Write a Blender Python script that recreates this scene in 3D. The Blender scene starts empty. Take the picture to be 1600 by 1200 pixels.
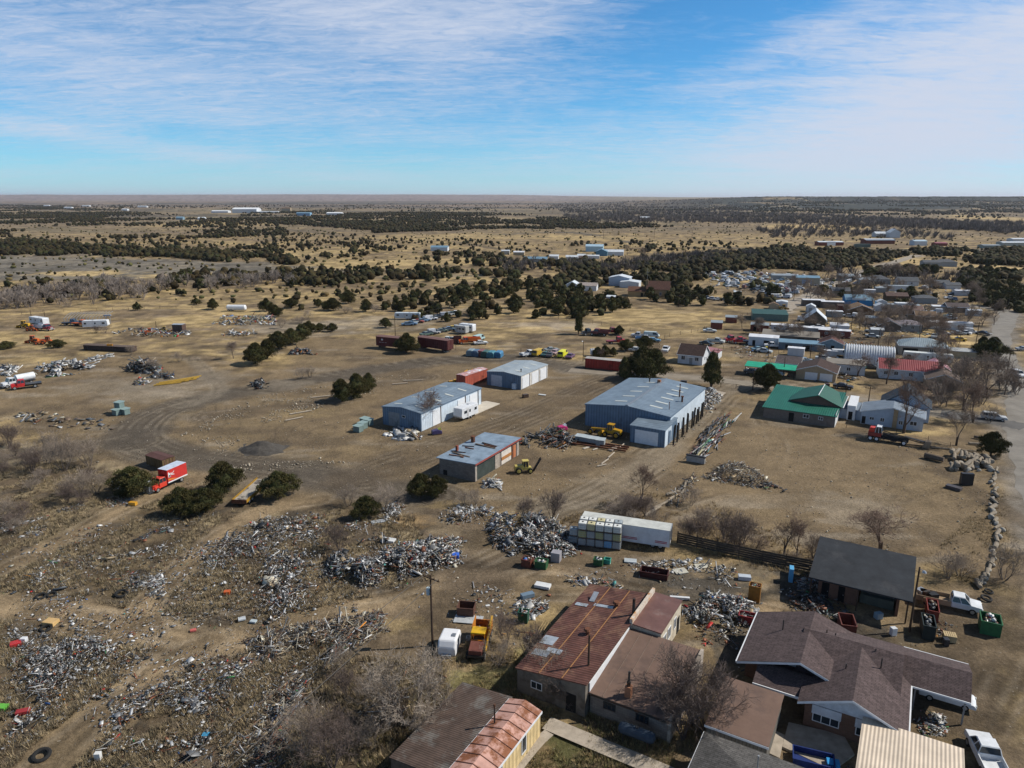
import bpy, math, random
import numpy as np
from mathutils import Vector, Matrix
R = math.radians
S = bpy.context.scene
C = S.collection
# ---------------------------------------------------------------- camera
F = 1111.0; PIT = math.atan(292 / F); CH = 46.0
cam = bpy.data.cameras.new('camera'); co = bpy.data.objects.new('camera', cam); C.objects.link(co)
co.location = (0, 0, CH); co.rotation_euler = (math.pi / 2 - PIT, 0, 0)
cam.sensor_width = 36; cam.lens = 36 * F / 1600; cam.clip_start = 0.5; cam.clip_end = 120000
S.camera = co
# ---------------------------------------------------------------- sky
SUN_AZ = R(83)      # measured clockwise from +Y
SUN_EL = R(43)
W = bpy.data.worlds.new('World'); S.world = W; W.use_nodes = True
nt = W.node_tree; nt.nodes.clear()
def N(t, typ, **k):
    n = t.nodes.new(typ)
    for a, b in k.items():
        if a == 'ins':
            for i, v in b.items():
                n.inputs[i].default_value = v
        else: setattr(n, a, b)
    return n
def mathn(t, op, a, b=None, clamp=False):
    n = N(t, 'ShaderNodeMath', operation=op); n.use_clamp = clamp
    for i, v in enumerate((a, b)):
        if v is None: continue
        if isinstance(v, (int, float)): n.inputs[i].default_value = v
        else: t.links.new(v, n.inputs[i])
    return n.outputs[0]
def build_sky():
    t = nt; L = t.links
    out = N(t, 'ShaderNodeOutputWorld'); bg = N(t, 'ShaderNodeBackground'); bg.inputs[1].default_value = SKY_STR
    sky = N(t, 'ShaderNodeTexSky', sky_type='NISHITA', sun_disc=False)
    sky.sun_elevation = SUN_EL; sky.sun_rotation = SUN_AZ; sky.altitude = 1500; sky.air_density = 0.95; sky.dust_density = 0.15; sky.ozone_density = 2.2
    tc = N(t, 'ShaderNodeTexCoord'); sep = N(t, 'ShaderNodeSeparateXYZ'); L.new(tc.outputs['Generated'], sep.inputs[0])
    x, y, z = sep.outputs
    zz = mathn(t, 'ADD', mathn(t, 'MAXIMUM', z, 0.0), 0.10)
    cx = mathn(t, 'DIVIDE', x, zz); cy = mathn(t, 'DIVIDE', y, zz)
    cb = N(t, 'ShaderNodeCombineXYZ'); L.new(cx, cb.inputs[0]); L.new(cy, cb.inputs[1])
    def noise(scl, rot, stretch, detail, rough, dist):
        m = N(t, 'ShaderNodeMapping'); m.inputs['Rotation'].default_value = (0, 0, R(rot)); m.inputs['Scale'].default_value = (scl, scl * stretch, 1)
        L.new(cb.outputs[0], m.inputs[0])
        n = N(t, 'ShaderNodeTexNoise'); n.inputs['Scale'].default_value = 1; n.inputs['Detail'].default_value = detail
        n.inputs['Roughness'].default_value = rough; n.inputs['Distortion'].default_value = dist
        L.new(m.outputs[0], n.inputs[0]); return n.outputs[0]
    n1 = noise(0.55, 22, 2.2, 9, 0.62, 0.5)
    n2 = noise(2.0, 33, 2.6, 10, 0.68, 0.9)
    n3 = noise(0.25, 0, 1.0, 4, 0.5, 0.3); n4 = noise(5.5, 38, 2.2, 8, 0.72, 1.2)
    # azimuth like coordinate a = x / y ; elevation coordinate z
    a = mathn(t, 'DIVIDE', x, mathn(t, 'MAXIMUM', y, 0.2))
    def bank(a0, z0, sa, sz, rot=0.0):
        da = mathn(t, 'SUBTRACT', a, a0); dz = mathn(t, 'SUBTRACT', z, z0)
        c, s = math.cos(rot), math.sin(rot)
        u = mathn(t, 'ADD', mathn(t, 'MULTIPLY', da, c), mathn(t, 'MULTIPLY', dz, s))
        v = mathn(t, 'SUBTRACT', mathn(t, 'MULTIPLY', dz, c), mathn(t, 'MULTIPLY', da, s))
        q = mathn(t, 'ADD', mathn(t, 'POWER', mathn(t, 'ABSOLUTE', mathn(t, 'DIVIDE', u, sa)), 2.0), mathn(t, 'POWER', mathn(t, 'ABSOLUTE', mathn(t, 'DIVIDE', v, sz)), 2.0))
        return mathn(t, 'EXPONENT', mathn(t, 'MULTIPLY', q, -1.0))
    bk = None
    for args, w in BANKS:
        b = mathn(t, 'MULTIPLY', bank(*args), w)
        bk = b if bk is None else mathn(t, 'ADD', bk, b)
    m = mathn(t, 'ADD', mathn(t, 'MULTIPLY', n1, 0.95), mathn(t, 'MULTIPLY', n2, 0.75))
    m = mathn(t, 'ADD', m, mathn(t, 'MULTIPLY', n3, 0.25))
    m = mathn(t, 'ADD', m, mathn(t, 'MULTIPLY', mathn(t, 'SUBTRACT', n4, .5), 1.05)); m = mathn(t, 'ADD', m, bk)
    mr = N(t, 'ShaderNodeMapRange', interpolation_type='SMOOTHSTEP'); L.new(m, mr.inputs[0])
    mr.inputs[1].default_value = 0.60; mr.inputs[2].default_value = 1.78; mr.inputs[3].default_value = 0; mr.inputs[4].default_value = 0.97
    hz = N(t, 'ShaderNodeMapRange', interpolation_type='SMOOTHSTEP'); L.new(z, hz.inputs[0])
    hz.inputs[1].default_value = 0.0; hz.inputs[2].default_value = 0.07; hz.inputs[3].default_value = 0.75; hz.inputs[4].default_value = 1.0
    fac = mathn(t, 'MULTIPLY', mr.outputs[0], hz.outputs[0])
    tint = N(t, 'ShaderNodeMix', data_type='RGBA', blend_type='MULTIPLY'); tint.inputs[0].default_value = 1
    L.new(sky.outputs[0], tint.inputs[6]); tint.inputs[7].default_value = SKY_TINT
    mx = N(t, 'ShaderNodeMix', data_type='RGBA'); L.new(fac, mx.inputs[0]); L.new(tint.outputs[2], mx.inputs[6]); mx.inputs[7].default_value = CLOUD
    hf = mathn(t, 'MULTIPLY', mathn(t, 'EXPONENT', mathn(t, 'MULTIPLY', mathn(t, 'MAXIMUM', z, 0.0), -26.0)), 0.85)
    hr = N(t, 'ShaderNodeMapRange', interpolation_type='SMOOTHSTEP'); L.new(a, hr.inputs[0]); hr.inputs[1].default_value = -.2; hr.inputs[2].default_value = .55
    hc = N(t, 'ShaderNodeMix', data_type='RGBA'); L.new(hr.outputs[0], hc.inputs[0]); hc.inputs[6].default_value = (7.0, 9.6, 11.2, 1); hc.inputs[7].default_value = (9.4, 10.3, 11.9, 1)
    m2 = N(t, 'ShaderNodeMix', data_type='RGBA'); L.new(hf, m2.inputs[0]); L.new(mx.outputs[2], m2.inputs[6]); L.new(hc.outputs[2], m2.inputs[7])
    up = N(t, 'ShaderNodeMapRange', interpolation_type='SMOOTHSTEP'); L.new(z, up.inputs[0]); up.inputs[1].default_value = .46; up.inputs[2].default_value = .7; up.inputs[3].default_value = 1; up.inputs[4].default_value = .38  # unseen sky overhead is dimmed to weaken fill light and deepen shade
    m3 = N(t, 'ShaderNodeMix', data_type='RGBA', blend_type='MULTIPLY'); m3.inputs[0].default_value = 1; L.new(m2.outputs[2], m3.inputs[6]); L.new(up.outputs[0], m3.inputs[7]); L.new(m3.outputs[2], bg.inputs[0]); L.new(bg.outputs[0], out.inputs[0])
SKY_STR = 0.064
SKY_TINT = (0.60, 1.42, 1.85, 1)
CLOUD = (8.9, 9.8, 11.8, 1)
BANKS = [((-0.10, 0.26, 0.25, 0.10, 0), 0.42), ((0.62, 0.13, 0.36, 0.10, 0.30), 0.66), ((0.50, 0.05, 0.40, 0.03, 0.0), 0.35), ((-0.60, 0.15, 0.36, 0.05, -0.10), 0.34), ((-0.55, 0.065, 0.30, 0.014, -0.10), 0.40), ((0.45, 0.21, 0.25, 0.02, 0.35), 0.30), ((0.30, 0.135, 0.14, 0.006, 0.0), 0.25), ((0.24, 0.24, 0.16, 0.12, 0.4), -0.42),
         ((-0.62, 0.055, 0.35, 0.02, 0), -0.12), ((0.62, 0.30, 0.25, 0.05, 0.3), -0.35), ((-0.60, 0.30, 0.2, 0.05, 0), -0.15), ((0.02, 0.07, 0.30, 0.04, 0), -0.12)]
build_sky()
# ---------------------------------------------------------------- sun, exposure
sl = bpy.data.lights.new('sun', 'SUN'); so = bpy.data.objects.new('sun', sl); C.objects.link(so)
sl.energy = 5.0; sl.angle = R(0.53); sl.color = (1.0, 0.94, 0.845)
sd = Vector((math.sin(SUN_AZ) * math.cos(SUN_EL), math.cos(SUN_AZ) * math.cos(SUN_EL), math.sin(SUN_EL)))
so.rotation_euler = sd.to_track_quat('Z', 'Y').to_euler()
S.view_settings.view_transform = 'Standard'; S.view_settings.look = 'None'
S.view_settings.exposure = 0.12; S.view_settings.gamma = 1
# ---------------------------------------------------------------- geometry helpers
def G(px, py, z=0.0):
    """where the ray through a photo pixel meets height z"""
    dx = (px - 800) / F; dy = -(py - 600) / F
    Y = dy * math.sin(PIT) + math.cos(PIT); Z = dy * math.cos(PIT) - math.sin(PIT)
    t = (z - CH) / Z
    return Vector((dx * t, Y * t, z))
rng = np.random.default_rng(7)
random.seed(7)
def _hash(ix, iy, s):
    n = (ix.astype(np.int64) * 374761393 + iy.astype(np.int64) * 668265263 + s * 974711) & 0x7fffffff
    n = ((n ^ (n >> 13)) * 1274126177) & 0x7fffffff
    return ((n ^ (n >> 16)) & 0xffff) / 65535.0
def vnoise(x, y, s=0):
    ix = np.floor(x); iy = np.floor(y); fx = x - ix; fy = y - iy
    fx = fx * fx * (3 - 2 * fx); fy = fy * fy * (3 - 2 * fy)
    a = _hash(ix, iy, s); b = _hash(ix + 1, iy, s); c = _hash(ix, iy + 1, s); d = _hash(ix + 1, iy + 1, s)
    return (a * (1 - fx) + b * fx) * (1 - fy) + (c * (1 - fx) + d * fx) * fy
def fbm(x, y, o=4, s=0):
    v = 0; a = 0.5; t = 0
    for i in range(o):
        v = v + a * vnoise(x, y, s + i); t += a; a *= 0.5; x = x * 2.03 + 11.3; y = y * 2.03 + 5.7
    return v / t
def sst(a, b, x):
    t = np.clip((x - a) / (b - a), 0, 1); return t * t * (3 - 2 * t)
def terrain(x, y):
    x = np.asarray(x, dtype=float); y = np.asarray(y, dtype=float)
    r = np.hypot(x, y); a = x / np.maximum(np.abs(y), 50) * np.sign(y)
    z = (fbm(x / 160, y / 160, 3, 3) - 0.5) * 5.0 * sst(300, 800, r) * sst(-50, 50, y)
    z += (fbm(x / 900, y / 900, 3, 8) - 0.5) * 14.0 * sst(900, 2200, r)
    wy = y + (fbm(x / 500, y / 500, 4, 21) - 0.5) * 1300
    w = sst(0.02, 0.38, a)
    z += w * (8 * sst(2700, 3000, wy) + 12 * sst(3500, 3750, wy) + 22 * sst(4200, 4600, wy)) - w * sst(2700, 4600, wy) * 0
    z += w * (fbm(x / 2500, y / 3000, 3, 31) - 0.5) * 7 * sst(4500, 6000, y)
    wl = 1 - sst(-0.05, 0.28, a)
    z += wl * (28 * sst(9000, 10500, y) + 66 * sst(11000, 14000, y)) * (0.80 + 0.3 * fbm(x / 5000, y / 9000, 4, 41))
    z += (1 - wl) * (1 - w) * 30 * sst(9000, 14000, y)
    return z
def TZ(x, y): return float(terrain(np.array([x]), np.array([y]))[0])
def link(o, parent=None):
    C.objects.link(o)
    if parent is not None: o.parent = parent
    return o
def tag(o, label=None, cat=None, group=None, kind=None):
    if label: o['label'] = label
    if cat: o['category'] = cat
    if group: o['group'] = group
    if kind: o['kind'] = kind
    return o
def thing(name, label, cat, loc=(0, 0, 0), rz=0.0, group=None):
    o = bpy.data.objects.new(name, None); o.empty_display_size = 0.2; link(o)
    o.location = loc; o.rotation_euler = (0, 0, R(rz)); tag(o, label, cat, group); return o
def copy_tree(o, parent=None):
    c = o.copy(); link(c); c.parent = parent
    for ch in list(o.children):
        copy_tree(ch, c)
    return c
class MB:
    def __init__(s): s.v = []; s.f = []; s.m = []
    def add(s, vs, fs, mi=0):
        b = len(s.v); s.v += [tuple(v) for v in vs]; s.f += [tuple(i + b for i in f) for f in fs]; s.m += [mi] * len(fs); return s
    def box(s, x0, y0, z0, x1, y1, z1, mi=0, M=None):
        vs = [Vector(p) for p in ((x0, y0, z0), (x1, y0, z0), (x1, y1, z0), (x0, y1, z0), (x0, y0, z1), (x1, y0, z1), (x1, y1, z1), (x0, y1, z1))]
        if M is not None: vs = [M @ v for v in vs]
        return s.add(vs, [(0, 3, 2, 1), (4, 5, 6, 7), (0, 1, 5, 4), (1, 2, 6, 5), (2, 3, 7, 6), (3, 0, 4, 7)], mi)
    def cbox(s, c, d, rz=0, mi=0, rx=0, ry=0):
        M = Matrix.Translation(c) @ Matrix.Rotation(rz, 4, 'Z') @ Matrix.Rotation(ry, 4, 'Y') @ Matrix.Rotation(rx, 4, 'X')
        return s.box(-d[0] / 2, -d[1] / 2, -d[2] / 2, d[0] / 2, d[1] / 2, d[2] / 2, mi, M)
    def prism(s, poly, axis, a, b, mi=0):
        """poly: 2-D outline; axis 'x': (y,z) extruded in x; 'y': (x,z) extruded in y; 'z': (x,y) extruded in z"""
        n = len(poly); vs = []
        for t in (a, b):
            for p in poly:
                vs.append({'x': (t, p[0], p[1]), 'y': (p[0], t, p[1]), 'z': (p[0], p[1], t)}[axis])
        fs = [tuple(range(n))[::-1], tuple(range(n, 2 * n))] + [(i, (i + 1) % n, n + (i + 1) % n, n + i) for i in range(n)]
        return s.add(vs, fs, mi)
    def tube(s, p0, p1, r0, r1=None, n=6, mi=0, cap=True):
        r1 = r0 if r1 is None else r1
        p0 = Vector(p0); p1 = Vector(p1); d = (p1 - p0)
        if d.length < 1e-6: return s
        d.normalize(); u = d.orthogonal().normalized(); w = d.cross(u); vs = []
        for p, r in ((p0, r0), (p1, r1)):
            for i in range(n):
                t = 2 * math.pi * i / n; vs.append(p + (u * math.cos(t) + w * math.sin(t)) * r)
        fs = [(i, (i + 1) % n, n + (i + 1) % n, n + i) for i in range(n)]
        if cap: fs += [tuple(range(n))[::-1], tuple(range(n, 2 * n))]
        return s.add(vs, fs, mi)
    def path(s, pts, r, n=5, mi=0):
        for a, b in zip(pts, pts[1:]): s.tube(a, b, r, r, n, mi)
        return s
    def lathe(s, prof, c=(0, 0, 0), n=16, mi=0, M=None):
        """prof: (r,z) from bottom to top"""
        vs = []; k = len(prof)
        for r, z in prof:
            for i in range(n):
                t = 2 * math.pi * i / n; v = Vector((r * math.cos(t), r * math.sin(t), z))
                if M is not None: v = M @ v
                vs.append((v.x + c[0], v.y + c[1], v.z + c[2]))
        fs = [(j * n + i, j * n + (i + 1) % n, (j + 1) * n + (i + 1) % n, (j + 1) * n + i) for j in range(k - 1) for i in range(n)]
        fs += [tuple(range(n))[::-1], tuple(range((k - 1) * n, k * n))]
        return s.add(vs, fs, mi)
    def mesh(s, name, mats):
        me = bpy.data.meshes.new(name); me.from_pydata(s.v, [], s.f)
        for m in (mats if isinstance(mats, (list, tuple)) else [mats]): me.materials.append(m)
        if any(s.m): me.polygons.foreach_set('material_index', s.m)
        me.update(); return me
    def build(s, name, mats, parent=None, bevel=0):
        o = bpy.data.objects.new(name, s.mesh(name, mats)); link(o, parent)
        if bevel:
            b = o.modifiers.new('bevel', 'BEVEL'); b.width = bevel; b.segments = 2; b.limit_method = 'ANGLE'
        return o
def npmesh(name, V, Fc, mats, col=None, mi=None, smooth=False):
    """V (n,3), Fc (m,k) with k 3 or 4; col (n,3) optional vertex colours"""
    me = bpy.data.meshes.new(name); n, m, k = len(V), len(Fc), Fc.shape[1]
    me.vertices.add(n); me.vertices.foreach_set('co', np.ascontiguousarray(V, dtype=np.float32).ravel())
    me.loops.add(m * k); me.loops.foreach_set('vertex_index', np.ascontiguousarray(Fc, dtype=np.int32).ravel())
    me.polygons.add(m); me.polygons.foreach_set('loop_start', np.arange(0, m * k, k, dtype=np.int32))
    if smooth: me.polygons.foreach_set('use_smooth', np.ones(m, dtype=bool))
    for mt in (mats if isinstance(mats, (list, tuple)) else [mats]): me.materials.append(mt)
    if mi is not None: me.polygons.foreach_set('material_index', mi.astype(np.int32))
    if col is not None:
        at = me.color_attributes.new('col', 'FLOAT_COLOR', 'POINT'); c = np.ones((n, 4), dtype=np.float32); c[:, :col.shape[1]] = col
        at.data.foreach_set('color', c.ravel())
    me.update(calc_edges=True); me.validate(); return me
# ---------------------------------------------------------------- materials
_M = {}
def newmat(name):
    m = bpy.data.materials.new(name); m.use_nodes = True; t = m.node_tree
    return m, t, t.nodes['Principled BSDF']
def mat(key, col, rough=0.7, metal=0.0, var=0.25, scale=1.5, col2=None, amt=0.4, bump=0.0, bscale=8, stripes=None, brick=None, spec=0.25, obj=True):
    """weathered surface: base colour with two noise scales, an optional second colour in patches, ribs or bricks"""
    k = key
    if k in _M: return _M[k]
    m, t, p = newmat(key); L = t.links
    tc = N(t, 'ShaderNodeTexCoord'); src = tc.outputs['Object']
    n1 = N(t, 'ShaderNodeTexNoise'); n1.inputs['Scale'].default_value = scale; n1.inputs['Detail'].default_value = 8; n1.inputs['Roughness'].default_value = 0.65; L.new(src, n1.inputs[0])
    hs = N(t, 'ShaderNodeMapRange'); L.new(n1.outputs[0], hs.inputs[0]); hs.inputs[1].default_value = 0.3; hs.inputs[2].default_value = 0.7
    hs.inputs[3].default_value = 1 - var; hs.inputs[4].default_value = 1 + var * 0.6
    base = N(t, 'ShaderNodeRGB'); base.outputs[0].default_value = (*col, 1); cur = base.outputs[0]
    if brick:
        b = N(t, 'ShaderNodeTexBrick'); b.inputs['Color1'].default_value = (*col, 1); b.inputs['Color2'].default_value = (*[c * 0.72 for c in col], 1)
        b.inputs['Mortar'].default_value = (*(col2 or (0.3, 0.28, 0.25)), 1); b.inputs['Scale'].default_value = 1.0
        b.inputs['Brick Width'].default_value = brick[0]; b.inputs['Row Height'].default_value = brick[1]; b.inputs['Mortar Size'].default_value = brick[2]
        mp = N(t, 'ShaderNodeMapping'); mp.inputs['Rotation'].default_value = (R(90), 0, 0) if len(brick) < 4 else (0, 0, 0)
        sp = N(t, 'ShaderNodeSeparateXYZ'); L.new(src, sp.inputs[0]); cbn = N(t, 'ShaderNodeCombineXYZ')
        if len(brick) < 4:
            L.new(mathn(t, 'ADD', sp.outputs[0], sp.outputs[1]), cbn.inputs[0]); L.new(sp.outputs[2], cbn.inputs[1])
        else:
            L.new(sp.outputs[0], cbn.inputs[0]); L.new(mathn(t, 'ADD', sp.outputs[1], sp.outputs[2]), cbn.inputs[1])
        L.new(cbn.outputs[0], b.inputs[0]); cur = b.outputs[0]
    if col2 is not None and not brick:
        n2 = N(t, 'ShaderNodeTexNoise'); n2.inputs['Scale'].default_value = scale * 0.45; n2.inputs['Detail'].default_value = 10; n2.inputs['Roughness'].default_value = 0.7; L.new(src, n2.inputs[0])
        r = N(t, 'ShaderNodeMapRange'); L.new(n2.outputs[0], r.inputs[0]); c0 = 0.72 - 0.45 * amt; r.inputs[1].default_value = c0; r.inputs[2].default_value = c0 + 0.09
        mx = N(t, 'ShaderNodeMix', data_type='RGBA'); L.new(r.outputs[0], mx.inputs[0]); L.new(cur, mx.inputs[6]); mx.inputs[7].default_value = (*col2, 1); cur = mx.outputs[2]
    hgt = n1.outputs[0]
    if stripes:      # (axis, period, depth)
        sp = N(t, 'ShaderNodeSeparateXYZ'); L.new(src, sp.inputs[0])
        ax = {'x': sp.outputs[0], 'y': sp.outputs[1], 'z': sp.outputs[2], 'xy': None}[stripes[0]]
        if ax is None: ax = mathn(t, 'ADD', sp.outputs[0], sp.outputs[1])
        w = mathn(t, 'SINE', mathn(t, 'MULTIPLY', ax, 2 * math.pi / stripes[1]))
        st = N(t, 'ShaderNodeMapRange'); L.new(w, st.inputs[0]); st.inputs[1].default_value = 0.5; st.inputs[2].default_value = 0.95; st.inputs[3].default_value = 1; st.inputs[4].default_value = 1 - stripes[2]
        mm = N(t, 'ShaderNodeMix', data_type='RGBA', blend_type='MULTIPLY'); mm.inputs[0].default_value = 1; L.new(cur, mm.inputs[6]); L.new(st.outputs[0], mm.inputs[7]); cur = mm.outputs[2]
        bp = N(t, 'ShaderNodeBump'); bp.inputs['Strength'].default_value = 0.5; bp.inputs['Distance'].default_value = 0.04; L.new(w, bp.inputs['Height']); L.new(bp.outputs[0], p.inputs['Normal'])
    elif bump:
        n3 = N(t, 'ShaderNodeTexNoise'); n3.inputs['Scale'].default_value = bscale; n3.inputs['Detail'].default_value = 6; L.new(src, n3.inputs[0])
        bp = N(t, 'ShaderNodeBump'); bp.inputs['Strength'].default_value = bump; bp.inputs['Distance'].default_value = 0.1; L.new(n3.outputs[0], bp.inputs['Height']); L.new(bp.outputs[0], p.inputs['Normal'])
    mu = N(t, 'ShaderNodeMix', data_type='RGBA', blend_type='MULTIPLY'); mu.inputs[0].default_value = 1; L.new(cur, mu.inputs[6]); L.new(hs.outputs[0], mu.inputs[7])
    L.new(mu.outputs[2], p.inputs['Base Color']); p.inputs['Roughness'].default_value = rough; p.inputs['Metallic'].default_value = metal
    p.inputs['Specular IOR Level'].default_value = spec
    _M[k] = m; return m
def paint(c, rough=0.45, dirt=0.2):
    c = tuple(round(x, 3) for x in c)
    return mat('paint_%g_%g_%g' % c, c, rough, 0, dirt, 1.2, spec=0.4)
def vcol_mat(name, rough=0.75, metal=0.0, var=0.3, scale=3.0, trans=0.0):
    m, t, p = newmat(name); L = t.links
    at = N(t, 'ShaderNodeVertexColor'); at.layer_name = 'col'
    tc = N(t, 'ShaderNodeTexCoord'); n = N(t, 'ShaderNodeTexNoise'); n.inputs['Scale'].default_value = scale; n.inputs['Detail'].default_value = 4; L.new(tc.outputs['Object'], n.inputs[0])
    r = N(t, 'ShaderNodeMapRange'); L.new(n.outputs[0], r.inputs[0]); r.inputs[1].default_value = 0.3; r.inputs[2].default_value = 0.7; r.inputs[3].default_value = 1 - var; r.inputs[4].default_value = 1 + var
    mu = N(t, 'ShaderNodeMix', data_type='RGBA', blend_type='MULTIPLY'); mu.inputs[0].default_value = 1; L.new(at.outputs[0], mu.inputs[6]); L.new(r.outputs[0], mu.inputs[7])
    L.new(mu.outputs[2], p.inputs['Base Color']); p.inputs['Roughness'].default_value = rough; p.inputs['Metallic'].default_value = metal; p.inputs['Specular IOR Level'].default_value = 0.25
    return m
GLASS = mat('window_glass', (0.02, 0.03, 0.04), 0.12, 0, 0.1, 1, spec=0.6)
RUBBER = mat('tyre_rubber', (0.018, 0.018, 0.018), 0.85)
STEEL = mat('bare_steel', (0.42, 0.43, 0.44), 0.4, 0.6, 0.3, 3)
DSTEEL = mat('dark_steel', (0.05, 0.048, 0.045), 0.6, 0.3, 0.4, 2, col2=(0.10, 0.05, 0.03), amt=0.5)
RUST = mat('rusted_steel', (0.16, 0.065, 0.035), 0.85, 0.1, 0.4, 3, col2=(0.07, 0.035, 0.025), amt=0.5)
WOOD = mat('weathered_wood', (0.13, 0.10, 0.075), 0.9, 0, 0.4, 2, stripes=None)
POLE = mat('pole_wood', (0.07, 0.045, 0.03), 0.9, 0, 0.35, 2)
CONC = mat('concrete', (0.36, 0.31, 0.25), 0.9, 0, 0.3, 1.2, bump=0.15)
WHITE = mat('white_paint', (0.66, 0.68, 0.70), 0.5, 0, 0.12, 1.5)
BLACK = mat('black_paint', (0.02, 0.02, 0.022), 0.6, 0, 0.3, 1.5)
# ---------------------------------------------------------------- ground: one sheet to the horizon
def seg_dist(X, Y, pts):
    d = np.full(X.shape, 1e9)
    for (x0, y0), (x1, y1) in zip(pts, pts[1:]):
        vx, vy = x1 - x0, y1 - y0; l2 = vx * vx + vy * vy + 1e-9
        t = np.clip(((X - x0) * vx + (Y - y0) * vy) / l2, 0, 1)
        d = np.minimum(d, np.hypot(X - x0 - t * vx, Y - y0 - t * vy))
    return d
def inpoly(X, Y, pts):
    c = np.zeros(X.shape, dtype=bool); n = len(pts)
    for i in range(n):
        x0, y0 = pts[i]; x1, y1 = pts[(i + 1) % n]
        if y0 == y1: continue
        k = ((y0 > Y) != (y1 > Y)) & (X < (x1 - x0) * (Y - y0) / (y1 - y0) + x0); c ^= k
    return c
def WP(pts): return [tuple(G(*p)[:2]) for p in pts]
def zone(X, Y, px, feather):
    """soft mask of a region given by its corners"""
    w = WP(px); out = np.zeros(X.shape); A = np.array(w); f = feather * 2.5
    k = (X > A[:, 0].min() - f) & (X < A[:, 0].max() + f) & (Y > A[:, 1].min() - f) & (Y < A[:, 1].max() + f); x, y = X[k], Y[k]
    s = seg_dist(x, y, w + w[:1]); ins = inpoly(x, y, w)
    wob = (fbm(x / (feather * 1.6), y / (feather * 1.6), 3, 77) - 0.5) * feather * 2.6
    out[k] = sst(-feather, feather, np.where(ins, s, -s) + wob); return out
def smooth(pts, n=6):
    """Catmull-Rom through world points"""
    P = [np.array(p) for p in pts]; P = [2 * P[0] - P[1]] + P + [2 * P[-1] - P[-2]]; out = []
    for i in range(1, len(P) - 2):
        for k in range(n):
            t = k / n; a, b, c, d = P[i - 1:i + 3]
            out.append(tuple(0.5 * (2 * b + (c - a) * t + (2 * a - 5 * b + 4 * c - d) * t * t + (3 * b - a - 3 * c + d) * t ** 3)))
    out.append(tuple(P[-2])); return out
SOIL = np.array((0.176, 0.130, 0.078)); SOIL2 = np.array((0.098, 0.074, 0.050)); GRASS = np.array((0.38, 0.28, 0.135)); GREY = np.array((0.086, 0.073, 0.058))
DARK = np.array((0.062, 0.055, 0.045)); WEED = np.array((0.205, 0.163, 0.098)); PALE = np.array((0.31, 0.26, 0.195)); SAGE = np.array((0.165, 0.150, 0.125)); GREENW = np.array((0.11, 0.11, 0.045))
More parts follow.
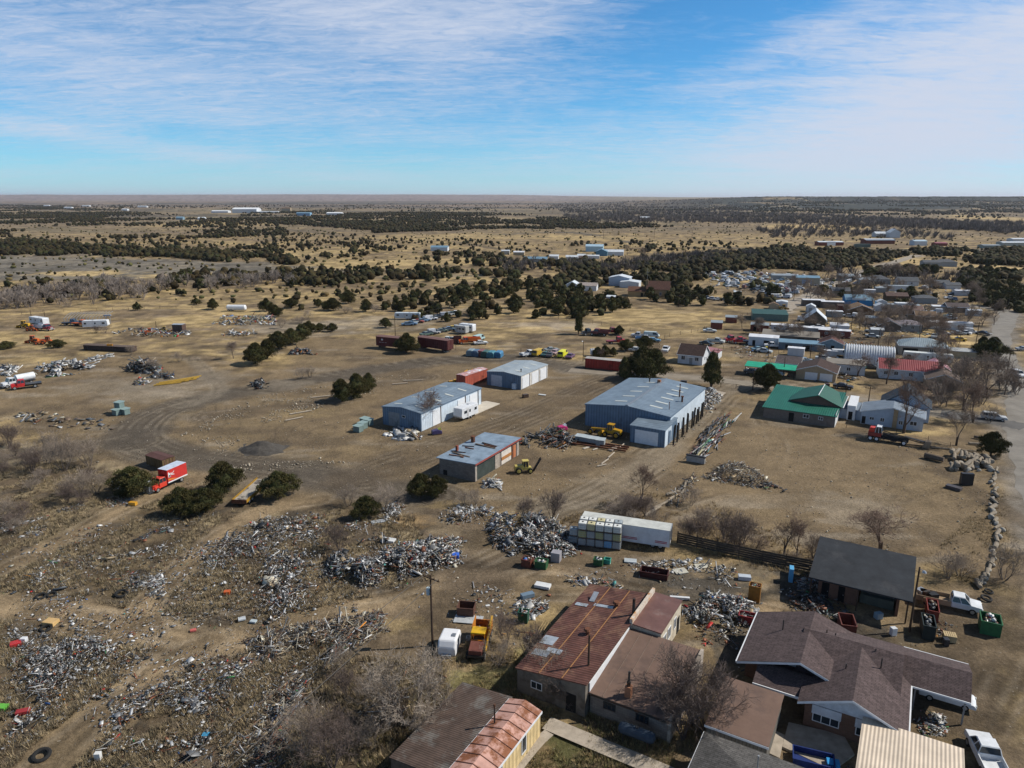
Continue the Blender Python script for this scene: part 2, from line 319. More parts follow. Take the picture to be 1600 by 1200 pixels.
# dirt tracks: (photo path, half width m, colour, strength, ruts)
ROADPX = [(1760, 1250), (1700, 1000), (1655, 850), (1625, 760), (1604, 700), (1597, 660), (1598, 620), (1590, 592), (1572, 566), (1562, 540), (1566, 515), (1576, 492), (1562, 484), (1520, 478)]
STREETPX = [(890, 578), (960, 583), (1060, 588), (1140, 596), (1190, 602), (1270, 612), (1350, 625), (1440, 640), (1500, 650)]
CROSSPX = [(1470, 646), (1520, 653), (1560, 659), (1602, 668)]
FARPX = [(1222, 486), (1238, 476), (1262, 464), (1300, 446), (1345, 428), (1400, 410), (1432, 400)]
TRACKS = [
    (ROADPX, 5.2, np.array((.19, .168, .14)), .9, 0), (STREETPX, 4.2, np.array((.225, .19, .145)), .9, 1), (CROSSPX, 4.2, np.array((.105, .098, .09)), .9, 0), (FARPX, 6, np.array((.28, .24, .19)), .9, 0),
    ([(680, 775), (600, 765), (520, 748), (440, 735), (350, 722), (270, 712), (215, 690), (222, 660), (270, 636), (345, 618), (430, 603), (520, 588), (600, 575), (700, 562), (800, 560), (900, 575)], 5.5, GREY, 0.85, 1),
    ([(215, 690), (160, 690), (80, 705), (0, 720)], 4, GREY, 0.5, 1),
    ([(560, 745), (650, 712), (760, 675), (850, 640), (940, 600), (1000, 580)], 6, SOIL2, 0.6, 1),
    ([(330, 650), (420, 640), (520, 625), (600, 600), (660, 590)], 4, SOIL2, 0.6, 1),
    ([(395, 770), (420, 755), (470, 745)], 4, GREY, 0.6, 0),
    ([(0, 945), (60, 950), (130, 965), (205, 980), (270, 990), (340, 998), (430, 985), (530, 965), (620, 945), (700, 920), (800, 905), (900, 905), (1000, 898), (1080, 910), (1160, 945), (1230, 960)], 3.1, SOIL * 1.38, 0.97, 1),
    ([(330, 1000), (270, 1030), (215, 1075), (150, 1125), (90, 1175), (40, 1230)], 2.7, SOIL * 1.3, 0.97, 1),
    ([(240, 985), (225, 955), (245, 925), (280, 890), (330, 850), (370, 820), (420, 795), (500, 780)], 2.2, SOIL * 1.28, 0.95, 1),
    ([(0, 890), (60, 862), (130, 825), (190, 795), (250, 768), (310, 745)], 2.2, SOIL * 1.25, 0.9, 1),
    ([(700, 800), (720, 850), (740, 900), (720, 960), (640, 990)], 5, SOIL2 * 1.2, 0.7, 0),
    ([(740, 905), (800, 880), (860, 860), (900, 870), (1000, 900)], 3.5, SOIL2, 0.7, 1),
    ([(1180, 615), (1185, 650), (1215, 690), (1200, 730), (1140, 760), (1050, 790)], 2.6, SOIL * 1.1, 0.5, 1),
    ([(850, 800), (930, 770), (1000, 730), (1040, 700), (1080, 660), (1120, 620), (1160, 600)], 3.2, PALE * 0.75, 0.5, 1),
    ([(1480, 1100), (1520, 1040), (1560, 980), (1580, 900)], 3.4, SOIL2, 0.6, 1),
    ([(300, 560), (330, 590), (340, 615), (260, 640)], 2.4, PALE * 0.7, 0.5, 1),
    ([(0, 492), (100, 486), (200, 481), (330, 482)], 2.6, GRASS, 0.8, 0),
    ([(740, 480), (690, 495), (640, 515), (560, 520), (480, 525)], 2.5, PALE * 0.8, 0.5, 1),
    ([(1600, 432), (1480, 424), (1400, 424)], 4, PALE * 0.7, 0.6, 0),
    ([(760, 367), (900, 365), (1000, 380), (1200, 392), (1350, 393), (1600, 392)], 9, DARK * 1.5, 0.9, 0),
    ([(400, 352), (560, 372), (700, 378), (800, 392)], 4, GREY, 0.6, 0),
]
ELL = [  # soft patches: centre px, half sizes px, colour, strength
    (300, 432, 90, 5, GRASS * 1.2, .9), (130, 428, 80, 5, GRASS * 1.2, .8), (90, 532, 70, 6, GRASS, .7), (290, 500, 80, 9, GRASS, .8), (370, 487, 60, 6, GRASS, .7),
    (60, 402, 130, 10, SAGE, .5), (470, 512, 90, 12, PALE * .8, .7), (580, 505, 60, 12, PALE * 0.85, .6), (1010, 495, 90, 14, GRASS, .6), (930, 512, 60, 9, GRASS, .6), (1060, 520, 70, 10, GRASS * .9, .6),
    (870, 508, 70, 7, PALE, .6), (760, 525, 60, 9, GRASS, .5), (830, 515, 50, 6, GRASS * 1.1, .6), (1020, 470, 60, 6, SOIL, .6), (1460, 520, 70, 8, GRASS * 1.15, .9), (1340, 512, 50, 10, GRASS * 1.05, .8), (1490, 535, 40, 6, GRASS * 1.15, .9),
    (1330, 605, 30, 5, GRASS, .5), (1290, 548, 30, 8, GRASS, .6), (1250, 545, 30, 6, GRASS * .9, .5), (1440, 676, 50, 6, GRASS * .95, .8), (1230, 600, 40, 5, PALE, .4), (1560, 640, 15, 40, GRASS * .8, .5),
    (1480, 440, 60, 5, GRASS * 1.2, .9), (1430, 410, 60, 9, GRASS * 1.05, .9), (1560, 420, 60, 5, GRASS * 1.15, .9), (1270, 355, 90, 4, GRASS * 1.2, .8), (1100, 383, 150, 5, GRASS, .6), (920, 372, 100, 5, GRASS, .6),
    (560, 415, 110, 8, GRASS * 0.95, .8), (700, 408, 110, 6, GRASS * 0.95, .7), (470, 395, 110, 5, GRASS, .6), (330, 352, 100, 4, GRASS, .6), (720, 372, 120, 7, GRASS, .5), (640, 430, 120, 6, PALE * .9, .4),
    (250, 612, 90, 18, PALE * 0.85, .6), (170, 600, 90, 14, PALE * .7, .5), (330, 590, 50, 12, PALE * .7, .5), (700, 612, 160, 20, SOIL * 1.1, .6), (1300, 760, 150, 60, SOIL * 1.12, .6), (1180, 700, 60, 40, SOIL * 1.1, .5), (1250, 840, 60, 18, PALE * .85, .5), (1340, 800, 80, 30, PALE * .8, .5),
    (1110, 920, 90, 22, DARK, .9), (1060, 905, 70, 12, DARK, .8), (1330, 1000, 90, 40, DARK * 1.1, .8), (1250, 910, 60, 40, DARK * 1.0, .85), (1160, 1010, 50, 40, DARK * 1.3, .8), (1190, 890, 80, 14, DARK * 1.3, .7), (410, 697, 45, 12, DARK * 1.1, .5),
    (520, 1060, 70, 70, SOIL2 * .8, .5), (620, 1010, 60, 30, SOIL * 0.95, .5), (620, 975, 50, 14, GRASS * .75, .5), (960, 1130, 90, 30, SOIL2 * 0.75, .7), (890, 1165, 45, 28, GREENW, .9), (760, 1060, 60, 20, GREENW * 1.3, .6), (830, 1040, 30, 40, GREENW * 1.2, .5),
    (700, 790, 40, 8, GRASS * .7, .5), (640, 815, 40, 12, np.array((.26, .17, .08)), .5), (470, 645, 50, 8, GRASS * .7, .4), (450, 600, 60, 8, PALE * .8, .4), (140, 780, 100, 20, WEED, .4), (420, 840, 60, 30, WEED, .3),
    (1540, 1130, 70, 60, SOIL2 * 1.1, .5), (1575, 800, 20, 100, SOIL2, .7), (60, 560, 80, 8, GRASS * .8, .5), (1560, 340, 60, 4, GRASS * 1.1, .8), (760, 600, 40, 8, SOIL * 1.1, .4),
]
def build_ground():
    th = np.concatenate([np.linspace(-180, -52, 24, endpoint=False), np.linspace(-52, 52, 700, endpoint=False), np.linspace(52, 180, 24, endpoint=False)])
    th = np.radians(th)
    r = [4.0]
    while r[-1] < 60000:
        q = r[-1]; k = 1.03 if q < 25 else (1.0065 if q < 420 else (1.010 if q < 6000 else 1.025)); r.append(q * k)
    r = np.array(r); n, NR = len(th), len(r)
    TH, RR = np.meshgrid(th, r); X = (RR * np.sin(TH)); Y = (RR * np.cos(TH)); col = None
    Z = terrain(X, Y); near = RR < 400
    yard = zone(X, Y, [(0, 585), (200, 545), (420, 590), (480, 530), (600, 530), (900, 565), (1130, 585), (1190, 630), (1550, 690), (1600, 700), (1600, 880), (1270, 870), (1150, 850), (1000, 815), (850, 810), (700, 800), (520, 775), (400, 795), (300, 745), (150, 700), (60, 680), (0, 650)], 4)
    Z = Z + np.where(near, (fbm(X / 3.1, Y / 3.1, 3, 51) - 0.5) * 0.22 * (1 - yard * .7) + (fbm(X / 0.9, Y / 0.9, 2, 61) - 0.5) * 0.10 * (1 - yard * .5) - 0.05, 0)
    rdm = np.minimum(seg_dist(X, Y, smooth(WP(ROADPX), 3)), np.minimum(seg_dist(X, Y, smooth(WP(STREETPX), 3)), seg_dist(X, Y, smooth(WP(CROSSPX), 3)))); Z = np.where(near, Z * sst(4.5, 7, rdm), Z)
    # gravel mound and a few spoil banks are modelled on their own
    a = fbm(X / 26, Y / 26, 5, 1); b = fbm(X / 5.5, Y / 5.5, 5, 2); c = fbm(X / 1.3, Y / 1.3, 3, 4)
    st = fbm(X / 120, Y / 30, 4, 6)
    g = sst(0.44, 0.66, 0.45 * a + 0.4 * b + 0.15 * c)
    far = sst(180, 420, RR)
    g = np.clip(g + far * (st - 0.42) * 1.6, 0, 1) * (1 - 0.88 * yard)
    col = SOIL * (1 - g[..., None]) + (GRASS * 0.88) * g[..., None]
    def over(col, m, cc): m = np.clip(m, 0, 1)[..., None]; return col * (1 - m) + np.asarray(cc) * m
    dk = sst(0.50, 0.68, fbm(X / 9, Y / 6, 5, 9)); col = over(col, dk * 0.6, SOIL2)
    rk = sst(0.6, 0.75, fbm(X / 14, Y / 3.5, 5, 15)); col = over(col, rk * 0.55 * (1 - far), PALE * 0.85)
    # junk field bottom left
    jf = zone(X, Y, [(-200, 700), (60, 690), (300, 750), (420, 800), (560, 790), (740, 830), (760, 900), (640, 960), (700, 1050), (640, 1250), (-300, 1300)], 4)
    wv = fbm(X / 3.0, Y / 3.0, 5, 19); col = over(col, jf * 0.8, SOIL2 * 0.82); col = over(col, jf * sst(.47, .58, wv) * 0.8, WEED * 1.35); col = over(col, jf * sst(.60, .72, fbm(X / 1.6, Y / 1.6, 3, 23)) * 0.6, DARK)
    # sage flat behind the left yard
    sg = zone(X, Y, [(-300, 402), (0, 402), (150, 404), (420, 412), (560, 425), (420, 432), (330, 440), (150, 436), (0, 440), (-300, 440)], 12); col = over(col, sg * 0.8, SAGE)
    col = over(col, sg * sst(.5, .62, fbm(X / 30, Y / 9, 4, 27)) * .7, SAGE * 0.55)
    tw = zone(X, Y, [(1130, 500), (1300, 450), (1500, 470), (1540, 560), (1590, 640), (1400, 640), (1300, 600), (1130, 585)], 6); col = over(col, tw * 0.45, SOIL2)
    # far country: browns, dark scrub and pale stubble in long streaks
    f2 = sst(700, 1500, RR); s2 = fbm(X / 700, Y / 260, 5, 33); s3 = fbm(X / 200, Y / 90, 5, 37)
    col = over(col, f2 * 0.75, np.array((0.185, 0.142, 0.095))); col = over(col, f2 * sst(.5, .62, s2) * .8, np.array((0.105, 0.088, 0.066))); col = over(col, f2 * sst(.58, .7, s3) * .55, np.array((0.33, 0.26, 0.15)))
    col = over(col, f2 * sst(.56, .66, fbm(X / 60, Y / 40, 4, 39)) * .5, np.array((0.05, 0.052, 0.035)))
    aa = X / np.maximum(Y, 50); esc = sst(.02, .3, aa) * sst(2500, 2900, Y) * (1 - sst(4700, 5300, Y)); col = over(col, esc * sst(.30, .46, fbm(X / 130, Y / 400, 5, 43)) * .95, np.array((0.030, 0.036, 0.032)))
    top = sst(.02, .3, aa) * sst(4900, 5600, Y); col = over(col, top * .8, np.array((0.20, 0.165, 0.11)))
    rd = (1 - sst(0.0, 0.2, aa)) * sst(7000, 10000, Y); col = over(col, rd * .9, np.array((0.20, 0.155, 0.145)))
    pl = (1 - sst(0.1, 0.3, aa)) * sst(2900, 3600, Y) * (1 - sst(7000, 9000, Y)); col = over(col, pl * .6, np.array((0.19, 0.14, 0.11))); col = over(col, pl * sst(.44, .56, fbm(X / 1500, Y / 400, 4, 47)) * .85, np.array((0.07, 0.068, 0.06)))
    for (pts, hw, cc, stg, ruts) in TRACKS:
        w = smooth(WP(pts), 5); A = np.array(w); f = hw * 2 + 3
        k = (X > A[:, 0].min() - f) & (X < A[:, 0].max() + f) & (Y > A[:, 1].min() - f) & (Y < A[:, 1].max() + f); x, y = X[k], Y[k]; c = col[k]
        d = seg_dist(x, y, w); wob = (fbm(x / 7, y / 7, 3, 81) - .5) * hw * .9
        c = over(c, (1 - sst(hw * .6, hw * 1.35, d + wob)) * stg, np.asarray(cc))
        if ruts:
            for off in ((0.95,) if hw < 3 else (0.9, 2.7, 4.1)):
                wv = (fbm(x / 9, y / 9, 2, 91) - .5) * 1.2; br = sst(.35, .6, fbm(x / 6, y / 6, 2, 95))
                c = over(c, np.exp(-((d - off - wv) / 0.38) ** 2) * br * .45, SOIL2 * 0.5)
                c = over(c, np.exp(-((d - off - .75 - wv) / 0.35) ** 2) * br * .35, PALE * .85)
        col[k] = c
    for (cx, cy, ax, ay, cc, stg) in ELL:
        w0 = G(cx, cy); wx = G(cx + ax, cy); y1 = G(cx, cy + ay); y2 = G(cx, cy - ay); hx = max(abs(wx[0] - w0[0]), .5)
        k = (np.abs(X - w0[0]) < hx * 1.6) & (Y > w0[1] - (w0[1] - y1[1]) * 1.6) & (Y < w0[1] + (y2[1] - w0[1]) * 1.6); x, y = X[k], Y[k]
        if not len(x): continue
        q = np.hypot((x - w0[0]) / hx, np.where(y < w0[1], (y - w0[1]) / (w0[1] - y1[1]), (y - w0[1]) / (y2[1] - w0[1])))
        q = q + (fbm(x / max(hx * .3, 1), y / max((y2[1] - y1[1]) * .15, 1), 4, 71) - .5) * 1.3
        col[k] = over(col[k], (1 - sst(.6, 1.15, q)) * stg, cc)
    # wheel scribble in the yard
    arc = np.abs(np.sin(fbm(X / 34, Y / 34, 2, 101) * 95)); col = over(col, yard * (1 - sst(.0, .30, arc)) * .5 * sst(.45, .6, a), SOIL2 * .8)
    col = col * (0.84 + 0.32 * fbm(X / 0.7, Y / 0.7, 3, 111))[..., None] * (1 + (0.56 * sst(.3, .7, fbm(X / 4.2, Y / 2.6, 4, 117)) - .28) * (1 - .62 * yard))[..., None]
    V = np.stack([X, Y, Z], -1).reshape(-1, 3)
    i = np.arange(NR - 1)[:, None] * n; j = np.arange(n)[None, :]; jn = (j + 1) % n
    Fc = np.stack([i + j, i + n + j, i + n + jn, i + jn], -1).reshape(-1, 4)
    # close the middle
    m, t, p = newmat('ground_soil'); L = t.links
    at = N(t, 'ShaderNodeVertexColor'); at.layer_name = 'col'; geo = N(t, 'ShaderNodeNewGeometry')
    def nz(sc, det, rough=.6):
        q = N(t, 'ShaderNodeTexNoise'); q.inputs['Scale'].default_value = sc; q.inputs['Detail'].default_value = det; q.inputs['Roughness'].default_value = rough; L.new(geo.outputs[0], q.inputs[0]); return q.outputs[0]
    a1 = nz(2.4, 8, .7); a2 = nz(9.0, 5, .7); a3 = nz(0.35, 8, .7)
    def mr(s, lo, hi, o0, o1):
        q = N(t, 'ShaderNodeMapRange'); L.new(s, q.inputs[0]); q.inputs[1].default_value = lo; q.inputs[2].default_value = hi; q.inputs[3].default_value = o0; q.inputs[4].default_value = o1; return q.outputs[0]
    f = mathn(t, 'MULTIPLY', mathn(t, 'MULTIPLY', mr(a1, .3, .7, .66, 1.3), mr(a2, .3, .7, .78, 1.22)), mr(a3, .3, .7, .86, 1.14))
    mu = N(t, 'ShaderNodeMix', data_type='RGBA', blend_type='MULTIPLY'); mu.inputs[0].default_value = 1; L.new(at.outputs[0], mu.inputs[6]); L.new(f, mu.inputs[7])
    pb = mr(nz(3.2, 2, .5), .70, .74, 0, .55); mp = N(t, 'ShaderNodeMix', data_type='RGBA'); L.new(pb, mp.inputs[0]); L.new(mu.outputs[2], mp.inputs[6]); mp.inputs[7].default_value = (.34, .30, .24, 1)
    L.new(mp.outputs[2], p.inputs['Base Color']); p.inputs['Roughness'].default_value = .95; p.inputs['Specular IOR Level'].default_value = .1
    bp = N(t, 'ShaderNodeBump'); bp.inputs['Strength'].default_value = .75; bp.inputs['Distance'].default_value = .22; L.new(mathn(t, 'ADD', a1, mathn(t, 'MULTIPLY', a2, .35)), bp.inputs['Height']); L.new(bp.outputs[0], p.inputs['Normal'])
    cv = len(V); V = np.vstack([V, [[0, 0, 0]]]); colf = np.vstack([col.reshape(-1, 3), [SOIL]])
    me = npmesh('ground', V, Fc, m, colf, smooth=True)
    o = bpy.data.objects.new('ground', me); link(o); tag(o, kind='structure')
build_ground()
# ---------------------------------------------------------------- roads, street, paths (sheets just above the ground)
def road_mat(key, c, c2, wheel=.3):
    return mat(key, c, .9, 0, .3, .25, col2=c2, amt=.35, bump=.3, bscale=5)
def ribbon(name, px, hw, m, z=0.02, taper=None, world=False):
    w = smooth(px if world else WP(px), 8); P = np.array(w); T = np.gradient(P, axis=0); T /= np.linalg.norm(T, axis=1)[:, None] + 1e-9
    Nn = np.stack([-T[:, 1], T[:, 0]], 1); mb = MB(); cols = 5; vs = []
    for i, (p, nn) in enumerate(zip(P, Nn)):
        h = hw * (1 + .12 * math.sin(i * .9)) if taper is None else hw * taper(i / (len(P) - 1))
        for c in range(cols):
            q = p + nn * h * (2 * c / (cols - 1) - 1); vs.append((q[0], q[1], TZ(q[0], q[1]) + z))
    fs = [(i * cols + c, i * cols + c + 1, (i + 1) * cols + c + 1, (i + 1) * cols + c) for i in range(len(P) - 1) for c in range(cols - 1)]
    mb.add(vs, fs); o = mb.build(name, m); tag(o, kind='structure'); return o
ROADM = road_mat('road_gravel', (.20, .184, .16), (.165, .148, .125)); STM = road_mat('street_dirt', (.235, .20, .155), (.17, .14, .105)); ASPH = road_mat('road_asphalt', (.11, .105, .10), (.075, .07, .066))
jag = lambda t: .86 + .10 * math.sin(t * 90) + .07 * math.sin(t * 233)
ribbon('road', ROADPX, 3.6, ROADM, .02, taper=jag)
ribbon('street', STREETPX, 2.6, STM, .02, taper=jag)
ribbon('street', CROSSPX, 3.4, ASPH, .03, taper=jag)
ribbon('road', FARPX, 4.2, road_mat('far_road', (.30, .26, .21), (.22, .19, .15)), .2, taper=jag)
ribbon('path', [(854, 1131), (930, 1163), (1010, 1196), (1080, 1226)], .85, CONC, .13, taper=lambda t: 1)
ribbon('path', [(858, 1146), (840, 1163), (815, 1193), (795, 1220)], .5, CONC, .134, taper=lambda t: 1)
# ---------------------------------------------------------------- vegetation
def leaf_mat(name, c, rough=.85, var=.45):
    m, t, p = newmat(name); L = t.links
    at = N(t, 'ShaderNodeVertexColor'); at.layer_name = 'col'; oi = N(t, 'ShaderNodeObjectInfo')
    r = N(t, 'ShaderNodeMapRange'); L.new(oi.outputs['Random'], r.inputs[0]); r.inputs[3].default_value = .75; r.inputs[4].default_value = 1.3
    mu = N(t, 'ShaderNodeMix', data_type='RGBA', blend_type='MULTIPLY'); mu.inputs[0].default_value = 1; L.new(at.outputs[0], mu.inputs[6]); L.new(r.outputs[0], mu.inputs[7])
    L.new(mu.outputs[2], p.inputs['Base Color']); p.inputs['Roughness'].default_value = rough; p.inputs['Specular IOR Level'].default_value = .12; return m
LEAF = leaf_mat('juniper_foliage', None); BARK = mat('juniper_bark', (.10, .07, .05), .95, 0, .4, 3)
JG = np.array((.050, .055, .020)); JO = np.array((.105, .074, .030))
def crown_mesh(seed, nclump, nleaf, leaf, H=1.0, W=.55, base=.06, tall=False):
    """juniper crown of unit height: lobed cloud of leaf sprays round a dark core"""
    g = np.random.default_rng(seed); V = []; Cc = []
    cl = []
    for i in range(nclump):
        t = g.uniform(0, 1) ** .8; z = base + (H - base - .10) * t; prof = (math.sin(min(1, (1 - t) * 1.25 + .12) * math.pi / 2)) * (.75 + .25 * math.sin(t * math.pi)) if not tall else (1 - t) ** .5
        rr = W * prof * math.sqrt(g.uniform(.15, 1)); a = g.uniform(0, 2 * math.pi); rr *= 1 + .26 * math.sin(2 * a + seed) + .16 * math.sin(3 * a + seed * 2.1 + z * 4); cl.append((rr * math.cos(a), rr * math.sin(a), z, g.uniform(.10, .19) * (1.15 - .4 * t), g.uniform(0, 1)))
    for (x, y, z, s, q) in cl:
        n = nleaf; d = g.normal(size=(n, 3)); d /= np.linalg.norm(d, axis=1)[:, None]; d[:, 2] = np.abs(d[:, 2]) * .9 + d[:, 2] * .1
        rad = s * g.uniform(.55, 1.12, n)[:, None]; c = np.array((x, y, z)) + d * rad * np.array((1, 1, 1.15))
        ax = d * .55 + g.normal(size=(n, 3)) * .5 + np.array((0, 0, .7)); ax /= np.linalg.norm(ax, axis=1)[:, None]
        b = np.cross(ax, g.normal(size=(n, 3))); b /= np.linalg.norm(b, axis=1)[:, None]
        l = leaf * g.uniform(.7, 1.5, n)[:, None]; w = leaf * g.uniform(.45, .8, n)[:, None]
        T = np.stack([c - b * w * .5 - ax * l * .4, c + b * w * .5 - ax * l * .4, c + ax * l], 1)
        V.append(T.reshape(-1, 3)); base_c = JG * (1 - q * .55) + JO * q * .55
        k = g.uniform(.6, 1.5, n)[:, None] * base_c; Cc.append(np.repeat(k, 3, axis=0))
    # solid core
    ico = bpy_ico(2); core = ico[0] * np.array((W * .58, W * .58, H * .38)) ; core[:, 2] += H * .47; core *= 1 + (g.uniform(-.12, .12, (len(core), 1)))
    nv = sum(len(v) for v in V); V = np.vstack(V + [core]); Cc = np.vstack(Cc + [np.tile(JG * .7, (len(core), 1))])
    Fc = np.vstack([np.arange(nv).reshape(-1, 3), ico[1] + nv]); return V, Fc, Cc
_ico = {}
def bpy_ico(sub):
    if sub not in _ico:
        import bmesh
        b = bmesh.new(); bmesh.ops.create_icosphere(b, subdivisions=sub, radius=1); b.verts.ensure_lookup_table()
        _ico[sub] = (np.array([v.co[:] for v in b.verts]), np.array([[v.index for v in f.verts] for f in b.faces])); b.free()
    return _ico[sub][0].copy(), _ico[sub][1].copy()
def trunk_mesh(seed):
    g = random.Random(seed); mb = MB()
    for i in range(4):
        a = g.uniform(0, 6.28); mb.tube((0, 0, -.03), (math.cos(a) * .12, math.sin(a) * .12, .35), .035, .022, 5); mb.tube((math.cos(a) * .12, math.sin(a) * .12, .35), (math.cos(a) * .26, math.sin(a) * .26, .66), .022, .01, 5)
    return mb.mesh('trunk', BARK)
CR_HI = [npmesh('crown', *crown_mesh(100 + i, 95, 170, .036)[:2], LEAF, crown_mesh(100 + i, 95, 170, .036)[2]) for i in range(4)]
CR_MID = [npmesh('crown', *crown_mesh(200 + i, 34, 46, .085)[:2], LEAF, crown_mesh(200 + i, 34, 46, .085)[2]) for i in range(6)]
CR_TALL = [npmesh('crown', *crown_mesh(250 + i, 60, 100, .05, W=.36, base=.12, tall=True)[:2], LEAF, crown_mesh(250 + i, 60, 100, .05, W=.36, base=.12, tall=True)[2]) for i in range(2)]
TRK = [trunk_mesh(i) for i in range(3)]
def juniper(x, y, h, w, label, group=None, meshes=CR_HI, name='juniper_tree', parts=True, z=None):
    z = TZ(x, y) if z is None else z
    g = random.random(); me = random.choice(meshes)
    if parts:
        t = thing(name, label, 'tree', (x, y, z), random.uniform(0, 360), group); t.scale = (w / 1.1, w / 1.1, h)
        c = bpy.data.objects.new('crown', me); link(c, t); k = bpy.data.objects.new('trunk', random.choice(TRK)); link(k, t)
    else:
        t = bpy.data.objects.new(name, me); link(t); t.location = (x, y, z - .1 * h); t.rotation_euler = (0, 0, random.uniform(0, 6.28)); t.scale = (w / 1.1, w / 1.1, h); tag(t, label, 'tree', group)
    return t
# junipers one can pick out: base px, height m, width m, label
NEARJ = [
    (210, 772, 4.6, 6.2, 'spreading olive juniper to the left of the red box truck'), (200, 778, 2.6, 2.6, 'small juniper bush in front of the larger one left of the red truck'),
    (285, 803, 4.2, 4.8, 'dark juniper in front of the red box truck, left of the clump'), (322, 800, 3.8, 4.4, 'juniper at the right side of the clump before the red truck'), (300, 806, 3.0, 3.0, 'low juniper filling the middle of the clump near the red truck'),
    (350, 768, 4.9, 6.0, 'big rounded juniper behind the clump, beside the gravel road'), (437, 778, 4.4, 5.2, 'round juniper next to the long flatbed trailer'),
    (572, 808, 3.4, 3.6, 'lone small juniper among the scrap below the gravel road'), (657, 777, 4.0, 3.6, 'left juniper of the pair in front of the block garage'), (682, 776, 3.5, 3.4, 'right juniper of the pair in front of the block garage'),
    (534, 627, 5.2, 5.4, 'left juniper of the clump between the two yard tracks'), (558, 620, 5.6, 6.2, 'tall juniper in the middle of the clump above the long blue shed'), (576, 610, 4.4, 4.0, 'small juniper at the right end of the clump in the yard'),
    (1111, 605, 8.8, 6.6, 'tall leafy juniper behind the large blue warehouse'), (1198, 609, 6.4, 6.8, 'round juniper at the street gate'), (975, 594, 6.0, 4.6, 'small round tree at the back left of the blue warehouse'),
    (1005, 591, 8.5, 9.5, 'broad evergreen behind the back wall of the blue warehouse'), (1022, 590, 7.6, 7, 'evergreen at the right of the broad one behind the warehouse'), (1548, 712, 4.6, 4.2, 'dark round juniper beside the concrete rubble heap'),
    (1549, 561, 6.5, 8.0, 'dark dense juniper at the bend of the gravel road'), (1533, 557, 6.0, 5.5, 'reddish dark juniper left of the road bend'), (904, 522, 7.6, 4.8, 'narrow juniper standing alone in the pasture'), (967, 523, 3.2, 3.6, 'small round juniper beside the pasture fence'),
    (400, 568, 6.0, 7.0, 'front juniper of the diagonal row beside the dirt bank'), (418, 560, 5.6, 6.0, 'second juniper of the diagonal row beside the dirt bank'), (436, 545, 5.6, 6.5, 'third juniper of the diagonal row beside the dirt bank'), (455, 537, 5.0, 6.5, 'fourth juniper of the diagonal row'), (472, 530, 5.0, 6.5, 'fifth juniper of the diagonal row'), (482, 522, 4.5, 6.0, 'last juniper of the diagonal row, farthest up the slope'),
    (519, 518, 3.0, 3.6, 'small juniper right of the diagonal row'), (500, 518, 3.0, 4.0, 'low juniper by the end of the diagonal row'), (544, 474, 6.0, 6.4, 'round juniper alone on the pale slope'), (520, 485, 5.2, 7.0, 'wide juniper in front of the round one on the pale slope'),
    (572, 487, 5.2, 5.0, 'juniper beside bare bushes on the pale slope'), (333, 483, 4.6, 4.8, 'round juniper above the white tank trailer'), (307, 476, 3.0, 3.8, 'small juniper left of the round one above the yard'), (215, 485, 3.6, 3.0, 'small juniper on the dirt road behind the steel frame'),
    (498, 480, 3.6, 3.6, 'small round juniper between two larger ones on the slope'), (455, 481, 4.2, 6.2, 'wide low juniper on the slope left of the small round one'), (417, 486, 5.4, 5.6, 'juniper at the left end of the slope above the pipes'), (430, 495, 4.8, 5.0, 'juniper beside the scrap line on the slope'),
    (635, 551, 6.0, 7.0, 'yellowish bushy tree between the two maroon boxcars'), (603, 512, 3.6, 4.6, 'juniper behind the far maroon boxcar'), (90, 543, 2.6, 4.4, 'small green bush beside the orange tractors'), (10, 545, 2.4, 5, 'flat green bush at the left edge of the yard'),
    (1007, 544, 4.0, 5.4, 'juniper left of the silver car in the pasture corner'), (978, 548, 3.6, 4.8, 'juniper behind the silver car'), (992, 583, 4.4, 4.0, 'juniper against the right end of the red container'), (933, 560, 3.4, 3.4, 'small juniper directly behind the red container'), (945, 557, 3.4, 3.6, 'juniper behind the middle of the red container'), (958, 556, 2.6, 2.6, 'tiny juniper at the far end behind the red container'),
]
for (px, py, h, w, lb) in NEARJ:
    p = G(px, py); juniper(p.x, p.y, h, w, lb, None, CR_TALL if h > w * 1.25 and h > 5 else CR_HI)
# ---- many junipers over the country
def poly_samples(px, n):
    A = np.array(px, float); x0, y0 = A.min(0); x1, y1 = A.max(0); out = []
    while len(out) < n:
        X = rng.uniform(x0, x1, 4000); Y = rng.uniform(y0, y1, 4000)
        k = inpoly(X, Y, px); X, Y = X[k], Y[k]
        D = CH / np.tan(PIT + np.arctan((Y - 600) / F)); acc = rng.uniform(0, 1, len(D)) < (D / D.max()) ** 1.0 if len(D) else []
        out += list(zip(X[acc], Y[acc]))
    return out[:n]
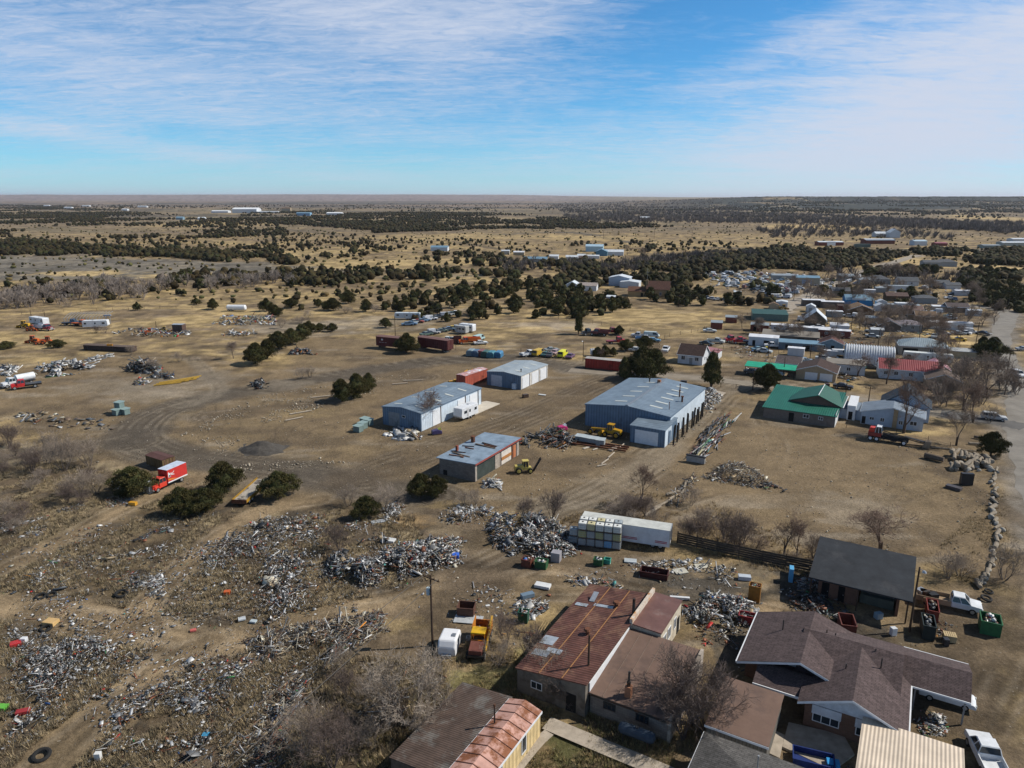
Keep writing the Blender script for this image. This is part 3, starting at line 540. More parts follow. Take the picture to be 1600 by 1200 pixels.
#         px outline, count, height range, clumping
WOODS = [
    ([(0, 318), (90, 320), (200, 330), (300, 338), (380, 346), (300, 352), (120, 352), (0, 350)], 2550, (4, 6.5)),
    ([(0, 320), (60, 320), (190, 336), (200, 345), (0, 350)], 2380, (4, 6.5)),
    ([(0, 350), (200, 352), (420, 345), (460, 368), (300, 376), (0, 372)], 1054, (4, 6)),
    ([(0, 380), (60, 377), (130, 384), (220, 388), (330, 392), (400, 400), (460, 405), (470, 415), (400, 412), (330, 410), (250, 402), (130, 402), (60, 400), (0, 400)], 1955, (4.5, 7)),
    ([(0, 372), (200, 374), (420, 385), (450, 400), (300, 390), (100, 378), (0, 380)], 212, (3.5, 6)),
    ([(380, 334), (480, 328), (700, 331), (890, 336), (930, 342), (900, 350), (860, 357), (720, 360), (640, 365), (560, 360), (440, 352), (370, 345)], 5610, (4, 6.5)),
    ([(560, 356), (700, 360), (690, 372), (600, 370)], 325, (4, 6)), ([(800, 345), (1000, 350), (1080, 355), (900, 360), (800, 358)], 1054, (3.5, 6)),
    ([(400, 362), (640, 372), (820, 380), (860, 395), (700, 392), (500, 380), (400, 372)], 212, (3.5, 6)), ([(400, 374), (640, 384), (660, 392), (560, 394), (400, 386)], 187, (4, 6)),
    ([(400, 388), (560, 392), (580, 400), (480, 408), (400, 400)], 137, (4, 6)), ([(660, 396), (760, 396), (800, 404), (700, 403)], 75, (4, 6)), ([(650, 404), (800, 406), (1000, 412), (860, 418), (700, 416)], 112, (4, 7)),
    ([(420, 424), (520, 420), (640, 422), (800, 425), (860, 430), (720, 436), (600, 437), (520, 447), (440, 447), (420, 440)], 312, (4, 7)),
    ([(620, 430), (720, 440), (860, 438), (900, 465), (760, 470), (700, 470), (640, 462)], 131, (4.5, 7.5)), ([(600, 470), (680, 462), (800, 470), (860, 480), (800, 500), (700, 505), (600, 500)], 52, (4.5, 7.5)),
    ([(800, 470), (860, 455), (960, 465), (990, 480), (950, 495), (880, 498), (800, 498)], 87, (5, 8)), ([(840, 430), (930, 425), (1060, 425), (1080, 440), (960, 442), (900, 460), (840, 450)], 162, (4.5, 7)),
    ([(1010, 440), (1100, 432), (1110, 462), (1240, 468), (1200, 478), (1060, 480), (1010, 470)], 118, (5, 7.5)), ([(860, 412), (1000, 405), (1130, 400), (1200, 420), (1080, 432), (900, 428)], 714, (4, 7)),
    ([(1100, 398), (1220, 390), (1340, 393), (1420, 400), (1370, 412), (1290, 425), (1100, 415)], 1530, (4, 7)), ([(1420, 394), (1600, 392), (1600, 418), (1500, 412), (1440, 400)], 1054, (4, 7)),
    ([(1350, 422), (1460, 424), (1480, 432), (1420, 434), (1350, 432)], 87, (5, 8)), ([(1500, 428), (1600, 424), (1600, 470), (1530, 462), (1500, 445)], 262, (5, 8)), ([(1500, 462), (1600, 465), (1600, 490), (1560, 486)], 42, (5, 8)),
    ([(1350, 462), (1450, 460), (1520, 470), (1500, 486), (1400, 482)], 25, (4.5, 7)), ([(1275, 452), (1350, 448), (1370, 462), (1290, 468)], 27, (4.5, 7)), ([(1170, 445), (1200, 450), (1240, 470), (1190, 475)], 15, (5, 7)),
    ([(0, 440), (60, 438), (230, 450), (300, 460), (200, 470), (0, 470)], 75, (3.5, 6)), ([(240, 432), (400, 424), (470, 440), (400, 448), (260, 452)], 100, (4, 7)), ([(0, 404), (420, 416), (600, 470), (560, 500), (300, 480), (0, 480)], 37, (2, 4)),
    ([(430, 450), (700, 440), (720, 470), (500, 480)], 45, (2, 4)), ([(1000, 384), (1100, 378), (1250, 395), (1000, 395)], 112, (4, 6)), ([(900, 380), (1000, 378), (1010, 384), (880, 386)], 50, (4, 6)),
    ([(1000, 330), (1600, 312), (1600, 336), (1400, 334), (1100, 330)], 3910, (5, 9)), ([(1160, 316), (1600, 312), (1600, 326), (1180, 325)], 4080, (5, 9)), ([(880, 318), (1600, 320), (1600, 345), (900, 340)], 1360, (4, 8)), ([(100, 320), (900, 318), (900, 330), (100, 328)], 1530, (4, 8)),
]
def billboard_trees(pts, name, gcol, mats, sub=1, bare=False):
    """one mesh of many small irregular crowns; pts rows x,y,z,h,w"""
    ico, fc = bpy_ico(sub); n = len(pts); k = len(ico); P = np.array(pts); g = rng
    J = 1 + g.uniform(-.42, .28, (n, k, 1)); V = ico[None] * J; rot = g.uniform(0, 6.28, n); cs, sn = np.cos(rot)[:, None], np.sin(rot)[:, None]
    V = np.stack([V[..., 0] * cs - V[..., 1] * sn, V[..., 0] * sn + V[..., 1] * cs, V[..., 2]], -1)
    V = V * np.stack([P[:, 4] * .5, P[:, 4] * .5, P[:, 3] * .52], -1)[:, None, :] + np.stack([P[:, 0], P[:, 1], P[:, 2] + P[:, 3] * .45], -1)[:, None, :]
    V[..., 0] += g.normal(0, .04, (n, k)) * P[:, 4:5]; Fc = fc[None] + (np.arange(n) * k)[:, None, None]
    q = g.uniform(.55, 1.5, (n, 1, 1)) * g.uniform(.6, 1.45, (n, k, 1)); t = g.uniform(0, 1, (n, 1, 1)); c = (np.asarray(gcol[0]) * (1 - t) + np.asarray(gcol[1]) * t) * q
    o = bpy.data.objects.new(name, npmesh(name, V.reshape(-1, 3), Fc.reshape(-1, 3), mats, c.reshape(-1, 3))); link(o); return o
trees = []
for (pl, n, (h0, h1)) in WOODS:
    far_ = pl[0][1] < 372 and n > 300; pp = np.array([G(*q)[:2] for q in poly_samples(pl, int(n * (2.1 if far_ else 1)))]); x, y = pp[:, 0], pp[:, 1]
    k = fbm(x / 22, y / 30, 2, 5) > .36
    if far_: k &= fbm(x / 170, y / 150, 4, 55) + rng.uniform(-.03, .03, len(x)) > .49
    s = rng.uniform(.45, 1, len(x)) ** .7; h = rng.uniform(h0, h1, len(x)) * s * (.95 if far_ else .82); w = h * rng.uniform(.8, 1.3, len(x)) * (1.15 if far_ else 1); trees += list(zip(x[k], y[k], h[k], w[k]))
CLEAR = []   # filled with houses and yards: (x, y, r)
def keep_clear(x, y, r): CLEAR.append((x, y, r))
def twig_trees(pts, name, gcol, mat_, k=34):
    P = np.array(pts); n = len(P); g = rng; d = g.normal(size=(n, k, 3)); d /= np.linalg.norm(d, axis=2)[..., None]; d[..., 2] = np.abs(d[..., 2]) * 1.1 - .1
    tip = d * g.uniform(.55, 1, (n, k, 1)) * np.stack([P[:, 4] * .5, P[:, 4] * .5, P[:, 3] * .55], -1)[:, None] + np.stack([P[:, 0], P[:, 1], P[:, 2] + P[:, 3] * .42], -1)[:, None]
    base = P[:, None, :3] + (tip - P[:, None, :3]) * g.uniform(.12, .5, (n, k, 1)) + g.normal(size=(n, k, 3)) * P[:, 3][:, None, None] * .04
    w = g.normal(size=(n, k, 3)); w /= np.linalg.norm(w, axis=2)[..., None]; w *= P[:, 3][:, None, None] * g.uniform(.022, .06, (n, k, 1))
    V = np.stack([base - w, base + w, tip], 2).reshape(-1, 3); q = g.uniform(.6, 1.35, (n, 1, 1)) * g.uniform(.6, 1.4, (n, k, 1)); t = g.uniform(0, 1, (n, 1, 1)); c = (np.asarray(gcol[0]) * (1 - t) + np.asarray(gcol[1]) * t) * q
    o = bpy.data.objects.new(name, npmesh(name, V, np.arange(len(V)).reshape(-1, 3), mat_, np.repeat(c.reshape(-1, 3), 3, axis=0))); link(o); return o
# ---------------------------------------------------------------- bare trees and brush
TWIG = vcol_mat('bare_branches', .9, 0, .25, 2)
def bare_mesh(seed, stems=1, H=1.0, depth=6, spread=.5, lean=.25, rad=.022, col=(.13, .10, .08), tip=(.20, .155, .125), kids=3, minr=.0014, droop=0):
    g = random.Random(seed); V = []; Fc = []; Cc = []
    def seg(p0, p1, r0, r1, c, n):
        d = (p1 - p0).normalized(); u = d.orthogonal().normalized(); w = d.cross(u); b = len(V)
        for p, r in ((p0, r0), (p1, r1)):
            for i in range(n):
                t = 6.2832 * i / n; V.append(p + (u * math.cos(t) + w * math.sin(t)) * r); Cc.append(c)
        for i in range(n):
            a, e = b + i, b + (i + 1) % n; Fc.append((a, e, n + e)); Fc.append((a, n + e, n + a))
    def grow(p, d, L, r, dep):
        k = 2 if dep > 1 else 1; q = p
        for s in range(k):
            d = (d + Vector((g.gauss(0, .12), g.gauss(0, .12), g.gauss(.05, .08) - droop * (depth - dep) * .03))).normalized(); q2 = q + d * L / k; t = 1 - dep / depth
            c = tuple(col[i] * (1 - t) + tip[i] * t for i in range(3)); r2 = r * .86
            seg(q, q2, max(r, minr), max(r2, minr), c, 5 if dep >= depth - 1 else 3); r = r2
            if dep > 0 and (s < k - 1): grow(q2, (d + rv(.9 * spread + .2)).normalized(), L * g.uniform(.6, .85), r * .6, dep - 1)
            q = q2
        if dep > 0:
            for i in range(kids if dep > 1 else kids + 1): grow(q, (d + rv(spread + .12 * (depth - dep))).normalized(), L * g.uniform(.62, .88), r * g.uniform(.6, .8), dep - 1)
    def rv(a): return Vector((g.gauss(0, a * .75), g.gauss(0, a * .75), g.gauss(.12, a * .5)))
    for s in range(stems):
        a = g.uniform(0, 6.28); b = g.uniform(0, .05 if stems > 1 else 0)
        grow(Vector((math.cos(a) * b, math.sin(a) * b, -.02)), Vector((math.cos(a) * lean * (stems > 1), math.sin(a) * lean * (stems > 1), 1)).normalized(), H * g.uniform(.23, .30) * (.8 if stems > 1 else 1), rad / (1 if stems == 1 else 1.6), depth - (1 if stems > 1 else 0))
    V = np.array([v[:] for v in V]); s = H / V[:, 2].max(); V *= s
    return npmesh('branches', V, np.array(Fc), TWIG, np.array(Cc))
BT = [bare_mesh(300 + i, 1, depth=7, spread=.55 + .05 * i, kids=2, rad=.018) for i in range(4)]          # broad shade trees
BTB = [bare_mesh(320 + i, 1, depth=7, spread=.62, kids=2, col=(.11, .08, .06), tip=(.19, .13, .10)) for i in range(2)]
BR = [bare_mesh(340 + i, 6, depth=6, spread=.45, lean=.55, kids=2, rad=.013, col=(.14, .115, .095), tip=(.30, .245, .195), minr=.0013) for i in range(4)]   # many-stemmed brush
BRD = [bare_mesh(360 + i, 8, depth=6, spread=.42, lean=.45, kids=2, rad=.012, col=(.09, .072, .063), tip=(.16, .122, .105), minr=.0014) for i in range(3)]
BL = [bare_mesh(399, 2, depth=7, spread=.5, lean=.2, kids=2, rad=.02, col=(.19, .155, .125), tip=(.36, .30, .24), minr=.0013)]
BRL = [bare_mesh(380 + i, 6, depth=3, spread=.45, lean=.5, kids=3, rad=.014, col=(.17, .14, .12), tip=(.25, .21, .18), minr=.006) for i in range(3)]
def bare(px, py, h, w, label, proto, name='bare_tree', group=None, cat='tree'):
    p = G(px, py); z = TZ(p.x, p.y); me = random.choice(proto)
    if name == 'bare_tree' and h > 5 and py > 560:
        t = thing(name, label, cat, (p.x, p.y, z), random.uniform(0, 360), group); t.scale = (w, w, h)
        o = bpy.data.objects.new('crown', me); link(o, t); tk = MB().tube((0, 0, -.03), (0, 0, .20), .030, .023, 8).build('trunk', POLE, t); tk.scale = (1, 1, 1)
        return t
    t = bpy.data.objects.new(name, me); link(t); t.location = (p.x, p.y, z); t.rotation_euler = (0, 0, random.uniform(0, 6.28)); t.scale = (w, w, h); tag(t, label, cat, group); return t
# px, py of the foot, height, width factor, label, kind
BARE = [
    (665, 667, 7.4, 6.6, 'dark bare tree against the end of the long blue shed', BTB), (1412, 676, 11.0, 9.0, 'tallest bare tree, in front of the pale blue house', BTB), (1494, 696, 7.5, 6.4, 'bare tree between the pale house and the rubble heap', BT),
    (1505, 640, 11, 10, 'big bare tree behind the junction, left of the road', BT), (1540, 620, 10, 9, 'bare tree close to the gravel road bend', BT), (1375, 862, 6.4, 8.6, 'spreading bare tree behind the black roofed shed', BTB), (1385, 600, 7, 6, 'pinkish bare tree before the red roofed house', BT),
    (1000, 790, 6.4, 4.6, 'bare tree standing before the annex of the warehouse', BTB), (1225, 866, 5.6, 4.6, 'forked bare tree along the plank fence', BTB), (1245, 868, 4.4, 3.4, 'thin bare tree near the black roofed shed', BTB), (1462, 598, 8, 7, 'bare tree beside the long white trailer', BT),
    (1280, 572, 6, 5, 'bare tree beside the brown roofed garage', BT), (1340, 588, 6, 6, 'bare tree in front of the ribbed metal hut', BTB), (1375, 530, 7.5, 7, 'bare tree in the dry yellow yard', BT), (1437, 527, 8, 7, 'bare tree behind the grey hip roofed house', BT), (1466, 540, 8, 7, 'bare tree at the right of the grey hip roofed house', BTB),
    (1508, 515, 9, 8, 'bare tree at the end of the white mobile home', BT), (1553, 508, 9, 6, 'tall grey poplar-like tree beside the road', BT), (1160, 515, 5.5, 5.5, 'bare tree beside the small red shed', BT), (1215, 528, 5, 4, 'bare tree in front of the row of trailers', BT),
    (1250, 535, 6, 6, 'bare tree right of the white flat building', BT), (1420, 497, 7, 6, 'bare tree behind the mauve roof', BTB), (1340, 450, 7, 8, 'bare tree at the junk yard road', BT), (1395, 437, 9, 9, 'bare tree over the grey houses', BT), (1292, 435, 8, 9, 'bare tree behind the junk yard', BT),
    (1240, 452, 7, 6, 'bare tree among the junked cars', BT), (1320, 462, 7, 9, 'bare tree behind the blue house', BT), (365, 560, 5.0, 5.2, 'small bare tree on the open dirt, left of the diagonal row', BT), (600, 800, 4.2, 4.6, 'bare sapling at the edge of the gravel road', BR),
    (1300, 500, 6, 6, 'bare tree right of the white roofed barn', BT), (980, 398, 8, 9, 'bare tree beside the blue white farm sheds', BT), (1000, 400, 7, 9, 'second bare tree beside the blue white farm sheds', BT), (1480, 560, 7, 7, 'bare tree behind the white van', BTB),
    (1520, 660, 8, 7, 'bare tree between the junction and the silver estate car', BTB),
]
for (px, py, h, w, lb, pr) in BARE: bare(px, py, h * 1.15, w * 1.15, lb, pr)
BRUSH = [
    (640, 1130, 8.6, 7.6, 'largest leafless tree, left of the pink roofed building', BL), (598, 1118, 4.6, 3.8, 'leafless bush left of the largest one', BR), (680, 1128, 5.0, 3.4, 'leafless bush right of the largest one', BR), (480, 1180, 5.4, 4.4, 'grey leafless bush at the lower edge, left of the timber line', BR),
    (520, 1200, 5, 4.5, 'dark leafless bush at the very bottom', BRD), (1085, 1130, 7.0, 5.6, 'purple grey leafless tree against the stepped stone parapet', BRD), (1105, 1150, 6.6, 5.2, 'leafless tree beside the brown metal roof', BRD), (1070, 1155, 5.5, 4.5, 'leafless shrub above the grey shingle roof', BRD),
    (850, 1070, 4.4, 3.6, 'grey shrub against the rusted roof edge', BR), (870, 1095, 3.6, 3.4, 'low shrub beside the concrete path', BRD), (790, 1010, 4.2, 3.2, 'brown leafless shrub right of the orange machine', BRD), (825, 1030, 3.8, 3.2, 'leafless shrub by the ladder of the rusted roof', BRD), (780, 1040, 3.0, 3, 'low shrub at the foot of the orange machine', BR),
    (75, 725, 6.0, 5.0, 'tall grey thicket at the left end of the yard', BR), (100, 735, 6.4, 5.2, 'grey thicket right of the tallest one', BR), (140, 728, 5.4, 4.8, 'open leafless bush beside the gravel bend', BR), (15, 700, 4.4, 4.4, 'dark thicket at the left edge', BRD), (50, 740, 4.0, 4.4, 'low purple thicket at the left', BRD),
    (125, 775, 4.4, 4.6, 'grey bush above the scrap strip', BR), (150, 772, 3.6, 4, 'low grey bush left of the junipers', BR), (10, 810, 3.4, 4, 'grey bush at the left edge by the white scrap', BR), (530, 860, 4.0, 3.6, 'purple leafless bush in the middle of the scrap', BRD), (545, 790, 3.4, 3.6, 'grey bush left of the lone juniper', BR),
    (820, 812, 3.8, 2.6, 'thin leafless bush left of the tank stack', BRD), (862, 810, 4.4, 3.6, 'dark leafless bush near the long white trailer', BRD), (985, 808, 3.8, 4.4, 'tangled shrub behind the white trailer', BRD), (970, 815, 3.0, 4, 'low grey shrub behind the white trailer', BR), (725, 790, 2.6, 2.4, 'small leafless bush before the block garage', BR), (745, 788, 2.6, 2.2, 'second small leafless bush before the block garage', BR),
    (1130, 860, 5.6, 4.4, 'dark tangled tree on the plank fence line', BRD), (1150, 858, 5.2, 4.0, 'second tangled tree on the plank fence line', BRD), (1160, 850, 4.2, 3.6, 'green grey shrub on the plank fence line', BR), (1070, 845, 3.6, 2.6, 'leafless sapling by the end of the white trailer', BRD), (1098, 850, 4.2, 2.8, 'leafless sapling behind the fence', BRD), (1270, 872, 3.6, 3.0, 'leafless bush touching the black roof', BRD),
    (1570, 905, 5.0, 4.4, 'leafless bush on the road side of the boulder row', BR), (1480, 905, 3.6, 3.4, 'leafless shrub behind the tan pickup', BR), (1500, 900, 3.0, 3.4, 'low shrub behind the cab of the tan pickup', BR), (470, 592, 3.2, 3.4, 'dry bush on the pale mound in the yard', BR), (485, 590, 3.2, 3.0, 'second dry bush on the pale mound', BR), (238, 580, 3.4, 4, 'grey bush behind the black heap', BR),
    (205, 555, 3.2, 3.0, 'thin bush right of the long dark trailer', BR), (150, 520, 2.6, 3.4, 'dark low bush below the white trailer', BRD), (165, 520, 2.8, 4, 'grey low bush below the steel frame', BR), (280, 565, 2.6, 3, 'bush at the dirt bank', BR), (935, 560, 3.2, 3.4, 'bush behind the red container', BRD), (1030, 562, 3.4, 3.8, 'grey bush left of the white house', BR), (470, 505, 3.0, 6, 'grey bushes on the slope', BR),
    (440, 512, 4.0, 4, 'grey bush at the head of the diagonal row', BR), (585, 488, 3.4, 4.6, 'grey bushes on the pale slope', BR), (480, 500, 4.2, 3.4, 'tall grey bush on the pale slope', BR), (540, 490, 3, 6, 'low grey bushes below the wide juniper', BR), (1545, 660, 4, 3.6, 'thin bush at the road junction', BR), (1080, 790, 3, 2.6, 'bush at the stone line', BR), (1470, 620, 5, 5, 'bush behind the junction', BRD),
]
for (px, py, h, w, lb, pr) in BRUSH: bare(px, py, h * 1.08, w * 1.08, lb, pr, 'leafless_bush', None, 'bush')
# grey creek-side trees: left middle band, in front of the sage flat
for k in range(95):
    t = rng.uniform(0, 1); px = 5 + 225 * t + rng.normal(0, 6); py = 478 - 26 * t + rng.normal(0, 5) if t < .8 else 460 + rng.normal(0, 6)
    if k > 65: px = rng.uniform(235, 470); py = 452 - (px - 235) * .05 + rng.normal(0, 4)
    bare(px, py, rng.uniform(5, 8.5), rng.uniform(5, 8), 'pale grey leafless tree along the dry creek behind the left yard', BRL, 'creek_tree', 'leafless trees along the dry creek')
for k in range(44):
    px = rng.uniform(1360, 1590); py = rng.uniform(575, 640) if px > 1450 else rng.uniform(488, 520)
    bare(px, py, rng.uniform(2.5, 5), rng.uniform(3, 5), 'small brown leafless bush in the gardens near the gravel road', BRL, 'garden_bush', 'leafless garden bushes', 'bush')
for (pl, n, h0, h1) in [([(1400, 590), (1470, 575), (1580, 590), (1585, 630), (1500, 645), (1440, 640)], 5, 6, 9), ([(1180, 520), (1300, 500), (1540, 500), (1550, 560), (1400, 590), (1260, 560)], 26, 5, 9), ([(1200, 440), (1330, 430), (1500, 440), (1540, 490), (1380, 490), (1230, 480)], 30, 6, 10)]:
    for (px, py) in poly_samples(pl, n): bare(px, py, rng.uniform(h0, h1), rng.uniform(h0, h1), 'grey leafless tree standing among the houses of the town', BT, 'town_tree', 'leafless trees among the town houses')
for (px, py) in poly_samples([(0, 700), (60, 690), (170, 735), (200, 780), (0, 850)], 16) + poly_samples([(400, 1060), (560, 1040), (700, 1080), (660, 1200), (380, 1200)], 7) + poly_samples([(930, 790), (1060, 800), (1240, 850), (1240, 880), (1060, 850)], 10): bare(px, py, rng.uniform(1.6, 3.6), rng.uniform(2, 3.8), 'small grey leafless shrub among the dry weeds', BRD if random.random() < .5 else BR, 'small_shrub', 'small leafless shrubs', 'bush')
rv_ = []
for (pl, n, h0, h1) in [([(880, 336), (1100, 330), (1300, 336), (1600, 350), (1600, 368), (1400, 356), (1200, 350), (900, 348)], 3000, 6, 12), ([(1180, 360), (1330, 350), (1420, 360), (1500, 376), (1340, 372), (1200, 372)], 260, 6, 11), ([(880, 412), (1140, 402), (1200, 410), (1000, 424), (880, 428)], 150, 5, 8),
        ([(860, 320), (1160, 318), (1180, 330), (880, 334)], 1500, 6, 12), ([(780, 410), (860, 405), (860, 430), (790, 430)], 40, 5, 8), ([(1000, 405), (1180, 395), (1190, 402), (1010, 412)], 90, 6, 9), ([(1270, 425), (1500, 432), (1520, 450), (1350, 448)], 40, 5, 9)]:
    for (px, py) in poly_samples(pl, n):
        p = G(px, py); h = rng.uniform(h0, h1); rv_.append((p.x, p.y, TZ(p.x, p.y), h, h * rng.uniform(.8, 1.5)))
tag(twig_trees(rv_, 'river_wood', ((.085, .074, .070), (.15, .128, .112)), TWIG), 'grey leafless woodland along the far river and its side draws', 'woodland', kind='stuff')
# ---------------------------------------------------------------- buildings
def corr(key, c, ax='y', per=.3, d=.22, rough=.5, metal=0.0, col2=None, amt=.3, var=.2): return mat(key, c, rough, metal, var, .5, col2=col2, amt=amt, stripes=(ax, per, d))
def shingle(key, c): return mat(key, c, .95, 0, .42, 2.2, col2=tuple(x * .5 for x in c), brick=(.6, .22, .03, 1))
BLUE_WALL = corr('blue_sheet_wall', (.125, .185, .26), 'xy', .6, .3, .5, col2=(.10, .14, .19), amt=.35); BLUE_ROOF = corr('blue_sheet_roof', (.175, .225, .275), 'y', .9, .12, .45, .1, var=.25, col2=(.21, .27, .33), amt=.4)
PALE_WALL = corr('pale_blue_wall', (.54, .62, .69), 'xy', .6, .12); BLOCK = mat('concrete_block', (.22, .19, .165), .9, 0, .25, 1, col2=(.15, .13, .11), brick=(.45, .22, .02))
FLATROOF = mat('flat_roof_blue', (.21, .275, .345), .6, 0, .3, .7, col2=(.155, .205, .26), amt=.45); GREEN_ROOF = corr('green_sheet_roof', (.017, .125, .088), 'x', .45, .25, .5); GREEN_DK = corr('green_sheet_dark', (.017, .095, .062), 'y', .45, .25, .5)
RUSTROOF = mat('rusted_sheet_roof', (.125, .055, .042), .75, .05, .45, .9, col2=(.20, .105, .07), amt=.5, stripes=('y', .34, .5)); BROWNROOF = mat('brown_felt_roof', (.160, .104, .080), .9, 0, .2, .6, col2=(.125, .084, .068), amt=.45)
PINKROOF = mat('pink_sheet_roof', (.50, .29, .235), .7, 0, .25, .9, col2=(.22, .085, .04), amt=.56); PURP = shingle('mauve_shingles', (.112, .082, .080)); GREYSH = shingle('grey_shingles', (.115, .11, .105)); DARKSH = mat('charcoal_roof', (.032, .036, .042), .95, 0, .3, .6, col2=(.048, .05, .055), amt=.4)
BRICKW = mat('red_brick', (.19, .085, .05), .9, 0, .2, 2, col2=(.14, .12, .10), brick=(.25, .09, .012)); PEACH = corr('peach_sheet_roof', (.60, .50, .39), 'x', .30, .09, .55); YELW = mat('cream_board_wall', (.60, .46, .24), .8, 0, .25, 1.5, stripes=('xy', .6, .3))
DARKIN = mat('dark_opening', (.012, .012, .012), .9); ORANGEW = mat('orange_brown_boards', (.20, .10, .06), .85, 0, .3, 2, stripes=('xy', .3, .3))
def roofmat(c): return shingle('roof_%g_%g_%g' % c, c)
def sheet(c, ax='y'): return corr('sheet_%g_%g_%g%s' % (*c, ax), c, ax, .5, .18)
def wallm(c): return mat('wall_%g_%g_%g' % c, c, .8, 0, .15, 1, stripes=('z', .25, .12))
def window(parent, side, u, z, w, h, W, Ly, frame=WHITE, pane=GLASS, nx=2, name='window', inset=0):
    """side f (y=0 wall), b, r (x=W), l ; u = distance along the wall"""
    def place(mb, u0, z0, u1, z1, d0, d1):
        if side == 'f': mb.box(u0, -d1, z0, u1, -d0, z1)
        elif side == 'b': mb.box(u0, Ly + d0, z0, u1, Ly + d1, z1)
        elif side == 'r': mb.box(W + d0, u0, z0, W + d1, u1, z1)
        else: mb.box(-d1, u0, z0, -d0, u1, z1)
    f = MB(); t = .07 if w > .7 else .05; d = .06
    place(f, u, z, u + w, z + t, .002, d); place(f, u, z + h - t, u + w, z + h, .002, d); place(f, u, z + t, u + t, z + h - t, .002, d); place(f, u + w - t, z + t, u + w, z + h - t, .002, d)
    for i in range(1, nx): x = u + w * i / nx; place(f, x - t / 2, z + t, x + t / 2, z + h - t, .002, d - .01)
    fo = f.build(name, frame, parent); p = MB(); place(p, u + t, z + t, u + w - t, z + h - t, .004, .03); p.build('pane', pane, fo); return fo
def door(parent, side, u, w, h, W, Ly, m=WHITE, name='door', panels=0, z=0.02, knob=True):
    def place(mb, u0, z0, u1, z1, d0, d1):
        if side == 'f': mb.box(u0, -d1, z0, u1, -d0, z1)
        elif side == 'b': mb.box(u0, Ly + d0, z0, u1, Ly + d1, z1)
        elif side == 'r': mb.box(W + d0, u0, z0, W + d1, u1, z1)
        else: mb.box(-d1, u0, z0, -d0, u1, z1)
    b = MB(); n = max(1, panels)
    for i in range(n): place(b, u, z + h * i / n + (.012 if i else 0), u + w, z + h * (i + 1) / n - .012, .003, .05)
    if n > 1: place(b, u + .02, z + .02, u + w - .02, z + h - .03, .002, .03)
    o = b.build(name, m, parent)
    if knob: k = MB(); place(k, u + w - .18, z + h * .45, u + w - .1, z + h * .45 + .1, .05, .09); k.build('handle', STEEL, o)
    return o
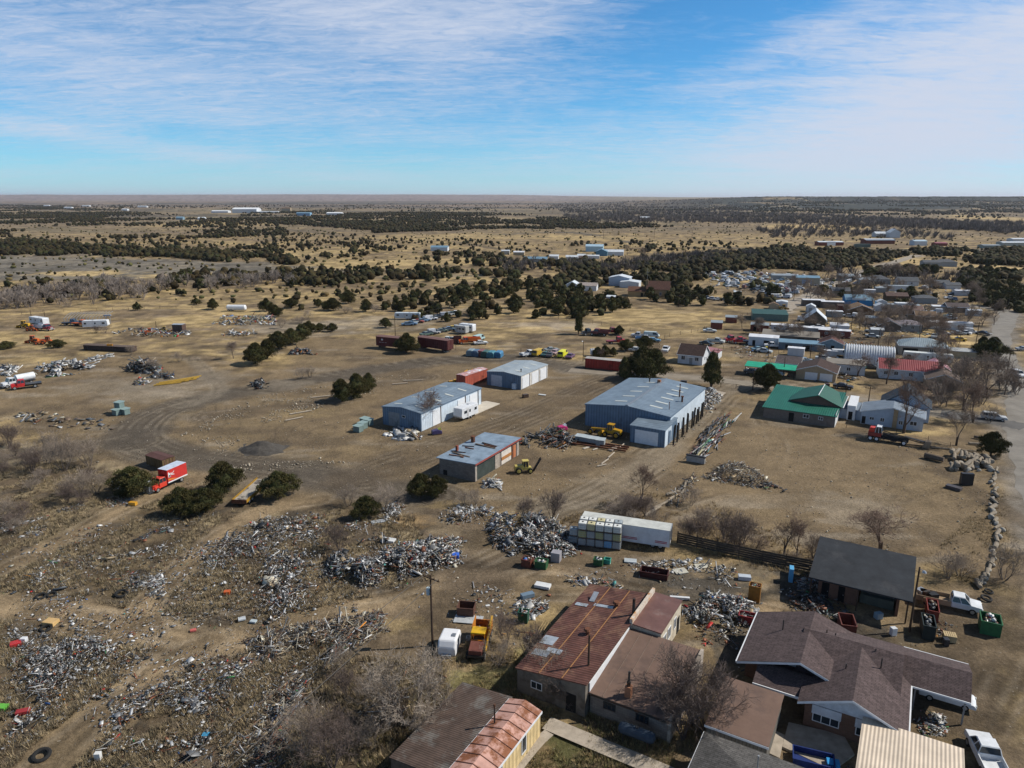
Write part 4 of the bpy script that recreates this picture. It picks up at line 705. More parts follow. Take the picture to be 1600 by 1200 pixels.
def building(name, label, cat, px, W, L, h, rise, ridge, wall, roof, rz=-30, over=.35, ft=(), z0=None, at=None, group=None, trim=None, th=.12, gable_mat=None, noclear=False, chimney=None, drop=0):
    p = at if at is not None else G(*px); z = TZ(p[0], p[1]) if z0 is None else z0
    t = thing(name, label, cat, (p[0], p[1], z), rz, group); c, s = math.cos(R(rz)), math.sin(R(rz))
    if not noclear: keep_clear(p[0] + c * W / 2 - s * L / 2, p[1] + s * W / 2 + c * L / 2, math.hypot(W, L) / 2 + 1.5)
    w = MB(); r = MB(); o = over
    if ridge == 'y':      # ridge runs in local y: gables on the front and back
        w.prism([(0, -.6), (W, -.6), (W, h), (W / 2, h + rise), (0, h)], 'y', 0, L); k = rise / (W / 2)
        for sx in (0, 1):
            a = [(-o, h - o * k + .02), (W / 2, h + rise + .02), (W / 2, h + rise + th), (-o, h - o * k + th)]
            if sx: a = [(W - q, y) for q, y in a]
            r.prism(a, 'y', -o, L + o)
    elif ridge == 'x':
        w.prism([(0, -.6), (L, -.6), (L, h), (L / 2, h + rise), (0, h)], 'x', 0, W); k = rise / (L / 2)
        for sx in (0, 1):
            a = [(-o, h - o * k + .02), (L / 2, h + rise + .02), (L / 2, h + rise + th), (-o, h - o * k + th)]
            if sx: a = [(L - q, y) for q, y in a]
            r.prism(a, 'x', -o, W + o)
    elif ridge == 'hip':
        w.box(0, 0, -.6, W, L, h); m = min(W, L) / 2; zt = h + rise; hx = W / 2 - m; hy = L / 2 - m; q = .02
        A = [(-o, -o), (W + o, -o), (W + o, L + o), (-o, L + o)]
        r0 = [(W / 2 - max(hx, .05), L / 2 - max(hy, 0), zt), (W / 2 + max(hx, .05), L / 2 + (max(hy, 0)), zt)] if W >= L else [(W / 2, L / 2 - hy, zt), (W / 2, L / 2 + hy, zt)]
        vs = [(x, y, h + q) for x, y in A] + [(x, y, h + th) for x, y in A] + r0
        fs = [(0, 3, 2, 1)] + [(i, (i + 1) % 4, 4 + (i + 1) % 4, 4 + i) for i in range(4)]
        fs += ([(4, 5, 9, 8), (5, 6, 9), (6, 7, 8, 9), (7, 4, 8)] if W >= L else [(4, 5, 8), (5, 6, 9, 8), (6, 7, 9), (7, 4, 8, 9)])
        r.add(vs, fs)
    elif ridge in ('sf', 'sb', 'sr', 'sl', 'flat'):  # shed roof; letter says which side is LOW
        hh = {'sf': (h, h, h + rise, h + rise), 'sb': (h + rise, h + rise, h, h), 'sr': (h + rise, h, h, h + rise), 'sl': (h, h + rise, h + rise, h), 'flat': (h,) * 4}[ridge]
        A = [(0, 0), (W, 0), (W, L), (0, L)]; vs = [(x, y, -.6) for x, y in A] + [(x, y, q) for (x, y), q in zip(A, hh)]
        w.add(vs, [(0, 3, 2, 1), (4, 5, 6, 7), (0, 1, 5, 4), (1, 2, 6, 5), (2, 3, 7, 6), (3, 0, 4, 7)])
        def hz(x, y): return hh[0] + (hh[1] - hh[0]) * x / W + (hh[3] - hh[0]) * y / L
        B = [(-o, -o), (W + o, -o), (W + o, L + o), (-o, L + o)]; vs = [(x, y, hz(x, y) + .02) for x, y in B] + [(x, y, hz(x, y) + .02 + th) for x, y in B]
        r.add(vs, [(0, 3, 2, 1), (4, 5, 6, 7), (0, 1, 5, 4), (1, 2, 6, 5), (2, 3, 7, 6), (3, 0, 4, 7)])
    elif ridge == 'open':   # roof on posts
        for (x, y) in [(.15, .15), (W - .15, .15), (W - .15, L - .15), (.15, L - .15)] + ([(W / 2, .15), (W / 2, L - .15)] if W > 5 else []):
            mb = MB().box(x - .06, y - .06, 0, x + .06, y + .06, h); mb.build('post', wall, t)
        r.add([(-o, -o, h), (W + o, -o, h), (W + o, L + o, h + rise), (-o, L + o, h + rise), (-o, -o, h + th), (W + o, -o, h + th), (W + o, L + o, h + rise + th), (-o, L + o, h + rise + th)], [(0, 3, 2, 1), (4, 5, 6, 7), (0, 1, 5, 4), (1, 2, 6, 5), (2, 3, 7, 6), (3, 0, 4, 7)])
    if ridge != 'open': w.build('wall', wall, t)
    ro = r.build('roof', roof, t)
    if trim:
        f = MB(); q = .03
        if ridge in ('x', 'y', 'hip', 'flat', 'sf', 'sb', 'sl', 'sr', 'open'):
            y0 = h - (over * (rise / (L / 2)) if ridge == 'x' else 0) if ridge != 'open' else h
            f.box(-o - q, -o - .05, y0 - .1, W + o + q, -o - .002, y0 + .1) if ridge in ('x', 'hip', 'flat', 'sf', 'open') else None
            if ridge in ('hip', 'flat', 'y'): yk = h - over * (rise / (W / 2)) if ridge == 'y' else h; f.box(W + o + .002, -o, yk - .1, W + o + .05, L + o, yk + .1); f.box(-o - .05, -o, yk - .1, -o - .002, L + o, yk + .1)
            if ridge == 'y':
                for sgn in (0, 1):
                    k = rise / (W / 2); a = [(-o, h - o * k - .1), (W / 2, h + rise - .1), (W / 2, h + rise + .1), (-o, h - o * k + .1)]; a = [(W - x, y) for x, y in a] if sgn else a; f.prism(a, 'y', -o - .05, -o - .003)
            if ridge == 'x':
                k = rise / (L / 2)
                for sgn in (0, 1):
                    a = [(-o, h - o * k - .1), (L / 2, h + rise - .1), (L / 2, h + rise + .1), (-o, h - o * k + .1)]; a = [(L - x, y) for x, y in a] if sgn else a
                    f.prism(a, 'x', W + o + .003, W + o + .05); f.prism(a, 'x', -o - .05, -o - .003)
        if f.v: f.build('trim', trim, t)
    for q in ft:
        k = q[0]
        if k == 'win': window(t, q[1], q[2], q[3], q[4], q[5], W, L, nx=q[6] if len(q) > 6 else 2, frame=q[7] if len(q) > 7 else WHITE)
        elif k == 'door': door(t, q[1], q[2], q[3], q[4], W, L, q[5] if len(q) > 5 else WHITE, panels=q[6] if len(q) > 6 else 0)
        elif k == 'open': door(t, q[1], q[2], q[3], q[4], W, L, DARKIN, name='opening_shade', knob=False)  # no hole: near-black panel on the wall, coloured as the shade inside
        elif k == 'box': mb = MB().box(*q[1]); mb.build(q[2], q[3], t)
        elif k == 'pipe': mb = MB(); mb.tube((q[1], q[2], q[3]), (q[1], q[2], q[4]), q[5], q[5], 8); mb.tube((q[1], q[2], q[4]), (q[1], q[2], q[4] + .18), q[5] * 1.6, q[5] * 1.6, 8); mb.build('flue', q[6] if len(q) > 6 else DSTEEL, ro)
    if chimney:
        x, y, zt, sw, cm = chimney; mb = MB(); mb.box(x - sw, y - sw, h, x + sw, y + sw, zt); mb.box(x - sw - .06, y - sw - .06, zt, x + sw + .06, y + sw + .06, zt + .12); mb.build('chimney', cm, ro)
    return t
SKYL = mat('skylight_panel', (.52, .54, .50), .5, 0, .15, 1)
def skylights(t, spots, W, L, h, rise):
    """translucent strips lying just proud of a roof that has its ridge along y"""
    for (x, y, w, l) in spots:
        k = rise / (W / 2); f = lambda q: h + rise - abs(q - W / 2) * k + .12 + .015
        mb = MB(); mb.add([(x, y, f(x)), (x + w, y, f(x + w)), (x + w, y + l, f(x + w)), (x, y + l, f(x)), (x, y, f(x) + .03), (x + w, y, f(x + w) + .03), (x + w, y + l, f(x + w) + .03), (x, y + l, f(x) + .03)], [(0, 3, 2, 1), (4, 5, 6, 7), (0, 1, 5, 4), (1, 2, 6, 5), (2, 3, 7, 6), (3, 0, 4, 7)])
        mb.build('skylight', SKYL, t)
GREYDOOR = mat('grey_roll_door', (.22, .23, .24), .6, 0, .3, 1, col2=(.14, .15, .16), amt=.4)
LW = lambda: None
# long blue shed
a = building('metal_shed', 'long blue metal shed with a low roof and white roller doors on its sunny side', 'shed', (598.7, 662.5), 9.9, 22.8, 3.8, .55, 'y', BLUE_WALL, BLUE_ROOF, over=.12, ft=[('door', 'f', 1.6, 2.9, 3.0, GREYDOOR, 5), ('win', 'f', 5.1, 2.2, .9, .6, 1), ('box', (9.9, .2, 0, 9.94, 22.6, 3.7), 'side_cladding', PALE_WALL),
    ('box', (9.95, 3.9, .05, 10.02, 6.6, 3.3), 'roller_door', WHITE), ('box', (9.95, 13.1, .05, 10.02, 15.9, 3.3), 'roller_door', WHITE), ('box', (9.95, 17.9, .05, 10.02, 21.0, 3.3), 'roller_door', WHITE), ('box', (9.96, 6.7, 0, 10.0, 7.0, 3.7), 'door_post', DSTEEL), ('box', (9.96, 16.0, 0, 10.0, 16.3, 3.7), 'door_post', DSTEEL), ('box', (9.96, 21.2, 0, 10.0, 21.5, 3.7), 'door_post', DSTEEL)], trim=BLUE_WALL)
skylights(a, [(1.2, 2.2, 2.0, .5), (1.2, 8, 2.0, .5), (1.2, 13, 2.0, .5), (1.2, 18.5, 2.0, .5), (6.6, 2.4, 2.2, .5), (6.6, 8.4, 2.2, .5), (6.6, 13.0, 2.2, .5), (6.6, 18, 2.2, .5)], 9.9, 22.8, 3.8, .55)
def slab(name, px4, m, z, label, cat):
    w = [G(*p) for p in px4]; mb = MB(); c = sum(w, Vector()) / 4; mb.prism([(p.x - c.x, p.y - c.y) for p in w], 'z', -.1, z); o = mb.build(name, m); o.location = (c.x, c.y, 0); tag(o, kind='structure'); return o
slab('concrete_apron', [(742, 648), (726, 634), (760, 627), (781, 631)], mat('pale_concrete', (.50, .45, .37), .9, 0, .15, .6), .10, '', '')
# white sheds behind it
b = building('metal_garage', 'pale blue metal garage with three white doors, behind the long blue shed', 'garage', (761, 601), 9.8, 14.5, 3.4, .5, 'y', BLUE_WALL, corr('pale_sheet_roof', (.30, .345, .375), 'y', .9, .1, .45), over=.12, ft=[('door', 'f', 1.3, 3.1, 2.8, mat('offwhite_door', (.42, .45, .50), .6), 0), ('box', (7.6, -.6, 0, 8.6, -.01, 1.4), 'meter_box', PALE_WALL), ('box', (9.8, .15, 0, 9.85, 14.4, 3.3), 'side_cladding', mat('cream_cladding', (.58, .56, .52), .8)),
    ('box', (9.86, .6, .05, 9.93, 4.2, 3.0), 'roller_door', WHITE), ('box', (9.86, 5.6, .05, 9.93, 9.2, 3.0), 'roller_door', WHITE), ('box', (9.86, 10.2, .05, 9.93, 13.6, 3.0), 'roller_door', WHITE), ('box', (9.87, 4.3, 0, 9.91, 4.6, 3.2), 'door_post', DSTEEL), ('box', (9.87, 9.3, 0, 9.91, 9.6, 3.2), 'door_post', DSTEEL), ('box', (9.87, 13.7, 0, 9.91, 14.0, 3.2), 'door_post', DSTEEL), ('pipe', 8.2, 3, 3.4, 4.3, .12)])
skylights(b, [(1.4, 2.4, 1.8, .5), (1.4, 6, 1.8, .5), (1.4, 10, 1.8, .5), (6.4, 3, 1.8, .5), (6.4, 7, 1.8, .5), (6.4, 11, 1.8, .5)], 9.8, 14.5, 3.4, .5)
# big warehouse
c_ = building('warehouse', 'largest blue metal warehouse with skylight strips, in the middle of the yard', 'warehouse', (914, 664), 18, 25.2, 4.5, .95, 'y', BLUE_WALL, BLUE_ROOF, over=.12, ft=[('box', (8.75, 0, 5.55, 9.25, 25.2, 5.68), 'ridge_cap', mat('ridge_cap', (.17, .20, .24), .5)), ('box', (18.0, .3, 0, 18.05, 25, 4.3), 'side_cladding', PALE_WALL), ('pipe', 6.2, 21.5, 5.0, 6.0, .15), ('box', (8.3, 20.6, 5.2, 9.0, 21.3, 6.2), 'chimney', mat('orange_brick', (.30, .14, .08), .9)), ('pipe', 15.5, 14, 4.8, 6.2, .14, RUST), ('pipe', 17, 11, 4.6, 5.8, .2, RUST), ('pipe', 14.5, 17.5, 4.9, 6.6, .1, RUST), ('pipe', 16.5, 4, 4.6, 6.2, .06, RUST)], trim=BLUE_WALL)
skylights(c_, [(5.2, 3.0 + 4.4 * i, 2.6, .55) for i in range(5)] + [(12.6, 3.4 + 3.5 * i, 2.6, .55) for i in range(6)], 18, 25.2, 4.5, .95)
building('warehouse_annex', 'small blue annex with one white garage door, joined to the warehouse front', 'garage', None, 6.9, 7.4, 3.3, .5, 'sf', BLUE_WALL, BLUE_ROOF, over=.12, at=G(984, 690), ft=[('door', 'f', 1.0, 4.6, 2.7, WHITE, 4), ('box', (6.9, .15, 0, 6.94, 4, 3.3), 'side_cladding', PALE_WALL), ('box', (6.95, 2.2, 0, 7.0, 3.3, 2.6), 'side_door', BLUE_WALL)], noclear=True, trim=BLUE_WALL)
# block garage with flat blue roof
REDTRIM = mat('red_fascia', (.28, .07, .055), .7); d_ = building('block_garage', 'concrete block garage with a flat blue roof and red fascia, junk lying on top', 'garage', (687, 740), 7.2, 14.8, 2.9, .25, 'sl', BLOCK, FLATROOF, over=.4, ft=[('open', 'f', .8, .8, .9), ('box', (7.2, .6, .05, 7.23, 6.3, 2.6), 'tall_glazed_front', mat('dark_glazing', (.05, .065, .062), .25, 0, .3, 1)), ('box', (7.2, 6.4, 0, 7.3, 7.9, 2.9), 'block_pier', mat('pale_block', (.42, .36, .30), .9, brick=(.45, .22, .02))),
    ('box', (7.2, 8.6, .1, 7.26, 12, 2.6), 'garage_door', mat('peeling_white_door', (.60, .55, .48), .8)), ('box', (7.27, 8.6, .9, 7.32, 12, 1.5), 'orange_band', mat('orange_band', (.40, .18, .06), .7)), ('box', (7.2, 12.2, 0, 7.28, 12.6, 2.7), 'door_post', RUST), ('box', (7.2, 12.8, .1, 7.26, 13.7, 2.4), 'rust_door', mat('rust_orange_door', (.45, .16, .07), .7)), ('box', (7.2, 14.0, 0, 7.3, 14.8, 2.9), 'block_pier', mat('pale_block', (.42, .36, .30), .9)), ('box', (7.2, 0, 0, 7.32, .5, 2.9), 'block_pier', mat('pale_block', (.42, .36, .30), .9)),
    ('box', (7.62, -.42, 3.0, 7.66, 15.2, 3.3), 'fascia', REDTRIM)], chimney=(.9, 9.2, 4.1, .28, RUST))
MB().box(.7, 3.9, 3.0, 1.1, 4.3, 4.0).build('chimney', mat('red_brick_plain', (.25, .07, .04), .9), d_)
for i, (x, y, l, w, an) in enumerate([(1.4, 1.2, 2.2, .16, .1), (2.2, 2.0, 4.0, .22, -.15), (1.0, 3.0, 2.6, .2, .2), (1.6, 5.5, 1.8, .14, 0), (3.6, 7.6, 4.4, .28, -.1), (3.8, 8.7, 3.4, .24, -.14), (4.2, 8.1, 2.6, .2, -.12), (2.4, 1.5, .6, .5, .4), (.8, 6.3, 2.2, .12, .3), (3.0, 1.1, .6, .3, 0)]):
    p = G(687, 740); cc, ss = math.cos(R(-30)), math.sin(R(-30)); q = MB().cbox((0, 0, .07), (l, w, .14)).build('roof_plank', [RUST, WOOD, DSTEEL][i % 3]); q.location = (p.x + cc * x - ss * y + .8, p.y + ss * x + cc * y, 3.04 + .25 * x / 7.2 + .05); q.rotation_euler = (0, 0, R(-30) + an)
    tag(q, ['rusted bar lying at the near end of the flat blue roof', 'long weathered plank at the near end of the flat blue roof', 'dark beam beside the brick chimney on the flat roof', 'short rusted bar left of the roof middle', 'longest plank across the middle of the flat blue roof', 'dark beam behind the longest plank on the flat roof', 'rusted strip between two beams on the flat roof', 'square weathered board near the front roof edge', 'thin dark strip by the left edge of the flat roof', 'small rusted plate near the front roof edge'][i], 'plank')
# green roofed house
gh = building('green_roofed_house', 'low house with bright green metal roofs at the top of the open lot', 'house', None, 14.2, 15.5, 2.3, 1.3, 'sf', mat('brown_stone_wall', (.17, .14, .12), .9, bump=.4), GREEN_ROOF, over=.3, at=G(1192, 652), ft=[('box', (14.2, 0, 0, 14.24, 15, 2.8), 'white_side_wall', WHITE), ('win', 'f', 8, 1.2, 1.2, .8), ('open', 'f', 5.2, 1.0, 1.9), ('win', 'f', 11, 1.2, .9, .7)])
w_ = MB(); w_.prism([(4.6, 2.9), (14.6, 2.6), (14.6, 2.9), (10.0, 4.9), (4.6, 3.2)], 'y', 5.6, 14.5); w_.build('gable', mat('brown_gable', (.14, .085, .065), .9), gh)
r_ = MB(); r_.add([(4.2, 5.2, 3.1), (10.0, 5.2, 4.95), (10.0, 15.6, 4.95), (4.2, 15.6, 3.1), (4.2, 5.2, 3.24), (10.0, 5.2, 5.09), (10.0, 15.6, 5.09), (4.2, 15.6, 3.24)], [(0, 3, 2, 1), (4, 5, 6, 7), (0, 1, 5, 4), (1, 2, 6, 5), (2, 3, 7, 6), (3, 0, 4, 7)])
r_.add([(10.0, 5.2, 4.95), (15.0, 5.2, 2.8), (15.0, 15.6, 2.8), (10.0, 15.6, 4.95), (10.0, 5.2, 5.09), (15.0, 5.2, 2.94), (15.0, 15.6, 2.94), (10.0, 15.6, 5.09)], [(0, 3, 2, 1), (4, 5, 6, 7), (0, 1, 5, 4), (1, 2, 6, 5), (2, 3, 7, 6), (3, 0, 4, 7)]); r_.build('upper_roof', GREEN_DK, gh)
MB().tube((15.05, 5.2, 3.0), (15.05, 15.6, 3.0), .1).tube((10, 5.15, 5.12), (10, 15.6, 5.12), .08).build('white_edge', WHITE, gh)
# pale blue grey house
F0 = G(1344, 661); BGW = wallm((.40, .46, .54)); BGR = mat('slate_sheet_roof', (.17, .21, .26), .65, 0, .25, .6, stripes=('y', .5, .15)); BGD = mat('slate_dark_roof', (.045, .058, .075), .9, 0, .3, .8, spec=.1)
fh = building('grey_blue_house', 'pale grey blue house with slate roofs behind the tallest bare tree', 'house', None, 11.4, 7.0, 2.7, 1.5, 'y', BGW, BGR, over=.3, at=F0, ft=[('win', 'f', 1.6, 1.0, .9, .7), ('win', 'f', 3.6, .9, .8, .9), ('open', 'f', .2, .7, 1.6), ('win', 'f', 9.0, 1.0, 1.3, .9), ('win', 'f', 7.0, .8, .8, .9), ('box', (5.9, -.4, 0, 6.7, -.01, 3.9), 'chimney', mat('tan_brick', (.42, .27, .12), .9, brick=(.25, .09, .01)))], trim=WHITE)
w_ = MB(); w_.prism([(3.2, 2.7), (12.4, 2.7), (12.4, 3.2), (7.8, 6.3), (3.2, 3.2)], 'y', 7, 14); w_.box(3.2, 7.02, 0, 12.4, 14, 3.0); w_.build('rear_wall', BGW, fh)
r_ = MB()
for sg in (0, 1):
    a = [(2.9, 2.95), (7.8, 6.35), (7.8, 6.5), (2.9, 3.1)]; a = [(15.6 - x, z) for x, z in a] if sg else a; r_.prism(a, 'y', 6.6, 14.4)
r_.build('steep_roof', BGD, fh); building('garden_shed', 'low grey lean-to at the left side of the pale blue house', 'shed', None, 4.5, 4.5, 2.1, .4, 'sf', BGW, BGR, at=(F0.x + 1.2 - 4, F0.y + 4.0, 0), noclear=True)
building('white_shed', 'narrow white shed between the green roof and the pale blue house', 'shed', (1322, 655), 1.6, 6.5, 3.0, .6, 'sf', WHITE, WHITE, over=.05, noclear=True, ft=[('open', 'f', .3, .8, 1.8)])
# ---- the front row: rusted workshop, brown roof, mauve house and their neighbours
def LP(o, x, y, z=0, rz=-30):
    c, s = math.cos(R(rz)), math.sin(R(rz)); return (o[0] + c * x - s * y, o[1] + s * x + c * y, z)
O = (0.3, 58.4)   # front left corner of the rusted roof
rw = building('rusted_workshop', 'long workshop under a corrugated rust red roof, patched with grey sheets', 'workshop', None, 7.1, 17.2, 2.5, .9, 'sl', mat('dirty_plaster', (.17, .15, .125), .9, 0, .3, 1, col2=(.10, .085, .07), amt=.5), RUSTROOF, over=.15, at=LP(O, 0, .4), ft=[('open', 'f', 5.2, 1.0, 1.9), ('win', 'f', 1.5, 1.0, 1.2, .8)])
def on_roof(t, x0, y0, x1, y1, m, nm, up=.16, h=2.5, k=.9 / 7.1, tilt=0): MB().add([(x0, y0, h + x0 * k + up), (x1, y0, h + x1 * k + up), (x1, y1, h + x1 * k + up + tilt), (x0, y1, h + x0 * k + up + tilt), (x0, y0, h + x0 * k + up + .03), (x1, y0, h + x1 * k + up + .03), (x1, y1, h + x1 * k + up + .03 + tilt), (x0, y1, h + x0 * k + up + .03 + tilt)], [(0, 3, 2, 1), (4, 5, 6, 7), (0, 1, 5, 4), (1, 2, 6, 5), (2, 3, 7, 6), (3, 0, 4, 7)]).build(nm, m, t)
GALV = mat('galvanised_sheet', (.42, .46, .50), .4, .3, .3, 1.5, col2=(.25, .24, .22), amt=.4)
for (x0, y0, x1, y1) in [(.0, 4.4, 1.5, 5.9), (1.3, 3.2, 2.9, 4.0), (.2, 2.4, 1.9, 3.4), (.2, 12.4, 1.6, 13.0), (2.2, 12.9, 4.4, 13.4)]: on_roof(rw, x0, y0, x1, y1, GALV, 'patch_sheet')
on_roof(rw, 1.4, 13.6, 2.0, 14.9, GALV, 'loose_sheet', .2, tilt=.5)
LINE = mat('orange_rust_seam', (.34, .17, .07), .8)
for x in (2.35, 4.7): on_roof(rw, x, -.1, x + .10, 17.2, LINE, 'seam')
def roof_vent(t, x, y, z):
    mb = MB().tube((x, y, z), (x, y, z + .45), .22, .22, 12).tube((x, y, z + .45), (x, y, z + .62), .42, .30, 12); mb.build('roof_vent', RUST, t)
roof_vent(rw, 3.9, 7.6, 3.1); roof_vent(rw, 4.6, 13.6, 3.2); MB().tube((6.9, 12.6, 3.3), (6.9, 12.6, 5.4), .17).build('stove_pipe', DSTEEL, rw)
par = building('raised_bay', 'narrow raised bay with shiny brown roof and cream windowed wall, right of the rusted roof', 'workshop', None, 3.0, 6.9, 3.3, .1, 'sr', mat('cream_plaster', (.52, .46, .36), .85, 0, .3, 1.5, col2=(.35, .28, .2), amt=.35), mat('brown_gloss_roof', (.16, .085, .07), .4, .1, .25, .8, col2=(.20, .13, .11), amt=.4), over=.08, at=LP(O, 7.45, 11.4), ft=[('win', 'r', .8, 1.2, 1.0, 1.3, 3), ('win', 'r', 2.3, 1.2, 1.0, 1.3, 3), ('win', 'r', 4.4, 1.2, .8, 1.3), ('open', 'r', 5.6, .8, 1.9)])
MB().box(-.32, -.1, 0, -.02, 6.9, 4.05).build('white_parapet', mat('flaking_parapet', (.55, .48, .40), .85, 0, .3, 2, col2=(.5, .25, .10), amt=.45), par)
br = building('brown_roofed_annex', 'low block annex under a wide brown metal roof with a brick chimney', 'house', None, 7.3, 9.9, 2.1, .75, 'sf', BLOCK, BROWNROOF, over=.18, at=LP(O, 7.25, 1.2), trim=DSTEEL, ft=[('win', 'f', 1.3, 1.0, 1.2, .75, 3, DSTEEL), ('win', 'f', 4.4, 1.0, 1.2, .75, 3, DSTEEL)])
ob = MB().box(3.0, .75, 2.2, 3.55, 1.3, 3.4); ch_ = ob.build('chimney', mat('orange_brick', (.30, .13, .07), .9, brick=(.2, .08, .01)), br); MB().tube((3.27, 1.02, 3.4), (3.27, 1.02, 3.9), .19).tube((3.27, 1.02, 3.9), (3.27, 1.02, 4.9), .11).build('chimney_pipe', DSTEEL, ch_)
MB().box(-.12, -.1, 2.2, -.02, 10, 3.15).build('white_flashing', WHITE, br)
for i in range(1, 6):
    y0, y1, xx = -.1, 9.9, 7.3 * i / 6; k = .75 / 9.9
    MB().add([(xx, y0, 2.1 + .145 + y0 * k), (xx + .05, y0, 2.1 + .145 + y0 * k), (xx + .05, y1, 2.1 + .145 + y1 * k), (xx, y1, 2.1 + .145 + y1 * k), (xx, y0, 2.1 + .18 + y0 * k), (xx + .05, y0, 2.1 + .18 + y0 * k), (xx + .05, y1, 2.1 + .18 + y1 * k), (xx, y1, 2.1 + .18 + y1 * k)], [(0, 3, 2, 1), (4, 5, 6, 7), (0, 1, 5, 4), (1, 2, 6, 5), (2, 3, 7, 6), (3, 0, 4, 7)]).build('roof_seam', mat('seam_tan', (.19, .14, .11), .9), br)
sp = MB()
for i in range(9): sp.box(7.32, i * 1.12, -.5, 7.6, (i + 1) * 1.12 - .01, 2.3 + .11 * i + (.05 if i % 2 else 0))
sp.build('stepped_parapet', mat('stone_parapet', (.36, .31, .26), .95, 0, .35, 2, col2=(.18, .15, .12), amt=.5), br)
# mauve shingled house
HL = (25.5, 54.0); mh = thing('brick_house', 'brick house with a many gabled mauve shingle roof at the lower right', 'house', LP(HL, 0, 0), -30)
def prism_roof(t, ridge, x0, x1, y0, y1, h, rise, m, nm='roof', th=.14, off=None):
    r = MB()
    if ridge == 'y':
        xm = (x0 + x1) / 2 if off is None else off; r.prism([(x0, h), (xm, h + rise), (x1, h), (x1, h + th), (xm, h + rise + th), (x0, h + th)], 'y', y0, y1)
    else:
        ym = (y0 + y1) / 2 if off is None else off; r.prism([(y0, h), (ym, h + rise), (y1, h), (y1, h + th), (ym, h + rise + th), (y0, h + th)], 'x', x0, x1)
    return r.build(nm, m, t)
HH = 2.45
wb = MB(); wb.box(.5, .6, -.5, 7.7, 10, HH); wb.box(-5.6, 5.0, -.5, .48, 13, HH); wb.box(.5, 10.02, -.5, 7.6, 13.3, HH); wb.build('wall', BRICKW, mh)
mrf = prism_roof(mh, 'x', -1.0, 7.8, 3.9, 13.8, HH, 1.95, PURP, off=9.0); prism_roof(mh, 'y', -.1, 8.6, 0, 9.05, HH + .01, 1.80, PURP, off=4.2); prism_roof(mh, 'y', -6.1, 4.6, 3.1, 12.8, HH + .02, 1.86, PURP, off=-.5); prism_roof(mh, 'x', 7.79, 13.3, 7.5, 13.7, HH, 1.3, PURP, nm='carport_roof', off=10.2)
prism_roof(mh, 'x', -4.2, 1.6, 1.2, 6.2, 2.05, .75, PURP, nm='porch_roof')
gb = MB(); gb.prism([(.5, HH), (7.7, HH), (4.2, HH + 1.5)], 'y', .55, .9); gb.build('gable', mat('white_gable', (.55, .57, .60), .8), mh); gb = MB(); gb.prism([(-5.6, HH), (3.8, HH), (-.5, HH + 1.5)], 'y', 5.0, 5.3); gb.build('gable', mat('white_gable', (.55, .57, .60), .8), mh)
tr = MB()
for (xa, za, xb, zb, yy) in [(-.1, HH, 4.2, HH + 1.8, 0), (4.2, HH + 1.8, 8.6, HH, 0), (-6.1, HH, -.5, HH + 1.86, 3.1), (-.5, HH + 1.86, 4.6, HH, 3.1)]: tr.add([(xa, yy - .04, za - .1), (xb, yy - .04, zb - .1), (xb, yy - .04, zb + .12), (xa, yy - .04, za + .12), (xa, yy - .005, za - .1), (xb, yy - .005, zb - .1), (xb, yy - .005, zb + .12), (xa, yy - .005, za + .12)], [(0, 1, 2, 3), (4, 7, 6, 5), (0, 4, 5, 1), (1, 5, 6, 2), (2, 6, 7, 3), (3, 7, 4, 0)])
tr.build('gable_trim', WHITE, mh)
for a_ in [(8.6, 0, HH - .05, 8.72, 7.4, HH + .12), (8.6, 7.4, HH - .05, 13.3, 7.48, HH + .12), (-6.24, 3.1, HH - .05, -6.12, 12.8, HH + .12), (7.8, 13.72, HH - .02, 13.3, 13.8, HH + .14), (-4.2, 1.1, 1.98, 1.6, 1.19, 2.2)]: MB().box(*a_).build('gutter', WHITE, mh)
for x in (1.2, 4.7):
    MB().box(x - .1, .50, 1.55, x + 2.3, .595, 2.40).build('window_head', mat('white_gable', (.55, .57, .60), .8), mh)
    window(mh, 'f', x, .75, 2.2, .85, 7.7, 10, nx=3).location = (0, .6, 0)
for (x, y) in [(12.9, 7.7), (12.9, 13.3), (9.0, 7.7)]: MB().box(x - .07, y - .07, 0, x + .07, y + .07, HH).build('post', mat('grey_post', (.25, .25, .25), .7), mh)
MB().box(-3.4, 4.95, 0, -2.5, 4.99, 2.0).build('door', mat('dark_blue_door', (.08, .11, .15), .6), mh); window(mh, 'f', -1.6, .9, 1.0, .9, 7.7, 10).location = (0, 5.0, 0)
for (x, y, z, l) in [(-3.0, 9, 4.2, .8), (6.0, 7.0, 4.2, .9), (5.4, 8.6, 4.5, .2), (1.0, 9.5, 4.55, .2), (3.2, 5.0, 4.3, .25), (1.8, 9.4, 4.5, .2)]: MB().tube((x, y, z - .8), (x, y, z + l * .7), .06).build('vent_pipe', DSTEEL, mrf)
keep_clear(HL[0] + 7, HL[1] + 4, 12)
